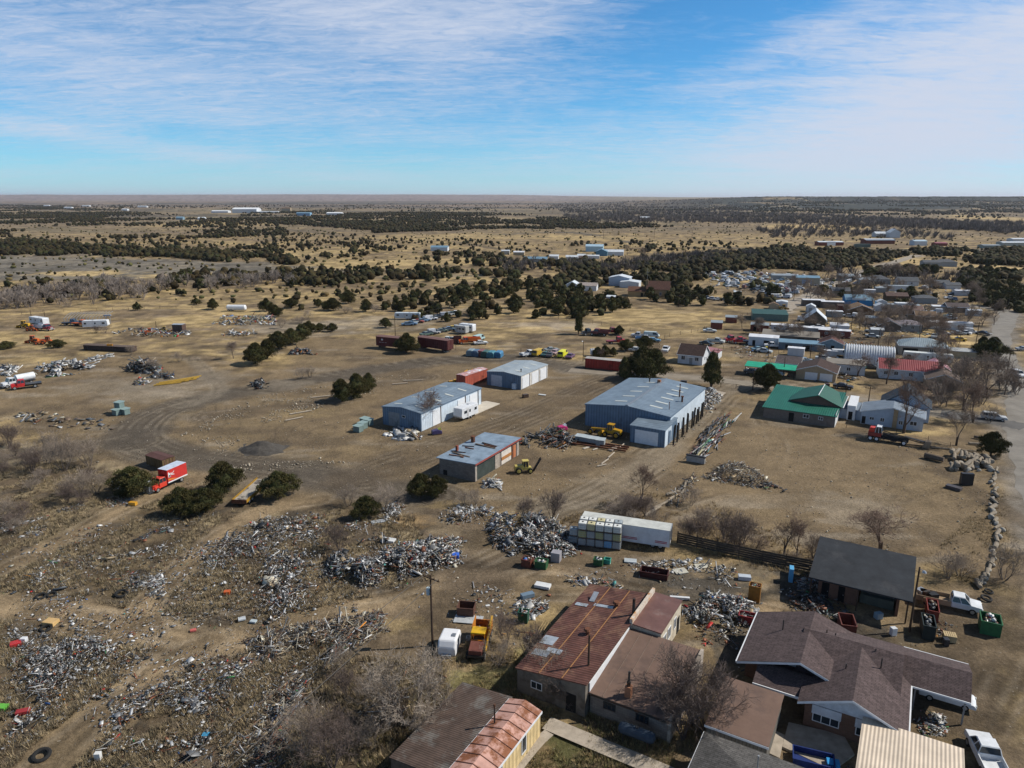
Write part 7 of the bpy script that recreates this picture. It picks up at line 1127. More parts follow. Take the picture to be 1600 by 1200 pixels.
# orange and rust derelict with stake sides, beside the white shell
om = thing('old_crane_truck', 'derelict orange machine with a yellow cab roof next to the white shell', 'truck', (*(G(746, 1022))[:2], 0), 82)
MB().box(-1.4, -.8, .5, 3.6, .8, .75).build('chassis', DSTEEL, om); MB().prism([(-1.3, .75), (.1, .75), (.1, 1.5), (-1.3, 1.25)], 'y', -.7, .7).build('hood', mat('rust_brown_hood', (.16, .06, .045), .7, 0, .3, 2), om, .05)
MB().box(.3, -.75, 2.1, 1.5, .75, 2.28).build('cab_roof', paint((.62, .36, .01)), om, .04); q = MB()
for x in (.35, 1.45):
    for y in (-.7, .7): q.tube((x, y, .8), (x, y, 2.1), .05, n=5)
q.box(.3, -.72, .8, .42, .72, 1.4); q.build('cab_frame', ORG, om); q = MB().box(1.8, -.95, .8, 3.9, -.85, 2.0).box(1.8, .85, .8, 3.9, .95, 2.0).box(3.8, -.849, .8, 3.9, .849, 1.6).box(1.8, -.849, 1.75, 1.9, .849, 2.0).box(1.9, -.849, .8, 3.79, .849, .9); q.build('stake_sides', mat('orange_rust_paint', (.46, .17, .02), .7, 0, .3, 2, col2=(.18, .07, .03), amt=.45), om)
MB().tube((3.8, -.9, 2.1), (-1.0, -1.05, 1.2), .10, n=6).tube((3.8, -.9, 2.1), (1.6, -1.0, 2.4), .12, n=6).build('boom', YEL, om); MB().path([(2.6, -.3, 1), (2.4, .2, 1.7), (2.8, .4, 1.2), (2.2, -.1, 1.5)], .06).tube((2.2, -.4, 1), (2.2, .5, 1.4), .12).build('winch', STEEL, om)
for x in (-.9, 2.2, 3.2):
    for y in (-.85, .85): wheel(om, x, y, .45, .28)
sh = thing('fibreglass_shell', 'white moulded shell with one dark window standing beside the orange machine', 'shell', (*(G(703, 1012))[:2], 0), 82)
MB().prism([(-1.5, 0), (1.4, 0), (1.55, .9), (1.2, 1.55), (-1.2, 1.75), (-1.65, 1.0)], 'y', -.95, .95).build('body', mat('white_shell', (.66, .67, .69), .5, 0, .08, 1), sh, .18); MB().box(-.5, -.98, .95, .5, -.955, 1.4).build('window', GLASS, sh); MB().cbox((-.2, -.5, 1.74), (.5, .4, .05)).build('roof_hatch', mat('grey_hatch', (.15, .17, .2), .5), sh); MB().box(-1.9, -.5, 0, -1.5, .5, .35).build('step', STEEL, sh)
# red drill rig with its conveyor
dr = thing('conveyor_truck', 'red and white cabbed truck with a long black conveyor arm on the open lot', 'truck', (*(G(1386, 690))[:2], 0), -33)
MB().box(-3.4, -.8, .6, 3.6, .8, .95).build('chassis', BLACK, dr); MB().box(-3.4, -1.0, .95, -1.1, 1.0, 1.7).build('cab_base', paint((.24, .03, .025)), dr, .05); MB().prism([(-3.4, 1.7), (-2.3, 1.7), (-2.3, 2.6), (-3.2, 2.6)], 'y', -.8, .6).build('engine_housing', paint((.55, .05, .03)), dr, .05)
cabin(dr, -2.2, -1.0, .9, 1.7, -2.1, -1.2, .8, 2.9, WHITE); q = MB().prism([(-.9, .95), (3.6, .95), (3.6, 1.15), (-.9, 1.7)], 'y', -.5, .5); q.box(.6, -1, .5, 1.6, 1, .9).build('deck', BLACK, dr)
for y in (-.45, .45): MB().tube((-.9, y, 1.9), (6.2, y, .9), .1, n=5).build('conveyor_rail', DSTEEL, dr)
MB().cbox((4.6, 0, 1.35), (3.6, .8, .12), 0, 0, 0, R(8)).build('conveyor_belt', BLACK, dr); MB().prism([(6.0, .1), (7.2, .1), (7.4, 1.4), (6.4, 1.4)], 'y', -.7, .7).build('hopper', mat('tan_hopper', (.25, .19, .13), .8), dr)
for x in (-2.9, -1.8, 2.9):
    for y in (-.9, .9): wheel(dr, x, y, .5, .3, rim=WHITE)
# flatbed trailer
ft_ = thing('flatbed_trailer', 'long yellow framed flatbed trailer parked beside the round juniper', 'trailer', (*(G(376, 790) + (G(412, 757) - G(376, 790)) * .5)[:2], 0), math.degrees(math.atan2((G(412, 757) - G(376, 790)).y, (G(412, 757) - G(376, 790)).x)))
MB().box(-4.4, -1.1, .75, 4.4, 1.1, .85).build('deck', mat('pale_deck', (.36, .33, .28), .9, 0, .35, 1.5, col2=(.10, .09, .08), amt=.5), ft_)
for y in (-1.16, 1.16): MB().box(-4.5, y - .05, .62, 4.5, y + .05, 1.12).build('side_rail', mat('ochre_rail', (.30, .17, .02), .7), ft_)
MB().box(-4.62, -1.2, .5, -4.52, 1.2, 1.15).build('tail_board', RUST, ft_); [wheel(ft_, x, y, .42, .25, rim=WHITE) for x in (-3.3, -2.3) for y in (-.95, .95)]; MB().tube((4.4, -.6, .6), (6, 0, .5), .07).tube((4.4, .6, .6), (6, 0, .5), .07).build('tow_bar', DSTEEL, ft_)
# ---------------------------------------------------------------- poles, wires, fences
def height_at(px, py, ytop):
    g = G(px, py); lo, hi = 0.0, 30.0
    for _ in range(40):
        m = (lo + hi) / 2; u = g.y * math.sin(PIT) + (m - CH) * math.cos(PIT); f = g.y * math.cos(PIT) - (m - CH) * math.sin(PIT)
        if 600 - F * u / f > ytop: lo = m
        else: hi = m
    return lo
def pole(px, py, ytop, label, arm=True, rz=0, lamp=False, box=False, r=.13):
    h = height_at(px, py, ytop); p = G(px, py); t = thing('utility_pole', label, 'pole', (p.x, p.y, TZ(p.x, p.y)), rz); MB().tube((0, 0, -.2), (0, 0, h), r, r * .7, 8).build('shaft', POLE, t)
    if arm: a = MB(); a.cbox((0, .1, h - .5), (2.2, .1, .12)); [a.tube((x, .1, h - .44), (x, .1, h - .25), .04, n=5) for x in (-1, -.4, .4, 1)]; a.build('crossarm', POLE, t)
    if lamp: MB().tube((0, 0, h - .2), (0, -.8, h), .04, n=5).lathe([(.25, -.15), (.12, .05)], (0, -.9, h), 8).build('lamp_head', STEEL, t)
    if box: MB().lathe([(.22, 0), (.24, .4), (.2, .8)], (-.35, 0, h - 2.4), 10).build('transformer', paint((.35, .45, .5)), t)
    return Vector((p.x, p.y, h))
P1 = pole(676, 1008, 898, 'tall dark pole with crossarm and transformer, left of the white shell', rz=-35, box=True); pole(918, 1088, 992, 'brown pole standing in front of the rusted roof', arm=False); pole(1421, 986, 886, 'pole at the right corner of the black roofed shed', arm=False, lamp=True)
PL = [(911, 564, 532, 'lamp pole behind the red container', 0, 1), (814, 558, 544, 'thin post beside the white tow pickup', 0, 0), (618, 530, 494, 'thin pole behind the farther maroon boxcar', 0, 0), (1176, 609, 575, 'pole beside the street gate', 0, 0), (1224, 588, 558, 'pole in front of the green carport', 0, 0), (1203, 590, 568, 'short pole left of the green carport middle', 0, 0), (1320, 627, 598, 'pole behind the green roofed house', 0, 0), (1357, 628, 604, 'pole beside the pale blue house', 1, 0),
    (1265, 566, 538, 'pole left of the brown garage', 1, 0), (1279, 566, 545, 'pole just right of the one by the brown garage', 0, 0), (1306, 524, 504, 'pole beside the mobile home row', 0, 0), (1329, 521, 494, 'tall pole in the dry yellow yard', 1, 0), (1351, 522, 500, 'second pole in the dry yellow yard', 0, 0), (1522, 553, 503, 'tallest pole, at the end of the long low shed', 1, 0), (1407, 505, 492, 'pole before the mauve rounded roof', 0, 0), (245, 518, 502, 'pole in the scrap line on the left yard', 0, 0), (49, 496, 484, 'left pole behind the white mobile home', 0, 0), (70, 494, 484, 'right pole behind the white mobile home', 0, 0),
    (1258, 500, 480, 'pole behind the old barn', 0, 0), (742, 482, 463, 'pole among the junipers above the tank row', 1, 0), (1200, 560, 535, 'pole in the town yard', 0, 0), (1385, 560, 530, 'pole behind the red roof', 0, 0), (1290, 500, 478, 'pole left of the tan roofed house', 1, 0), (1372, 540, 514, 'pole right of the ribbed metal hut', 1, 0), (1440, 520, 495, 'pole behind the blue grey hipped roof', 1, 0), (1488, 500, 478, 'pole above the white mobile home', 1, 0), (1572, 590, 545, 'pole close to the gravel road bend', 1, 0), (1120, 575, 545, 'pole by the tall juniper at the warehouse', 1, 0), (1060, 480, 462, 'pole at the upper edge of the pasture', 1, 0), (1240, 470, 452, 'pole at the junk yard road', 1, 0), (943, 373, 358, 'left one of the poles along the far highway', 0, 0), (1022, 373, 358, 'middle one of the poles along the far highway', 0, 0), (1081, 373, 360, 'right one of the poles along the far highway', 0, 0)]
PV = [pole(a, b, c, l, bool(m), -30, bool(q), r=.12 if b > 450 else .2) for (a, b, c, l, m, q) in PL]
def wire(a, b, label, sag=.6, r=.026):
    a = Vector(a); b = Vector(b); pts = [a.lerp(b, i / 12) - Vector((0, 0, sag * 4 * (i / 12) * (1 - i / 12))) for i in range(13)]; o = MB().path(pts, r, 4).build('power_line', mat('wire', (.12, .11, .10), .6)); tag(o, label, 'wire')
e1 = G(400, 1103, 7.2); wire(P1 + Vector((-.8, .3, -.3)), P1 + (e1 - P1) * 1.9, 'upper overhead wire running from the pole to the lower left corner', .2); e2 = G(400, 1146, 7.0); wire(P1 + Vector((.8, -.3, -.3)), P1 + (e2 - P1) * 1.9, 'lower overhead wire running from the pole to the lower left corner', .2)
wire(PV[6], PV[7], 'wire between the poles behind the green roof'); wire(PV[3], PV[4], 'wire over the street by the green carport'); wire(PV[8], PV[13], 'long wire over the red roof', 1.0); wire(PV[11], PV[13], 'wire over the dry yellow yard', 1.0); wire(PV[2], PV[19], 'wire above the line of junked cars', 1.2)
def fence(px, h, label, step=3.0, rails=2, board=False, post=.06):
    w = WP(px); o = w[0]; t = thing('fence', label, 'fence', (o[0], o[1], 0)); rl = MB(); n = 0
    for (x0, y0), (x1, y1) in zip(w, w[1:]):
        d = math.hypot(x1 - x0, y1 - y0); k = max(1, int(d / step)); a = math.atan2(y1 - y0, x1 - x0)
        for i in range(k):
            x, y = x0 + (x1 - x0) * i / k - o[0], y0 + (y1 - y0) * i / k - o[1]; z = TZ(x + o[0], y + o[1]); hh = h * random.uniform(.92, 1.1)
            if n < 99: MB().tube((x, y, z - .1), (x + random.gauss(0, .04), y, z + hh), post, post * .9, 5).build('post', POLE, t); n += 1
        for j in range(rails):
            zz = h * (j + .6) / (rails + .2); x, y, X, Y = x0 - o[0], y0 - o[1], x1 - o[0], y1 - o[1]; z = TZ(x0, y0); rl.tube((x, y, z + zz), (X, Y, z + zz), .03 if not board else .02, n=4)
        if board:
            ux, uy = math.cos(a), math.sin(a); q = 0
            while q < d:
                bw = random.uniform(1.8, 3.0)
                if random.random() < .93:
                    for j in range(5): rl.cbox((x0 - o[0] + ux * (q + bw / 2) + uy * .09, y0 - o[1] + uy * (q + bw / 2) - ux * .09, .2 + j * .31), (bw, .03, .26), a + random.gauss(0, .006), 0, 0, random.gauss(0, .012))
                q += bw
    rl.build('boards' if board else 'rails', mat('old_fence_boards', (.075, .062, .05), .95, 0, .4, 1.5) if board else mat('fence_rail', (.16, .13, .10), .9), t); return t
fence([(1058, 848), (1120, 862), (1190, 877), (1265, 892)], 1.7, 'dark old plank fence behind the long white trailer and sheds', 2.4, 1, True, .09)
fence([(860, 496), (940, 508), (1000, 520), (1046, 526)], 1.3, 'pasture fence left of the parked trucks', 4, 2); fence([(1046, 526), (1080, 520), (1120, 510), (1160, 495), (1190, 486)], 1.3, 'pasture fence climbing to the greenhouse', 4, 2); fence([(1030, 562), (1030, 535), (1046, 526)], 1.3, 'short pasture fence left of the white house', 4, 2)
fence([(1126, 604), (1150, 607), (1176, 611)], 1.2, 'pipe gate and fence on the street', 2.5, 3, post=.08); fence([(1322, 668), (1400, 680), (1450, 690), (1520, 708)], 1.1, 'low wire fence in front of the pale blue house', 3.4, 1, post=.05); fence([(1130, 545), (1200, 560), (1240, 545)], 1.2, 'low fence in the town yard', 3.2, 2); fence([(1455, 538), (1520, 545)], 1.2, 'fence behind the long low shed', 3, 2); fence([(0, 493), (100, 488), (250, 482), (400, 480)], 1.2, 'fence along the dirt road at the far left', 6, 1)
# leaning dark posts along the sunny side of the warehouse
WC = (G(914, 664).x, G(914, 664).y)
for i in range(13):
    q = LP(WC, 19.6 + random.uniform(-.2, .3), -2.5 + i * 1.7); h = random.uniform(3.0, 4.2); o = MB().cbox((0, 0, h / 2 - .1), (.28, .22, h)).build('timber_post', mat('black_timber', (.028, .024, .02), .9)); o.location = q; o.rotation_euler = (random.gauss(0, .02), random.gauss(0, .03), R(-30)); tag(o, 'dark upright timber in the row along the sunny side of the big warehouse', 'post', 'upright timbers beside the warehouse')
# ---------------------------------------------------------------- rocks, logs, rubble row on the right
ROCKM = mat('pale_rock', (.33, .31, .27), .95, 0, .3, 1.5, bump=.5, bscale=5); LOGM = mat('grey_log', (.26, .22, .17), .95, 0, .4, 2, bump=.5); DLOG = mat('dark_log', (.13, .10, .075), .95, 0, .4, 2)
def rock_mesh(s):
    g = np.random.default_rng(s); V, Fc = bpy_ico(2); d = g.normal(size=(5, 3)); d /= np.linalg.norm(d, axis=1)[:, None]
    V = V * np.array((1, .8, .65)); 
    for v in d: m = V @ v; V -= np.clip(m - .45, 0, 9)[:, None] * v
    V *= 1 + g.uniform(-.05, .05, (len(V), 1)); return npmesh('rock', V, Fc, ROCKM)
RK = [rock_mesh(i) for i in range(6)]
def rock(p, s, label, group=None, name='boulder', z=0): o = bpy.data.objects.new(name, random.choice(RK)); link(o); o.location = (p[0], p[1], s * .3 + z); o.scale = (s * random.uniform(.8, 1.2), s * random.uniform(.7, 1), s * random.uniform(.8, 1.1)); o.rotation_euler = (random.uniform(-.3, .3), random.uniform(-.3, .3), random.uniform(0, 6.28)); tag(o, label, 'boulder', group)
def log(p, l, r, a, label, group=None, m=None, tilt=0, z=0): o = MB().lathe([(r * .85, -l / 2), (r, -l / 2 + .1), (r * .97, 0), (r * .85, l / 2 - .1), (r * .75, l / 2)], (0, 0, 0), 10, M=Matrix.Rotation(R(90), 4, 'Y')).build('log', m or LOGM); o.location = (p[0], p[1], r + z); o.rotation_euler = (0, tilt, R(a)); tag(o, label, 'log', group)
rw_ = smooth(WP([(1557, 735), (1552, 755), (1556, 775), (1550, 800), (1558, 825), (1556, 850), (1549, 880), (1540, 900), (1528, 915)]), 5)
for i, q in enumerate(rw_):
    if i % 2 == 0: log(q, random.uniform(1.4, 2.4), random.uniform(.2, .34), -122 + random.uniform(-25, 25), 'pale grey log laid in the row along the right hand lot', 'logs in the row beside the road')
    else: rock((q[0] + random.uniform(-.6, .6), q[1]), random.uniform(.38, .66), 'pale boulder in the row along the right hand lot', 'boulders in the row beside the road')
for i in range(34):
    t = i / 34; px = 1487 + 62 * (i % 17) / 17 + random.uniform(-2, 2); py = (734 - 8 * (i % 17) / 17 if i < 17 else 714 + 10 * (i % 17) / 17) + random.uniform(-4, 4); q = G(px, py)
    log(q, random.uniform(1.6, 3.0), random.uniform(.28, .42), 60 + random.uniform(-30, 30), 'short pale log heaped near the dark round juniper', 'heaped logs near the juniper', tilt=random.uniform(-.3, .3), z=random.uniform(0, .7))
for i in range(9): rock(G(1500 + i * 6, 726 + (i % 3) * 5), random.uniform(.5, .9), 'grey rock heaped among the short logs', 'rocks among the heaped logs')
log(G(1459, 719), 3.2, .55, -50, 'single thick dark log on the open lot near the conveyor', m=DLOG); log(G(1540, 688), 4, .3, -45, 'dark log lying behind the rubble near the side street', m=DLOG); log(G(1526, 695), 3, .25, -10, 'thin pale log left of the round juniper'); log(G(1437, 697), 9, .12, -20, 'long thin pole lying in front of the pale blue house', m=DLOG); log(G(1490, 703), 8, .14, -16, 'long white pole lying near the rubble')
for (px, py, l, a) in [(1020, 800, 4.5, 47), (1033, 790, 4, 42), (1045, 783, 4, 50), (1058, 775, 4.5, 44), (1066, 770, 3, 60), (1052, 772, 3, 30), (1070, 760, 3, 70), (1076, 752, 3, 52)]: log(G(px, py), l, random.uniform(.16, .28), a, 'weathered beam in the diagonal line between yard and open lot', 'beams in the diagonal line')
for (px, py, l, a) in [(955, 712, 3.2, 62), (945, 722, 3, 58), (972, 697, 2.6, 62), (940, 728, 2, 30), (470, 645, 5, 35), (505, 620, 6, 25), (460, 655, 4, 40), (645, 595, 5, 12), (625, 600, 4, 20)]: log(G(px, py), l, .14, a, 'thin pale kerb beam lying flat on the yard soil', 'kerb beams on the yard', m=CONC)
# ---------------------------------------------------------------- scrap: everything nobody could count
PAL = np.array([(.60, .60, .59), (.38, .39, .40), (.21, .215, .22), (.10, .11, .12), (.028, .03, .032), (.19, .075, .04), (.14, .10, .07), (.32, .25, .16), (.06, .16, .42), (.08, .26, .24), (.40, .035, .03), (.52, .20, .02), (.05, .20, .07), (.50, .47, .38)])
MIXW = dict(scrap=[18, 13, 12, 16, 18, 7, 9, 6, .25, .35, .3, .3, .15, 3], light=[32, 20, 14, 13, 9, 3, 3, 5, .25, .2, .2, .2, .1, 4], dark=[3, 4, 8, 26, 34, 10, 10, 2, .5, 1, .3, .3, .5, .5], wood=[4, 4, 6, 12, 12, 4, 26, 24, 0, 0, 0, 0, 0, 8], rust=[4, 4, 6, 12, 14, 34, 14, 4, .5, 2, 3, 1, 1, 1], mixed=[14, 13, 13, 13, 9, 7, 7, 8, 2, 2, 2, 1.5, 1.5, 4])
SCM = vcol_mat('scrap_paint', .5, .15, .2, 2)
def boxes(P, D, A, col, name):
    """P centres, D sizes, A rotation matrices (n,3,3)"""
    n = len(P); c = np.array([(x, y, z) for z in (-.5, .5) for y in (-.5, .5) for x in (-.5, .5)]); V = c[None] * D[:, None, :]; V = np.einsum('nij,nkj->nki', A, V) + P[:, None, :]
    f = np.array([(0, 2, 3, 1), (4, 5, 7, 6), (0, 1, 5, 4), (2, 6, 7, 3), (0, 4, 6, 2), (1, 3, 7, 5)]); Fc = f[None] + (np.arange(n) * 8)[:, None, None]
    o = bpy.data.objects.new(name, npmesh(name, V.reshape(-1, 3), Fc.reshape(-1, 4), SCM, np.repeat(col, 8, axis=0))); link(o); return o
def rots(n, flat=.5, az=None, spread=.5):
    a = rng.uniform(0, 6.28, n) if az is None else R(az) + rng.normal(0, spread, n); b = rng.normal(0, flat, n); c = rng.normal(0, flat, n); z = np.zeros(n); o = np.ones(n)
    Rz = np.stack([np.stack([np.cos(a), -np.sin(a), z], -1), np.stack([np.sin(a), np.cos(a), z], -1), np.stack([z, z, o], -1)], 1)
    Ry = np.stack([np.stack([np.cos(b), z, np.sin(b)], -1), np.stack([z, o, z], -1), np.stack([-np.sin(b), z, np.cos(b)], -1)], 1)
    Rx = np.stack([np.stack([o, z, z], -1), np.stack([z, np.cos(c), -np.sin(c)], -1), np.stack([z, np.sin(c), np.cos(c)], -1)], 1)
    return Rz @ Ry @ Rx
def scrap(px, n, hmax, size, mix, label, name='scrap_heap', flat=.5, az=None, spread=.4, rod=.42, clump=0, edge=3.0, zb=0):
    clump_in = clump > 0
    n = int(n * (1.9 if size < .5 else 1)); P2 = poly_samples(px, n) if len(px) > 2 else None; pts = np.array([G(*p)[:2] for p in P2])
    if 1:
        clump = clump or 5; k = fbm(pts[:, 0] / clump, pts[:, 1] / clump * .8, 4, 131) + (.05 if clump_in else .10) + rng.uniform(-.06, .06, n) > .5; pts = pts[k]
    if size < .5: size *= .68
    w = WP(px); d = seg_dist(pts[:, 0], pts[:, 1], w + w[:1]); pts = pts[rng.uniform(0, 1, len(pts)) < (.12 + .88 * sst(0, 5 if hmax < 1 else 2.5, d) if size < .45 and n > 1100 and 'timber' not in name else 1)]
    n = len(pts); d = seg_dist(pts[:, 0], pts[:, 1], w + w[:1]); prof = hmax * 1.15 * sst(0, edge, d) * (.1 + 1.6 * fbm(pts[:, 0] / 2.2, pts[:, 1] / 2.2, 3, 141)); z = prof * rng.uniform(.15, 1, n) ** .5 + zb
    s = size * np.exp(np.clip(rng.normal(-.25, .62, n), -1.5, 1.15 if size < .5 else .5)); kind = rng.uniform(0, 1, n); D = np.stack([s * rng.uniform(.6, 1.5, n), s * rng.uniform(.3, 1.0, n), s * rng.uniform(.03, .26, n)], -1)
    D *= np.where(rng.uniform(0, 1, n) > .985, 2.3, 1)[:, None] if size < .45 else 1
    r = kind < rod; D[r] = np.stack([s[r] * rng.uniform(1.4, 4.2, r.sum()), s[r] * rng.uniform(.06, .2, r.sum()), s[r] * rng.uniform(.05, .18, r.sum())], -1)
    pl = kind > .86; D[pl, 2] = .03; D[pl, 0] *= 1.5
    wt = np.array(MIXW[mix]); c = PAL[rng.choice(14, n, p=wt / wt.sum())] * rng.uniform(.6, 1.15, (n, 1)); z = z + D[:, 2] * .3
    o = boxes(np.stack([pts[:, 0], pts[:, 1], z], -1), D, rots(n, flat if hmax > .5 else flat * .5, az, spread), c, name); tag(o, label, 'scrap', kind='stuff'); return o
scrap([(500, 880), (530, 852), (590, 838), (640, 845), (725, 838), (738, 860), (720, 884), (650, 900), (600, 920), (540, 925), (498, 905)], 8500, 1.5, .34, 'scrap', 'largest heap of pale twisted metal in the middle of the scrap field')
scrap([(750, 815), (790, 798), (860, 808), (905, 838), (908, 868), (860, 876), (800, 872), (762, 850)], 5200, 1.4, .36, 'scrap', 'heap of dark and pale scrap left of the stacked tanks')
scrap([(590, 800), (610, 780), (640, 790), (650, 812), (610, 820), (592, 815)], 1000, .8, .32, 'light', 'small pale heap right of the lone juniper'); scrap([(680, 800), (720, 788), (780, 792), (790, 812), (730, 822), (690, 818)], 1100, .7, .34, 'light', 'strip of pale scrap below the block garage')
scrap([(1062, 930), (1110, 922), (1190, 938), (1192, 975), (1150, 1000), (1100, 990), (1068, 972)], 3000, 1.0, .32, 'scrap', 'heap of mixed metal behind the cream windowed bay'); scrap([(1095, 870), (1150, 880), (1200, 895), (1195, 925), (1130, 915), (1090, 895)], 900, .6, .4, 'light', 'tangle of pale pipes left of the rusty cabinet', rod=.7)
scrap([(0, 965), (60, 985), (150, 985), (235, 1000), (215, 1035), (150, 1060), (112, 1095), (100, 1130), (0, 1190)], 6500, .6, .22, 'scrap', 'wide spread of pale scrap at the lower left edge', clump=4.5); scrap([(280, 865), (330, 840), (420, 800), (560, 800), (600, 828), (520, 862), (500, 900), (480, 935), (330, 945), (290, 930)], 6000, .6, .26, 'scrap', 'broad scatter of scrap left of the main heap', clump=5)
scrap([(400, 905), (500, 900), (500, 960), (420, 985), (390, 960)], 1600, .7, .26, 'scrap', 'scrap bank along the dirt track below the main heap', clump=4); scrap([(180, 1085), (260, 1050), (420, 1010), (420, 1080), (330, 1200), (120, 1200)], 4200, .5, .2, 'scrap', 'scatter of scrap at the bottom between track and timber', clump=3.6)
for i, (pl, n) in enumerate([([(0, 900), (110, 880), (100, 920), (0, 930)], 700), ([(50, 880), (150, 855), (160, 875), (60, 905)], 420), ([(120, 910), (260, 880), (250, 935), (170, 945)], 1200), ([(140, 870), (290, 840), (300, 860), (180, 885)], 900), ([(0, 815), (75, 805), (70, 840), (0, 840)], 520), ([(75, 798), (200, 770), (210, 790), (90, 800)], 520), ([(180, 855), (260, 820), (270, 830), (200, 865)], 500), ([(200, 905), (255, 895), (260, 930), (195, 930)], 500)]): scrap(pl, n, .5, .24, ['scrap', 'mixed', 'dark', 'light'][i % 4], ['pale scrap strip at the left edge above the track', 'thin scrap strip left of the fork in the track', 'dense scrap patch above the fork in the track', 'scrap strip across the weedy field', 'white scrap patch at the left edge below the thicket', 'scrap strip in front of the red truck', 'dark strip of junk in the middle of the weedy field', 'pale cluster above the track fork'][i], clump=2.5)
scrap([(0, 830), (300, 800), (600, 800), (700, 850), (660, 950), (560, 985), (480, 1200), (0, 1200)], 15000, .12, .17, 'scrap', 'loose bits of litter over the whole weedy scrap field', 'scattered_litter', clump=6, rod=.3); scrap([(680, 890), (860, 880), (1050, 880), (1200, 930), (1160, 1000), (1000, 905), (900, 920), (800, 985), (700, 990)], 1300, .12, .2, 'scrap', 'loose litter on the dirt between trailer and rusted roof', 'scattered_litter')
scrap([(440, 980), (560, 962), (612, 985), (560, 1010), (500, 1060), (430, 1200), (330, 1200), (410, 1090)], 4200, .7, .3, 'wood', 'long bank of old timber and branches in the lower left', 'timber_heap', rod=.85, az=55, spread=.6, clump=5); scrap([(600, 1060), (700, 1040), (700, 1140), (560, 1180), (540, 1100)], 900, .4, .24, 'wood', 'brushwood around the foot of the largest bush', 'timber_heap', rod=.9, clump=3)
scrap([(46, 590), (60, 574), (110, 566), (146, 572), (144, 582), (90, 588)], 750, 1.3, .9, 'light', 'long row of crushed white appliances in the left yard', rod=.05, edge=2); scrap([(197, 580), (205, 568), (235, 566), (254, 574), (250, 584), (225, 584)], 700, 1.6, .8, 'dark', 'black heap in the left yard', edge=2.5); scrap([(230, 590), (255, 580), (273, 584), (270, 592), (240, 592)], 240, .8, .7, 'dark', 'small dark heap right below the black heap', edge=2)
scrap([(207, 602), (213, 593), (230, 593), (232, 601)], 180, .7, .6, 'mixed', 'low dark pile left of the yellow beams', edge=1.5); scrap([(0, 582), (0, 574), (28, 572), (26, 580), (10, 590)], 160, .8, .9, 'light', 'flat pale sheets at the left edge of the yard', rod=.1, edge=2); scrap([(132, 562), (175, 553), (178, 557), (140, 566)], 220, .5, .6, 'light', 'thin line of pale scrap below the long dark container', edge=1.5)
scrap([(175, 522), (200, 516), (250, 514), (300, 518), (296, 526), (220, 526)], 420, .9, .7, 'mixed', 'scrap line beside the brown hopper shed', edge=2); scrap([(330, 505), (345, 495), (430, 495), (432, 508), (350, 508)], 620, .9, .7, 'mixed', 'dark scrap line on the slope above the yard', edge=2); scrap([(340, 525), (352, 519), (400, 519), (400, 526)], 320, .6, .6, 'scrap', 'lower line of pale pipes on the slope', edge=1.5, rod=.6)
scrap([(450, 554), (458, 547), (498, 548), (500, 554)], 240, .9, .8, 'dark', 'low black row of tyres and sheets in the upper yard', rod=.1, edge=2); scrap([(388, 603), (396, 597), (418, 598), (420, 607), (404, 608)], 160, .9, .8, 'dark', 'small black pile in the middle of the yard', rod=.1, edge=2); scrap([(20, 650), (60, 640), (180, 660), (178, 672), (100, 668), (30, 662)], 130, .25, .8, 'wood', 'scattered tan stone slabs in the left yard', rod=.1)
scrap([(810, 694), (822, 676), (880, 672), (905, 690), (890, 702), (830, 700)], 520, 1.0, .6, 'dark', 'dark machinery scrap left of the warehouse front', edge=2, rod=.5); scrap([(600, 680), (620, 668), (660, 672), (660, 686), (625, 688)], 130, .35, 1.0, 'light', 'flat white sheets in front of the long blue shed', rod=.2, edge=2); scrap([(752, 762), (760, 750), (785, 750), (784, 762)], 90, .7, .6, 'light', 'small pile of white scrap by the block garage', edge=1.2)
scrap([(1088, 640), (1096, 612), (1112, 606), (1130, 620), (1118, 640)], 520, 1.0, .5, 'light', 'pale rubble at the back right corner of the warehouse', rod=.3, edge=2); scrap([(1075, 716), (1085, 690), (1110, 660), (1140, 645), (1147, 655), (1130, 690), (1100, 718)], 240, 1.1, .8, 'dark', 'long pile of coloured pipes and frames right of the warehouse', rod=.9, az=60, spread=.15, edge=2, flat=.06); scrap([(1090, 706), (1110, 680), (1125, 672), (1118, 694), (1104, 712)], 130, .9, .7, 'mixed', 'green and white pipes on the near end of the pipe pile', rod=.95, az=60, spread=.1, zb=.4, flat=.05)
scrap([(1100, 748), (1120, 728), (1160, 724), (1200, 748), (1196, 764), (1150, 758)], 1500, 1.2, .32, 'wood', 'grey brushwood heap on the open lot', 'timber_heap', rod=.9, edge=2.5); scrap([(1180, 760), (1200, 752), (1235, 770), (1220, 776)], 180, .4, .3, 'dark', 'dark bits right of the brushwood heap', clump=0, edge=1); scrap([(1040, 790), (1060, 760), (1085, 738), (1090, 750), (1060, 795)], 320, .6, .35, 'wood', 'broken boards around the diagonal line of beams', 'timber_heap', rod=.8, edge=1)
scrap([(1195, 935), (1250, 905), (1330, 935), (1330, 1000), (1290, 985), (1220, 955)], 2100, .6, .26, 'dark', 'dark clutter in the shade left of the black roofed shed'); scrap([(1070, 960), (1180, 1000), (1160, 1050), (1110, 1040)], 1300, .6, .26, 'rust', 'rusty clutter between the brown roof and the mauve roof', clump=3); scrap([(1240, 905), (1300, 890), (1300, 905), (1250, 925)], 200, .5, .3, 'mixed', 'coloured clutter beside the blue door panel')
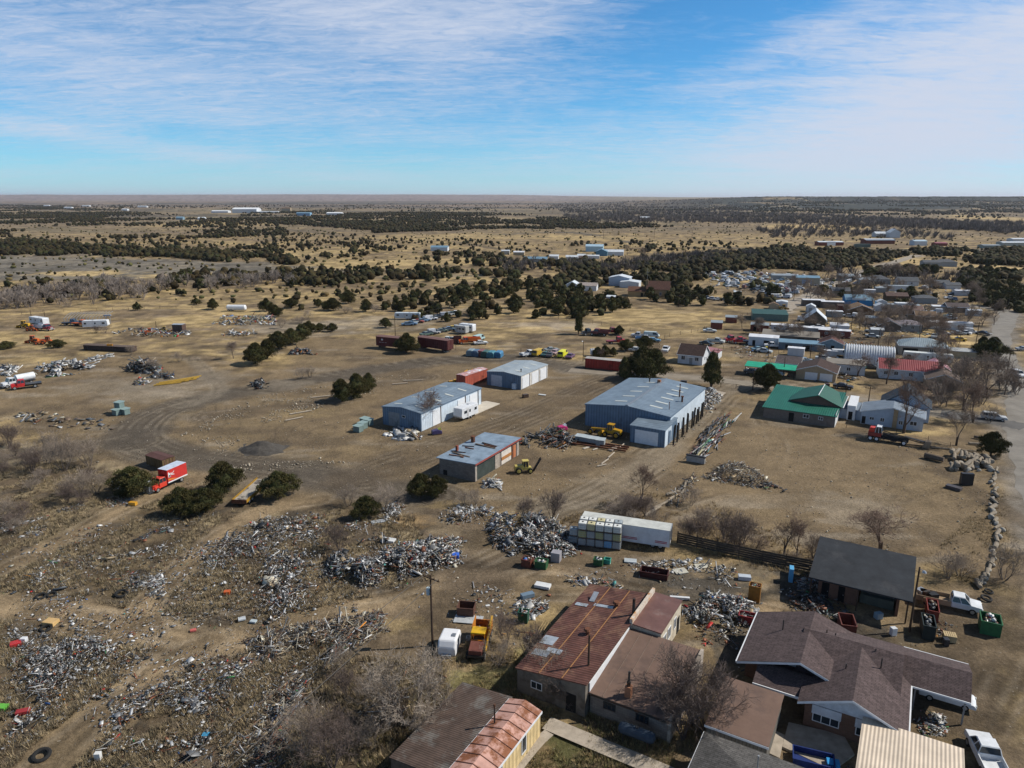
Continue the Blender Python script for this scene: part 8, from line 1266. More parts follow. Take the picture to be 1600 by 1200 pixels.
scrap([(1425, 1120), (1440, 1108), (1478, 1118), (1480, 1150), (1440, 1150)], 420, .4, .2, 'mixed', 'colourful toys and pots in the courtyard of the mauve house', rod=.2, edge=1); scrap([(1340, 1150), (1380, 1120), (1400, 1130), (1360, 1200), (1320, 1200)], 420, .6, .28, 'dark', 'dark bicycles and clutter under the peach carport edge'); scrap([(800, 958), (810, 938), (850, 935), (858, 950), (830, 968)], 420, .5, .34, 'scrap', 'small scrap patch with a white tub above the rusted roof')
scrap([(868, 916), (880, 898), (960, 905), (985, 922), (930, 918)], 900, .6, .34, 'scrap', 'scrap bank behind the far end of the rusted roof'); scrap([(760, 985), (800, 968), (870, 1000), (840, 1030), (790, 1000)], 600, .4, .3, 'mixed', 'scrap between the orange machine and the rusted roof', clump=2); scrap([(980, 880), (1100, 870), (1120, 890), (1000, 905)], 420, .3, .28, 'light', 'pale litter at the rear of the white trailer', clump=2)
scrap([(1280, 1000), (1400, 1000), (1440, 960), (1500, 980), (1440, 1010)], 260, .15, .2, 'dark', 'small clutter in the yard behind the mauve roof', 'scattered_litter'); scrap([(1140, 530), (1300, 500), (1500, 520), (1540, 560), (1440, 600), (1300, 600), (1160, 580)], 2600, .5, .55, 'mixed', 'yard clutter between the houses of the town', 'scattered_litter', rod=.3, clump=14)
scrap([(1100, 425), (1300, 430), (1300, 455), (1210, 465), (1110, 448)], 900, .5, 1.0, 'scrap', 'loose parts between the cars of the far junk yard', 'scattered_litter'); scrap([(1060, 650), (1110, 625), (1130, 630), (1100, 660), (1050, 700)], 200, .3, .3, 'wood', 'weeds and sticks along the warehouse side', 'scattered_litter'); scrap([(1300, 455), (1500, 450), (1500, 500), (1310, 500)], 600, .6, .7, 'mixed', 'clutter around the far houses', 'scattered_litter', clump=14)
scrap([(598, 965), (560, 1000), (500, 1050), (462, 1110), (430, 1200), (385, 1200), (430, 1110), (470, 1050), (530, 1000), (575, 965)], 2600, .6, .34, 'dark', 'dark line of old timber running down to the lower edge', 'timber_heap', rod=.85, az=50, spread=.5, edge=1.5)
scrap([(380, 1000), (470, 975), (600, 955), (600, 975), (470, 1010), (420, 1040)], 1500, .6, .34, 'wood', 'grey driftwood like branches beside the dirt track', 'timber_heap', rod=.92, edge=1.5)
# gravel mound
def mound(px, ax, ay, h, m, label):
    p = G(*px); g = np.linspace(-1, 1, 60); U, Vv = np.meshgrid(g, g); q = np.hypot(U, Vv); Z = h * np.clip(1 - q * (.85 + .5 * fbm(U * 2 + 7, Vv * 2, 3, 9)), -.02, 1) ** 1.0 * (.75 + .6 * fbm(U * 3, Vv * 3 + 4, 4, 5)) - .03; V = np.stack([U * ax, Vv * ay, Z], -1).reshape(-1, 3)
    i = np.arange(59)[:, None] * 60 + np.arange(59)[None]; o = bpy.data.objects.new('gravel_mound', npmesh('gravel_mound', V, np.stack([i, i + 1, i + 61, i + 60], -1).reshape(-1, 4), m, smooth=True)); link(o); o.location = p; tag(o, label, 'mound')
mound((411, 702), 4.8, 3.4, 1.7, mat('dark_gravel', (.075, .068, .06), .95, 0, .4, 6, bump=.9, bscale=12), 'dark gravel mound beside the gravel road bend')

Q = {l: v for (a_, b_, c_, l, m_, q_), v in zip(PL, PV)}
for a_, b_ in [('pole left of the tan roofed house', 'pole right of the ribbed metal hut'), ('pole right of the ribbed metal hut', 'tallest pole, at the end of the long low shed'), ('pole behind the blue grey hipped roof', 'pole above the white mobile home'), ('pole close to the gravel road bend', 'tallest pole, at the end of the long low shed'), ('pole by the tall juniper at the warehouse', 'pole in front of the green carport'), ('pole at the upper edge of the pasture', 'pole at the junk yard road')]: wire(Q[a_], Q[b_], 'wire from the %s to the %s' % (' '.join(a_.split(',')[0].split()[:6]), ' '.join(b_.split(',')[0].split()[:5])), .9)
# ---------------------------------------------------------------- single loose things
def bin_(px, rz, L, W, H, c, label, name='dumpster', fill=None, lid=None, at=None, z=0):
    p = at if at is not None else G(*px); t = thing(name, label, name.replace('_', ' '), (p[0], p[1], z), rz); m = mat('bin_%g%g%g' % c, c, .6, 0, .3, 2, col2=tuple(x * .4 for x in c), amt=.25); q = MB(); e = .05
    for a in [(-L / 2, -W / 2, 0, L / 2, -W / 2 + e, H), (-L / 2, W / 2 - e, 0, L / 2, W / 2, H), (-L / 2, -W / 2 + e, 0, -L / 2 + e, W / 2 - e, H), (L / 2 - e, -W / 2 + e, 0, L / 2, W / 2 - e, H), (-L / 2 + e, -W / 2 + e, 0, L / 2 - e, W / 2 - e, .08)]: q.box(*a)
    q.build('body', m, t); r = MB()
    for a in [(-L / 2 - .05, -W / 2 - .05, H, L / 2 + .05, -W / 2 + .05, H + .08), (-L / 2 - .05, W / 2 - .05, H, L / 2 + .05, W / 2 + .05, H + .08), (-L / 2 - .05, -W / 2 + .05, H, -L / 2 + .05, W / 2 - .05, H + .08), (L / 2 - .05, -W / 2 + .05, H, L / 2 + .05, W / 2 - .05, H + .08)]: r.box(*a)
    r.build('rim', m, t)
    if fill:
        n = 26; g = boxes(np.stack([rng.uniform(-L / 2 + .2, L / 2 - .2, n), rng.uniform(-W / 2 + .2, W / 2 - .2, n), rng.uniform(H * .6, H * 1.0, n)], -1), rng.uniform(.08, .45, (n, 3)), rots(n, .6), PAL[rng.choice(14, n, p=np.array(MIXW[fill]) / sum(MIXW[fill]))], 'load'); g.parent = t
    return t
GRN = (.03, .095, .04)
bin_((1545, 985), 62, 2.2, 1.9, 1.5, (.025, .115, .045), 'dark green dumpster full of scrap right of the tan pickup', fill='scrap'); bin_((1448, 990), 66, 2.6, 1.2, 1.6, (.02, .03, .03), 'tall black open bin standing left of the wooden pallets', fill='dark'); bin_((824, 884), -25, 1.3, 1.1, 1.0, (.12, .04, .025), 'rusty crate at the foot of the heap, left of the green crate', 'crate', 'rust'); bin_((846, 886), -20, 1.5, 1.1, .9, GRN, 'green crate filled with metal beside the grey bale', 'crate', 'light'); bin_((935, 882), -20, 1.2, .9, .8, GRN, 'green crate below the stacked tanks', 'crate', 'light')
bin_((949, 880), -20, .8, .7, .6, (.05, .30, .24), 'small teal bin right of the green crate below the tanks', 'crate'); bin_((729, 958), -8, 1.9, 1.5, 1.0, (.10, .05, .035), 'open rusty box on a pale sheet beside the yellowed tank', 'crate'); bin_((818, 970), -15, 1.1, .9, 1.2, (.02, .075, .05), 'dark green bin holding white sacks above the rusted roof', 'crate', 'light'); bin_((1168, 972), -22, 1.9, 1.1, .9, (.24, .03, .035), 'bright red open box at the right end of the metal heap', 'crate'); bin_((1022, 900), -20, 3.4, 1.5, .7, (.06, .02, .018), 'long dark red tray on the dirt track behind the rusted roof', 'crate')
bin_((1455, 962), 64, 2.8, 1.1, 1.3, (.17, .03, .02), 'red rack of green bottles under the tan pickup', 'crate', 'dark'); bin_((1322, 985), 75, 2.4, 1.5, 1.3, (.14, .045, .035), 'rust red old truck box with a white slotted panel behind the mauve roof', 'crate'); bin_((1178, 938), 65, 1.0, 1.3, 2.0, (.24, .11, .02), 'tall rusty orange cabinet full of cans right of the silver pipes', 'cabinet', 'rust'); bin_((1270, 1192), -20, 3.2, 1.6, .6, (.012, .03, .14), 'blue open trailer tub at the bottom near the concrete terrace', 'tub'); bin_((732, 1000), 0, .4, .4, .3, (.3, .3, .3), 'small pale bucket behind the orange machine', 'bucket')
for k, (px, py, c, lb) in enumerate([(736, 555, (.20, .26, .28), 'first grey green tank of the row left of the garage'), (744, 556, (.08, .13, .2), 'second tank of the row, dark blue'), (752, 556, (.2, .07, .06), 'third tank of the row, reddish'), (759, 557, (.04, .10, .08), 'fourth tank of the row, dark green'), (768, 558, (.06, .20, .25), 'fifth tank of the row, teal'), (779, 558, (.05, .18, .32), 'last tank of the row, blue')]):
    p = G(px, py); t = thing('storage_tank', lb, 'tank', (p.x, p.y, 0), -15); MB().box(-1.1, -1.6, .1, 1.1, 1.6, 1.3).prism([(-1.1, 1.3), (1.1, 1.3), (.7, 1.8), (-.7, 1.8)], 'y', -1.6, 1.6).build('body', paint(c), t, .06); MB().box(-.9, -1.65, .3, .9, -1.605, 1.2).build('end_panel', paint(tuple(x * .7 for x in c)), t)
bin_((715, 536), 5, 2.6, 2.2, 2.2, (.12, .045, .035), 'brown crate between the pale pickups and the orange truck', 'crate')
def loose(px, D, rz, c, label, name, cat, z=0, tilt=0, m=None, bev=.02, at=None):
    o = MB().box(-D[0] / 2, -D[1] / 2, 0, D[0] / 2, D[1] / 2, D[2]).build(name, m or paint(c), None, bev); p = at or G(*px); o.location = (p[0], p[1], z + .01); o.rotation_euler = (tilt, 0, R(rz)); tag(o, label, cat); return o
for a in [((232, 770), (1.3, .7, 2.0), -20, (.38, .41, .44), 'silver cabinet standing in front of the red box truck', 'cabinet', 'cabinet'), ((182, 763), (1.1, .9, 1.3), 10, (.40, .46, .52), 'pale blue box left of the small juniper', 'cabinet', 'cabinet'), ((869, 876), (1.2, 1.1, 1.3), -20, (.30, .29, .31), 'grey metal bale beside the green crate', 'metal_bale', 'bale'), ((1235, 907), (1.1, .5, 1.8), 70, (.10, .36, .62), 'bright blue panel standing left of the black roofed shed', 'portable_toilet_door', 'panel'),
          ((208, 789), (1.2, .6, .5), -10, (.55, .28, .03), 'small orange and black box in the scrap below the red truck', 'crate', 'crate'), ((80, 975), (1.4, 1.0, .45), -10, (.55, .36, .15), 'orange tan box above the pale scrap at the left', 'crate', 'crate'), ((118, 1023), (1.6, .7, .25), 12, (.62, .33, .02), 'bright yellow plastic panel in the left scrap', 'plastic_panel', 'panel'), ((25, 1008), (1.0, .8, .35), 30, (.45, .03, .03), 'red sheet in the scrap at the left edge', 'plastic_panel', 'panel'),
          ((38, 1003), (.6, .5, .5), 0, (.62, .63, .65), 'white drum beside the red sheet at the left edge', 'drum', 'drum'), ((4, 1108), (.9, .7, .35), 0, (.12, .42, .05), 'lime green tub at the left edge', 'tub', 'tub'), ((36, 1114), (1.1, .6, .3), 20, (.30, .03, .03), 'dark red sheet below the lime tub', 'plastic_panel', 'panel'), ((302, 986), (.6, .4, .2), 20, (.5, .12, .10), 'pinkish red scrap beside the track fork', 'plastic_panel', 'panel'),
          ((355, 928), (.7, .6, .4), 10, (.5, .10, .02), 'orange red bucket in the upper scrap', 'bucket', 'bucket'), ((322, 1152), (.6, .5, .35), 0, (.05, .28, .48), 'blue tub in the bottom scrap', 'tub', 'tub'), ((154, 1187), (.5, .4, .7), 5, (.62, .62, .6), 'white upright canister at the bottom beside the track', 'canister', 'canister'), ((378, 968), (.8, .6, .2), 25, (.5, .53, .55), 'pale flat sheet at the bend of the track', 'sheet', 'sheet'),
          ((396, 972), (.7, .5, .2), -10, (.42, .48, .5), 'second pale sheet right at the bend of the track', 'sheet', 'sheet'), ((712, 873), (.9, .8, .7), 0, (.03, .12, .55), 'bright blue drum at the right end of the main heap', 'drum', 'drum'), ((607, 846), (1.9, 1.0, .35), -15, (.60, .62, .62), 'white bathtub like shell on top of the main heap', 'tub', 'tub'), ((591, 815), (2.0, 1.0, .08), 20, (.36, .39, .42), 'flat grey sheet between the heaps', 'sheet', 'sheet'),
          ((848, 917), (1.9, 1.0, .35), -20, (.62, .63, .63), 'white oval tub above the rusted roof', 'tub', 'tub'), ((824, 933), (1.6, .7, .5), 25, (.14, .20, .26), 'blue grey fender below the white oval tub', 'car_fender', 'fender'), ((762, 947), (.5, .3, .1), 10, (.62, .62, .6), 'white scrap sheet alone on the dirt', 'sheet', 'sheet'), ((732, 968), (3.2, 1.6, .06), -8, (.40, .42, .43), 'pale sheet lying under the rusty box', 'sheet', 'sheet'),
          ((1063, 893), (1.7, 1.3, .12), 15, (.45, .43, .36), 'pale sheet with a rusty round patch on the track', 'sheet', 'sheet'), ((1096, 885), (1.7, 1.1, .10), 5, (.50, .48, .40), 'cream sheet with ragged upper edge', 'sheet', 'sheet'), ((985, 877), (1.6, 1.0, .15), -10, (.40, .44, .46), 'pale grey panel near the trailer rear', 'sheet', 'sheet'), ((943, 878), (1.9, .9, .05), -10, (.44, .44, .40), 'flat grey board under the stacked tanks', 'board', 'board'),
          ((1062, 936), (2.3, .35, .3), -8, (.62, .63, .64), 'long white bar at the top of the metal heap', 'bar', 'bar'), ((1163, 905), (1.5, .8, .5), -10, (.45, .50, .56), 'pale silver box left of the rusty cabinet', 'cabinet', 'cabinet'), ((1372, 966), (.8, .6, .7), 15, (.24, .33, .38), 'pale blue cap lying on the rust red truck box', 'cap', 'lid'), ((1395, 992), (.6, .5, .9), 10, (.56, .58, .60), 'white canister in front of the green grey bench', 'canister', 'canister'),
          ((916, 700), (1.6, .5, .12), 40, (.5, .45, .38), 'pale plank resting across the dark rails', 'plank', 'plank'), ((930, 702), (1.4, .3, .12), 40, (.5, .45, .38), 'shorter plank right of the pale one on the rails', 'plank', 'plank'), ((959, 702), (2.6, .9, .25), 50, (.30, .25, .2), 'broad weathered planks at the right end of the dark rails', 'plank', 'plank'), ((847, 617), (1.8, .8, .10), -25, (.52, .54, .54), 'white sheets lying between the two garages', 'sheet', 'sheet'),
          ((821, 621), (1.4, .8, .8), 30, (.06, .04, .03), 'dark brown lump left of the white sheets', 'engine_block', 'scrap'), ((1068, 600), (1.6, .9, .9), -20, (.04, .035, .03), 'dark box at the far corner of the big warehouse', 'crate', 'crate'), ((1093, 625), (1.0, .8, .9), 10, (.5, .45, .38), 'pale crate among the rubble behind the warehouse', 'crate', 'crate'), ((628, 684), (1.4, .9, .9), 0, (.26, .27, .28), 'grey crate in front of the flat white sheets', 'crate', 'crate'),
          ((1292, 607), (.9, .9, 1.3), 0, (.06, .03, .03), 'dark brown bin on the street kerb beside the garage', 'bin', 'bin'), ((1509, 757), (1.9, .7, 2.0), -8, (.02, .02, .022), 'upright black box on the open lot', 'black_box', 'box'), ((1490, 764), (2.2, 1.1, .5), -50, (.07, .06, .06), 'low dark frame left of the upright black box', 'black_box', 'box'), ((697, 550), (1.4, .5, .4), -20, (.5, .5, .48), 'small white scrap piece before the nearer boxcar', 'sheet', 'sheet'), ((1360, 1172), (.1, .1, .1), 0, (.1, .4, .7), 'tiny blue lid on the terrace', 'lid', 'lid'), ((1301, 1198), (1.0, .8, .5), -15, (.03, .28, .62), 'light blue box behind the blue tub at the bottom', 'crate', 'crate')]: loose(*a)
def pallets(px, rz, n, label):
    p = G(*px); t = thing('pallet_stack', label, 'pallets', (p.x, p.y, 0), rz); m = mat('pine_boards', (.48, .37, .21), .85, 0, .25, 2)
    for k in range(n):
        b = MB(); z = k * .15
        for i in range(6): b.box(-.6 + i * .205, -.5, z + .11, -.6 + i * .205 + .15, .5, z + .135)
        for y in (-.48, -.05, .38): b.box(-.6, y, z, .6, y + .1, z + .108)
        b.build('pallet', m, t)
pallets((1483, 1000), -20, 5, 'stack of pale wooden pallets on the dirt behind the mauve roof'); loose((1477, 1008), (.5, .6, .8), -10, (.03, .03, .035), 'black barrel in front of the wooden pallets', 'barrel', 'barrel')
def transformer_box(px, label, at=None, z=0, c=(.16, .22, .21)):
    p = at or G(*px); t = thing('transformer_cabinet', label, 'cabinet', (p[0], p[1], z), random.uniform(-35, -20)); MB().box(-.8, -.65, 0, .8, .65, 1.2).build('body', paint(c), t, .04); MB().prism([(-.7, 1.2), (.7, 1.2), (.86, 1.36), (-.86, 1.3)], 'x', -.86, .86).build('lid', paint(tuple(x * 1.5 for x in c)), t); MB().box(-.7, -.68, .1, -.02, -.655, 1.1).box(.02, -.68, .1, .7, -.655, 1.1).build('door', paint(tuple(x * .9 for x in c)), t)
for a, l in [((183, 648), 'left grey green cabinet of the trio in the left yard'), ((196, 647), 'right grey green cabinet of the trio in the left yard'), ((560, 674), 'nearest cabinet of the cluster left of the long blue shed'), ((567, 669), 'second cabinet of the cluster left of the long blue shed'), ((576, 664), 'third cabinet of the cluster left of the long blue shed'), ((570, 662), 'rearmost cabinet of the cluster left of the long blue shed')]: transformer_box(a, l)
transformer_box(None, 'top grey green cabinet of the trio in the left yard', at=G(188, 645), z=1.25)
for i in range(4): transformer_box(None, ['first', 'second', 'third', 'last'][i] + ' pale grey cabinet from the left on the dark rails before the warehouse', at=LP(G(906, 690), i * 1.45, 0), c=(.26, .29, .30))
rl = thing('rail_frame', 'long dark steel rails lying before the warehouse', 'rails', (*G(860, 690)[:2], 0), -24); [MB().box(-2, y, .1, 15, y + .22, .42).build('rail', RUST, rl) for y in (0, 1.2, 2.3)]
pf = thing('pipe_rack', 'low pale box at the near end of the pipe pile', 'rack', (*G(1072, 721)[:2], 0), -30); MB().box(0, 0, .1, 3.3, .5, 1.2).build('box', mat('pale_rack', (.32, .31, .29), .8), pf); MB().box(-.1, -.05, 1.2, 3.4, .6, 1.35).build('lid', BLACK, pf)
for i in range(16):
    c = [(.14, .07, .08), (.28, .30, .26), (.06, .16, .08), (.36, .32, .18), (.10, .05, .045), (.42, .42, .40)][i % 6]; q = LP(G(1078, 712), .4 + (i % 6) * .42, random.uniform(.5, 4 + 12 * (i % 3)), .5 + .12 * (i % 4)); o = MB().tube((0, -3.2, 0), (0, 3.2, 0), .09, n=8).build('steel_pipe', paint(c)); o.location = q; o.rotation_euler = (0, 0, R(-30 + random.uniform(-5, 5))); tag(o, 'long steel pipe in the pile right of the warehouse', 'pipe', 'steel pipes beside the warehouse')
for i, (px, py, l) in enumerate([(860, 672, 'pink car front lying among the dark machinery scrap'), (690, 678, 'small purple machine at the corner of the long blue shed')]):
    t = thing('car_shell' if i == 0 else 'snow_scooter', l, 'car part' if i == 0 else 'scooter', (*G(px + 18 if i == 0 else px - 8, py)[:2], 0), 20); MB().prism([(-1, .1), (1.1, .1), (1.0, .7), (.2, 1.0), (-.9, .8)], 'y', -.6, .6).build('body', paint((.50, .03, .16) if i == 0 else (.05, .04, .12)), t, .08); MB().prism([(.3, 1.0), (.9, .78), (.8, 1.3)], 'y', -.4, .4).build('windscreen', WHITE if i == 0 else paint((.4, .4, .05)), t); MB().box(-.9, -.7, 0, .9, -.5, .15).box(-.9, .5, 0, .9, .7, .15).build('skid', DSTEEL, t)
# bare steel frame in the left yard
fr = thing('hoop_shelter', 'bare arched steel frame over old trucks at the far left', 'frame', (*G(101, 508)[:2], 0), 9)
for i in range(14): MB().path([(i * 1.1, 0, 0), (i * 1.1, .3, 2.6), (i * 1.1, 4.5, 3.4), (i * 1.1, 8, 3.6)], .09, 4).build('rib', STEEL, fr)
MB().tube((0, 4.5, 3.4), (14.3, 4.5, 3.4), .07).build('ridge_beam', STEEL, fr); [MB().tube((x, 0, 0), (x, 0, 3.2), .12).build('post', STEEL, fr) for x in (14.8, 16)]; MB().box(13.8, -.2, 3.1, 16.4, .4, 3.5).build('beam', mat('blue_grey_beam', (.25, .31, .4), .6), fr)
t = thing('tank_trailer', 'long white tank trailer on the dry grass slope at the left', 'trailer', (*G(370, 486)[:2], 0), -3); MB().lathe([(.8, -4), (1.15, -3.7), (1.15, 3.7), (.8, 4)], (0, 0, 1.5), 14, M=Matrix.Rotation(R(90), 4, 'Y')).build('tank', WHITE, t); [wheel(t, x, y, .45) for x in (-3, -2) for y in (-.9, .9)]; MB().box(-4, -.5, .4, 4, .5, .55).build('frame', DSTEEL, t)
for i in range(9): p = G(262 + i * 4.2, 601 - i * .8); o = MB().box(-3.2, -.12, 0, 3.2, .12, .24).build('yellow_beam', mat('yellow_steel', (.42, .27, .05), .7)); o.location = (p.x, p.y, .12 + .25 * (i % 3)); o.rotation_euler = (0, 0, R(28 + i * 2)); tag(o, 'yellow steel beam in the fan right of the black heap', 'beam', 'yellow beams in the left yard')
# propane tank on legs
pt = thing('propane_tank', 'blue grey propane tank on legs in front of the low block annex', 'tank', (*G(994, 1162)[:2], 0), -29); MB().lathe([(.12, -1.65), (.38, -1.55), (.5, -1.3), (.5, 1.3), (.38, 1.55), (.12, 1.65)], (0, 0, 1.15), 18, M=Matrix.Rotation(R(90), 4, 'Y')).build('tank', mat('blue_grey_tank', (.045, .062, .085), .8, 0, .25, 1.5, spec=.1), pt)
for x in (-1.1, 1.1): MB().tube((x, -.4, 0), (x, -.3, .85), .05, n=5).tube((x, .4, 0), (x, .3, .85), .05, n=5).box(x - .06, -.42, .7, x + .06, .42, .8).build('leg', DSTEEL, pt)
MB().tube((0, 0, 1.65), (0, 0, 1.78), .14, n=10).build('valve_cap', DSTEEL, pt)
slab('concrete_terrace', [(1232, 1130), (1222, 1168), (1300, 1205), (1335, 1180), (1318, 1150)], CONC, .12, '', ''); slab('concrete_terrace', [(1205, 1140), (1195, 1175), (1218, 1186), (1226, 1150)], CONC, .11, '', ''); slab('concrete_apron', [(1124, 622), (1112, 618), (1120, 611), (1134, 614)], CONC, .1, '', '')
for i in range(7): p = LP(G(838, 990), i * .28, random.uniform(-.1, .2)); o = MB().tube((0, 0, 0), (.9, 1.6, .5), .03, n=4).build('dry_cane', mat('dry_cane', (.45, .33, .16), .9)); o.location = p; tag(o, 'leaning dry cane beside the dark green bin', 'cane', 'dry canes by the bin')
def tyre(px, s, label, group=None, tilt=.15):
    V = []; n, k = 18, 8
    for i in range(n):
        a = 6.2832 * i / n
        for j in range(k): b = 6.2832 * j / k; r = 1 + .30 * math.cos(b); V.append((r * math.cos(a) * s, r * math.sin(a) * s, .30 * s * math.sin(b) * .8))
    o = MB().add(V, [(i * k + j, ((i + 1) % n) * k + j, ((i + 1) % n) * k + (j + 1) % k, i * k + (j + 1) % k) for i in range(n) for j in range(k)]).build('tyre', RUBBER); p = G(*px); o.location = (p.x, p.y, .26 * s); o.rotation_euler = (tilt, tilt * .5, 0); tag(o, label, 'tyre', group)
for a in [((190, 929), .62, 'largest black tyre in the scrap above the track fork'), ((65, 1182), .6, 'big tyre at the bottom left corner'), ((299, 1044), .38, 'tyre lying beside the track below the fork'), ((64, 933), .5, 'dark tyre left above the track'), ((81, 930), .45, 'second dark tyre left above the track'), ((72, 983), .5, 'tyre in front of the orange tan box'), ((105, 1002), .4, 'tyre standing behind the yellow panel'), ((1541, 936), .5, 'tyre at the end of the boulder row'), ((1545, 925), .4, 'small tyre behind the one ending the boulder row'), ((295, 1106), .34, 'tyre in the weeds right of the track'), ((331, 1122), .34, 'tyre in the scrap right of the track'), ((404, 1093), .34, 'tyre in the lower timber bank')]: tyre(*a)
# ---------------------------------------------------------------- the woods, now that the buildings are known
def clear_of(x, y, r=0):
    return all((x - a) ** 2 + (y - b) ** 2 > (c + r) ** 2 for a, b, c in CLEAR)
CL = np.array(CLEAR); T = np.array(trees); ok = np.ones(len(T), bool)
for (a, b, c) in CLEAR: ok &= (T[:, 0] - a) ** 2 + (T[:, 1] - b) ** 2 > (c * .9 + 1) ** 2
T = T[ok]; app = T[:, 2] * T[:, 3] / (T[:, 1] ** 2); od = np.argsort(-app)
for i in od[:225]:
    x, y, h, w = T[i]; juniper(x, y, h, w, 'dark green juniper in the open woods beyond the yards', 'junipers in the woods beyond the yards', CR_MID, parts=i in od[:40])
LOWM = leaf_mat('far_juniper_foliage', None)
for a_, b_, sub, lb in [(225, 2200, 2, 'nearer part of the dark juniper woodland across the middle distance'), (2200, 99999, 1, 'thousands of small dark junipers over the far country')]:
    rest = T[od[a_:b_]]; z = terrain(rest[:, 0], rest[:, 1]); o = billboard_trees(np.column_stack([rest[:, 0], rest[:, 1], z, rest[:, 2], rest[:, 3]]), 'juniper_wood', (JG * .40, JO * .30), LOWM, sub); tag(o, lb, 'woodland', kind='stuff')
# low dark scrub across the middle distance
sc = []
for (pl, n) in [([(0, 345), (1600, 345), (1600, 460), (1200, 440), (800, 450), (400, 470), (0, 470)], 2600), ([(0, 318), (1600, 318), (1600, 345), (0, 345)], 1400)]:
    for (px, py) in poly_samples(pl, n):
        p = G(px, py); h = rng.uniform(.8, 2.4)
        if clear_of(p.x, p.y): sc.append((p.x, p.y, TZ(p.x, p.y), h, h * rng.uniform(1, 1.8)))
tag(billboard_trees(sc, 'scrub', (JG * .9, JO * .9), LOWM, 1), 'low dark scrub dotted over the dry grassland', 'scrub', kind='stuff')
# ---------------------------------------------------------------- dry grass, weeds and stones near the camera
def tufts(n, px, name, label, hr, cols, blades=7, clump=3.0, thr=.5, spread=.22):
    P = np.array([G(*p)[:2] for p in poly_samples(px, n)]); k = fbm(P[:, 0] / clump, P[:, 1] / clump, 4, 19) + rng.uniform(-.08, .08, len(P)) > thr; P = P[k]
    for (pts, hw, cc, stg, ruts) in TRACKS:
        if hw < 6: P = P[seg_dist(P[:, 0], P[:, 1], smooth(WP(pts), 3)) > hw * .95]
    for (a, b, c) in CLEAR: P = P[(P[:, 0] - a) ** 2 + (P[:, 1] - b) ** 2 > (c * .62) ** 2]
    n = len(P); h = rng.uniform(*hr, (n, 1)) * rng.uniform(.6, 1.2, (n, 1)); a = rng.uniform(0, 6.28, (n, blades)); r = rng.uniform(0, spread, (n, blades)); bx = P[:, :1] + np.cos(a) * r; by = P[:, 1:] + np.sin(a) * r; ln = rng.uniform(.1, .8, (n, blades)) * h; w = .022 + .02 * h
    hh = h * rng.uniform(.6, 1.1, (n, blades)); z0 = np.zeros_like(bx) - .12; ca, sa = np.cos(a + 1.57) * w, np.sin(a + 1.57) * w
    V = np.stack([np.stack([bx - ca, by - sa, z0], -1), np.stack([bx + ca, by + sa, z0], -1), np.stack([bx + np.cos(a) * ln, by + np.sin(a) * ln, z0 + hh], -1)], 2).reshape(-1, 3)
    c = np.array(cols)[rng.integers(0, len(cols), n)] * rng.uniform(.7, 1.25, (n, 1)); C3 = np.repeat(c, blades * 3, axis=0); o = bpy.data.objects.new(name, npmesh(name, V, np.arange(len(V)).reshape(-1, 3), GRM, C3)); link(o); tag(o, label, 'grass', kind='stuff')
GRM = vcol_mat('dry_grass_blades', .9, 0, .2, 1)
tufts(40000, [(-20, 700), (300, 760), (420, 815), (560, 790), (740, 825), (760, 900), (640, 960), (700, 1050), (720, 1200), (-20, 1200)], 'dry_grass', 'dry tufts of grass and weeds over the scrap field', (.3, .75), [(.33, .255, .15), (.27, .21, .125), (.19, .155, .095), (.22, .17, .115), (.11, .09, .062)], 9, 3.0, .47)
tufts(9000, [(700, 970), (860, 1040), (900, 1100), (1100, 1140), (1060, 1200), (560, 1200), (640, 1000)], 'dry_grass', 'weeds and dry grass around the front buildings', (.2, .5), [(.22, .18, .08), (.16, .15, .06), (.30, .22, .11), (.12, .10, .06)], 8, 2.5, .46)
tufts(6000, [(850, 800), (1060, 760), (1290, 870), (1260, 900), (1050, 870), (700, 800), (560, 790)], 'dry_grass', 'dry grass along the fence and the brush line', (.2, .6), [(.34, .25, .12), (.25, .18, .09), (.20, .15, .09)], 7, 3, .5)
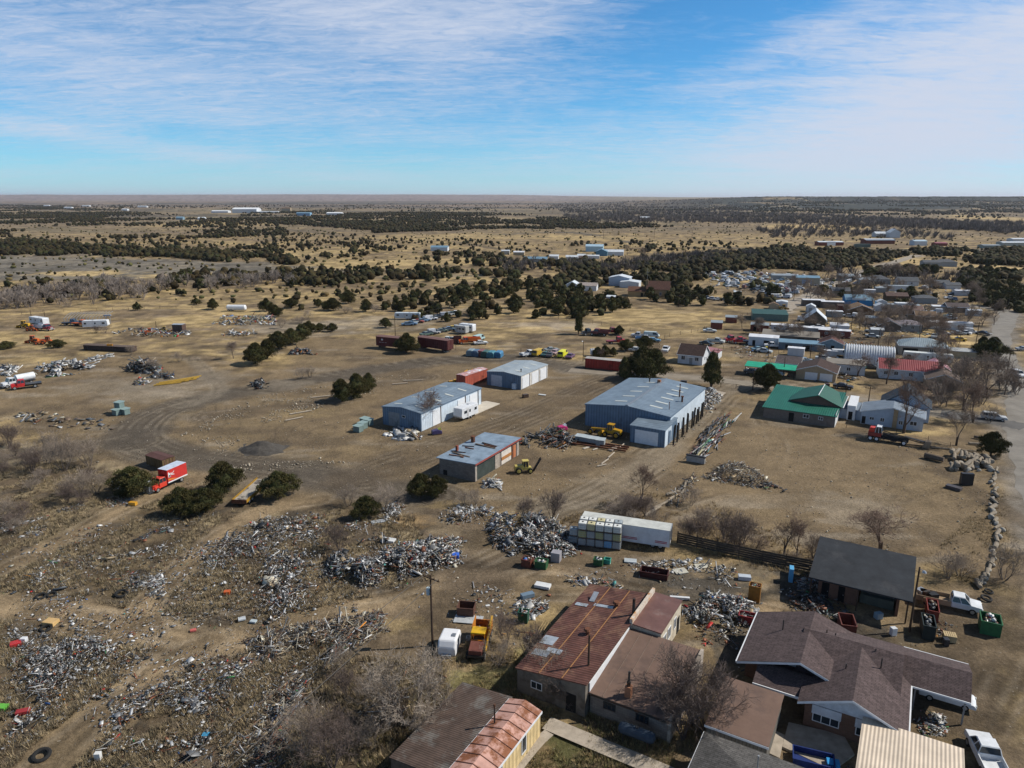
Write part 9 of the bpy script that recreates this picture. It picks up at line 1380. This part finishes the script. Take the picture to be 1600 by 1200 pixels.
tufts(9000, [(0, 585), (180, 560), (180, 600), (600, 600), (620, 640), (330, 690), (230, 700), (0, 720)], 'dry_grass', 'thin dry grass in the open left yard', (.12, .3), [(.36, .28, .15), (.27, .21, .12)], 5, 5, .56); tufts(9000, [(1100, 700), (1560, 720), (1560, 880), (1270, 860), (1080, 760)], 'dry_grass', 'short dry grass on the open lot', (.08, .2), [(.34, .26, .14), (.22, .17, .10)], 5, 5, .5); tufts(4000, [(1440, 880), (1560, 760), (1600, 760), (1600, 960), (1560, 930)], 'dry_grass', 'weeds along the road side', (.15, .4), [(.30, .23, .12), (.2, .16, .09)], 6, 3, .48)
def stones(n, px, size, label):
    P = np.array([G(*p)[:2] for p in poly_samples(px, n)]); k = fbm(P[:, 0] / 4, P[:, 1] / 4, 3, 151) + rng.uniform(-.1, .1, n) > .5; P = P[k]; n = len(P); s = size * np.exp(rng.normal(-.3, .5, n)); c = np.array((.30, .26, .20)) * rng.uniform(.5, 1.5, (n, 1))
    tag(boxes(np.column_stack([P, s * .12]), np.stack([s, s * rng.uniform(.6, 1, n), s * .5], -1), rots(n, .4), c, 'stones'), label, 'stones', kind='stuff')
stones(6000, [(0, 640), (600, 640), (900, 640), (1560, 700), (1570, 880), (1200, 860), (760, 790), (400, 770), (0, 740)], .11, 'small pale stones strewn over the yard soil'); stones(5000, [(400, 620), (640, 580), (640, 600), (420, 660), (330, 720), (560, 720), (380, 740), (240, 700)], .15, 'stones along the gravel road verges')
# ---------------------------------------------------------------- air
hz = MB().box(-64000, -64000, -70, 64000, 64000, 190); hm = bpy.data.materials.new('haze_air'); hm.use_nodes = True; t_ = hm.node_tree; t_.nodes.clear()
o_ = N(t_, 'ShaderNodeOutputMaterial'); v_ = N(t_, 'ShaderNodeVolumePrincipled'); v_.inputs['Color'].default_value = (.86, .9, 1, 1); v_.inputs['Density'].default_value = 3.0e-5; v_.inputs['Anisotropy'].default_value = .2; t_.links.new(v_.outputs[0], o_.inputs['Volume'])
tag(hz.build('haze', hm), 'thin pale haze over the whole plain', 'haze', kind='stuff')
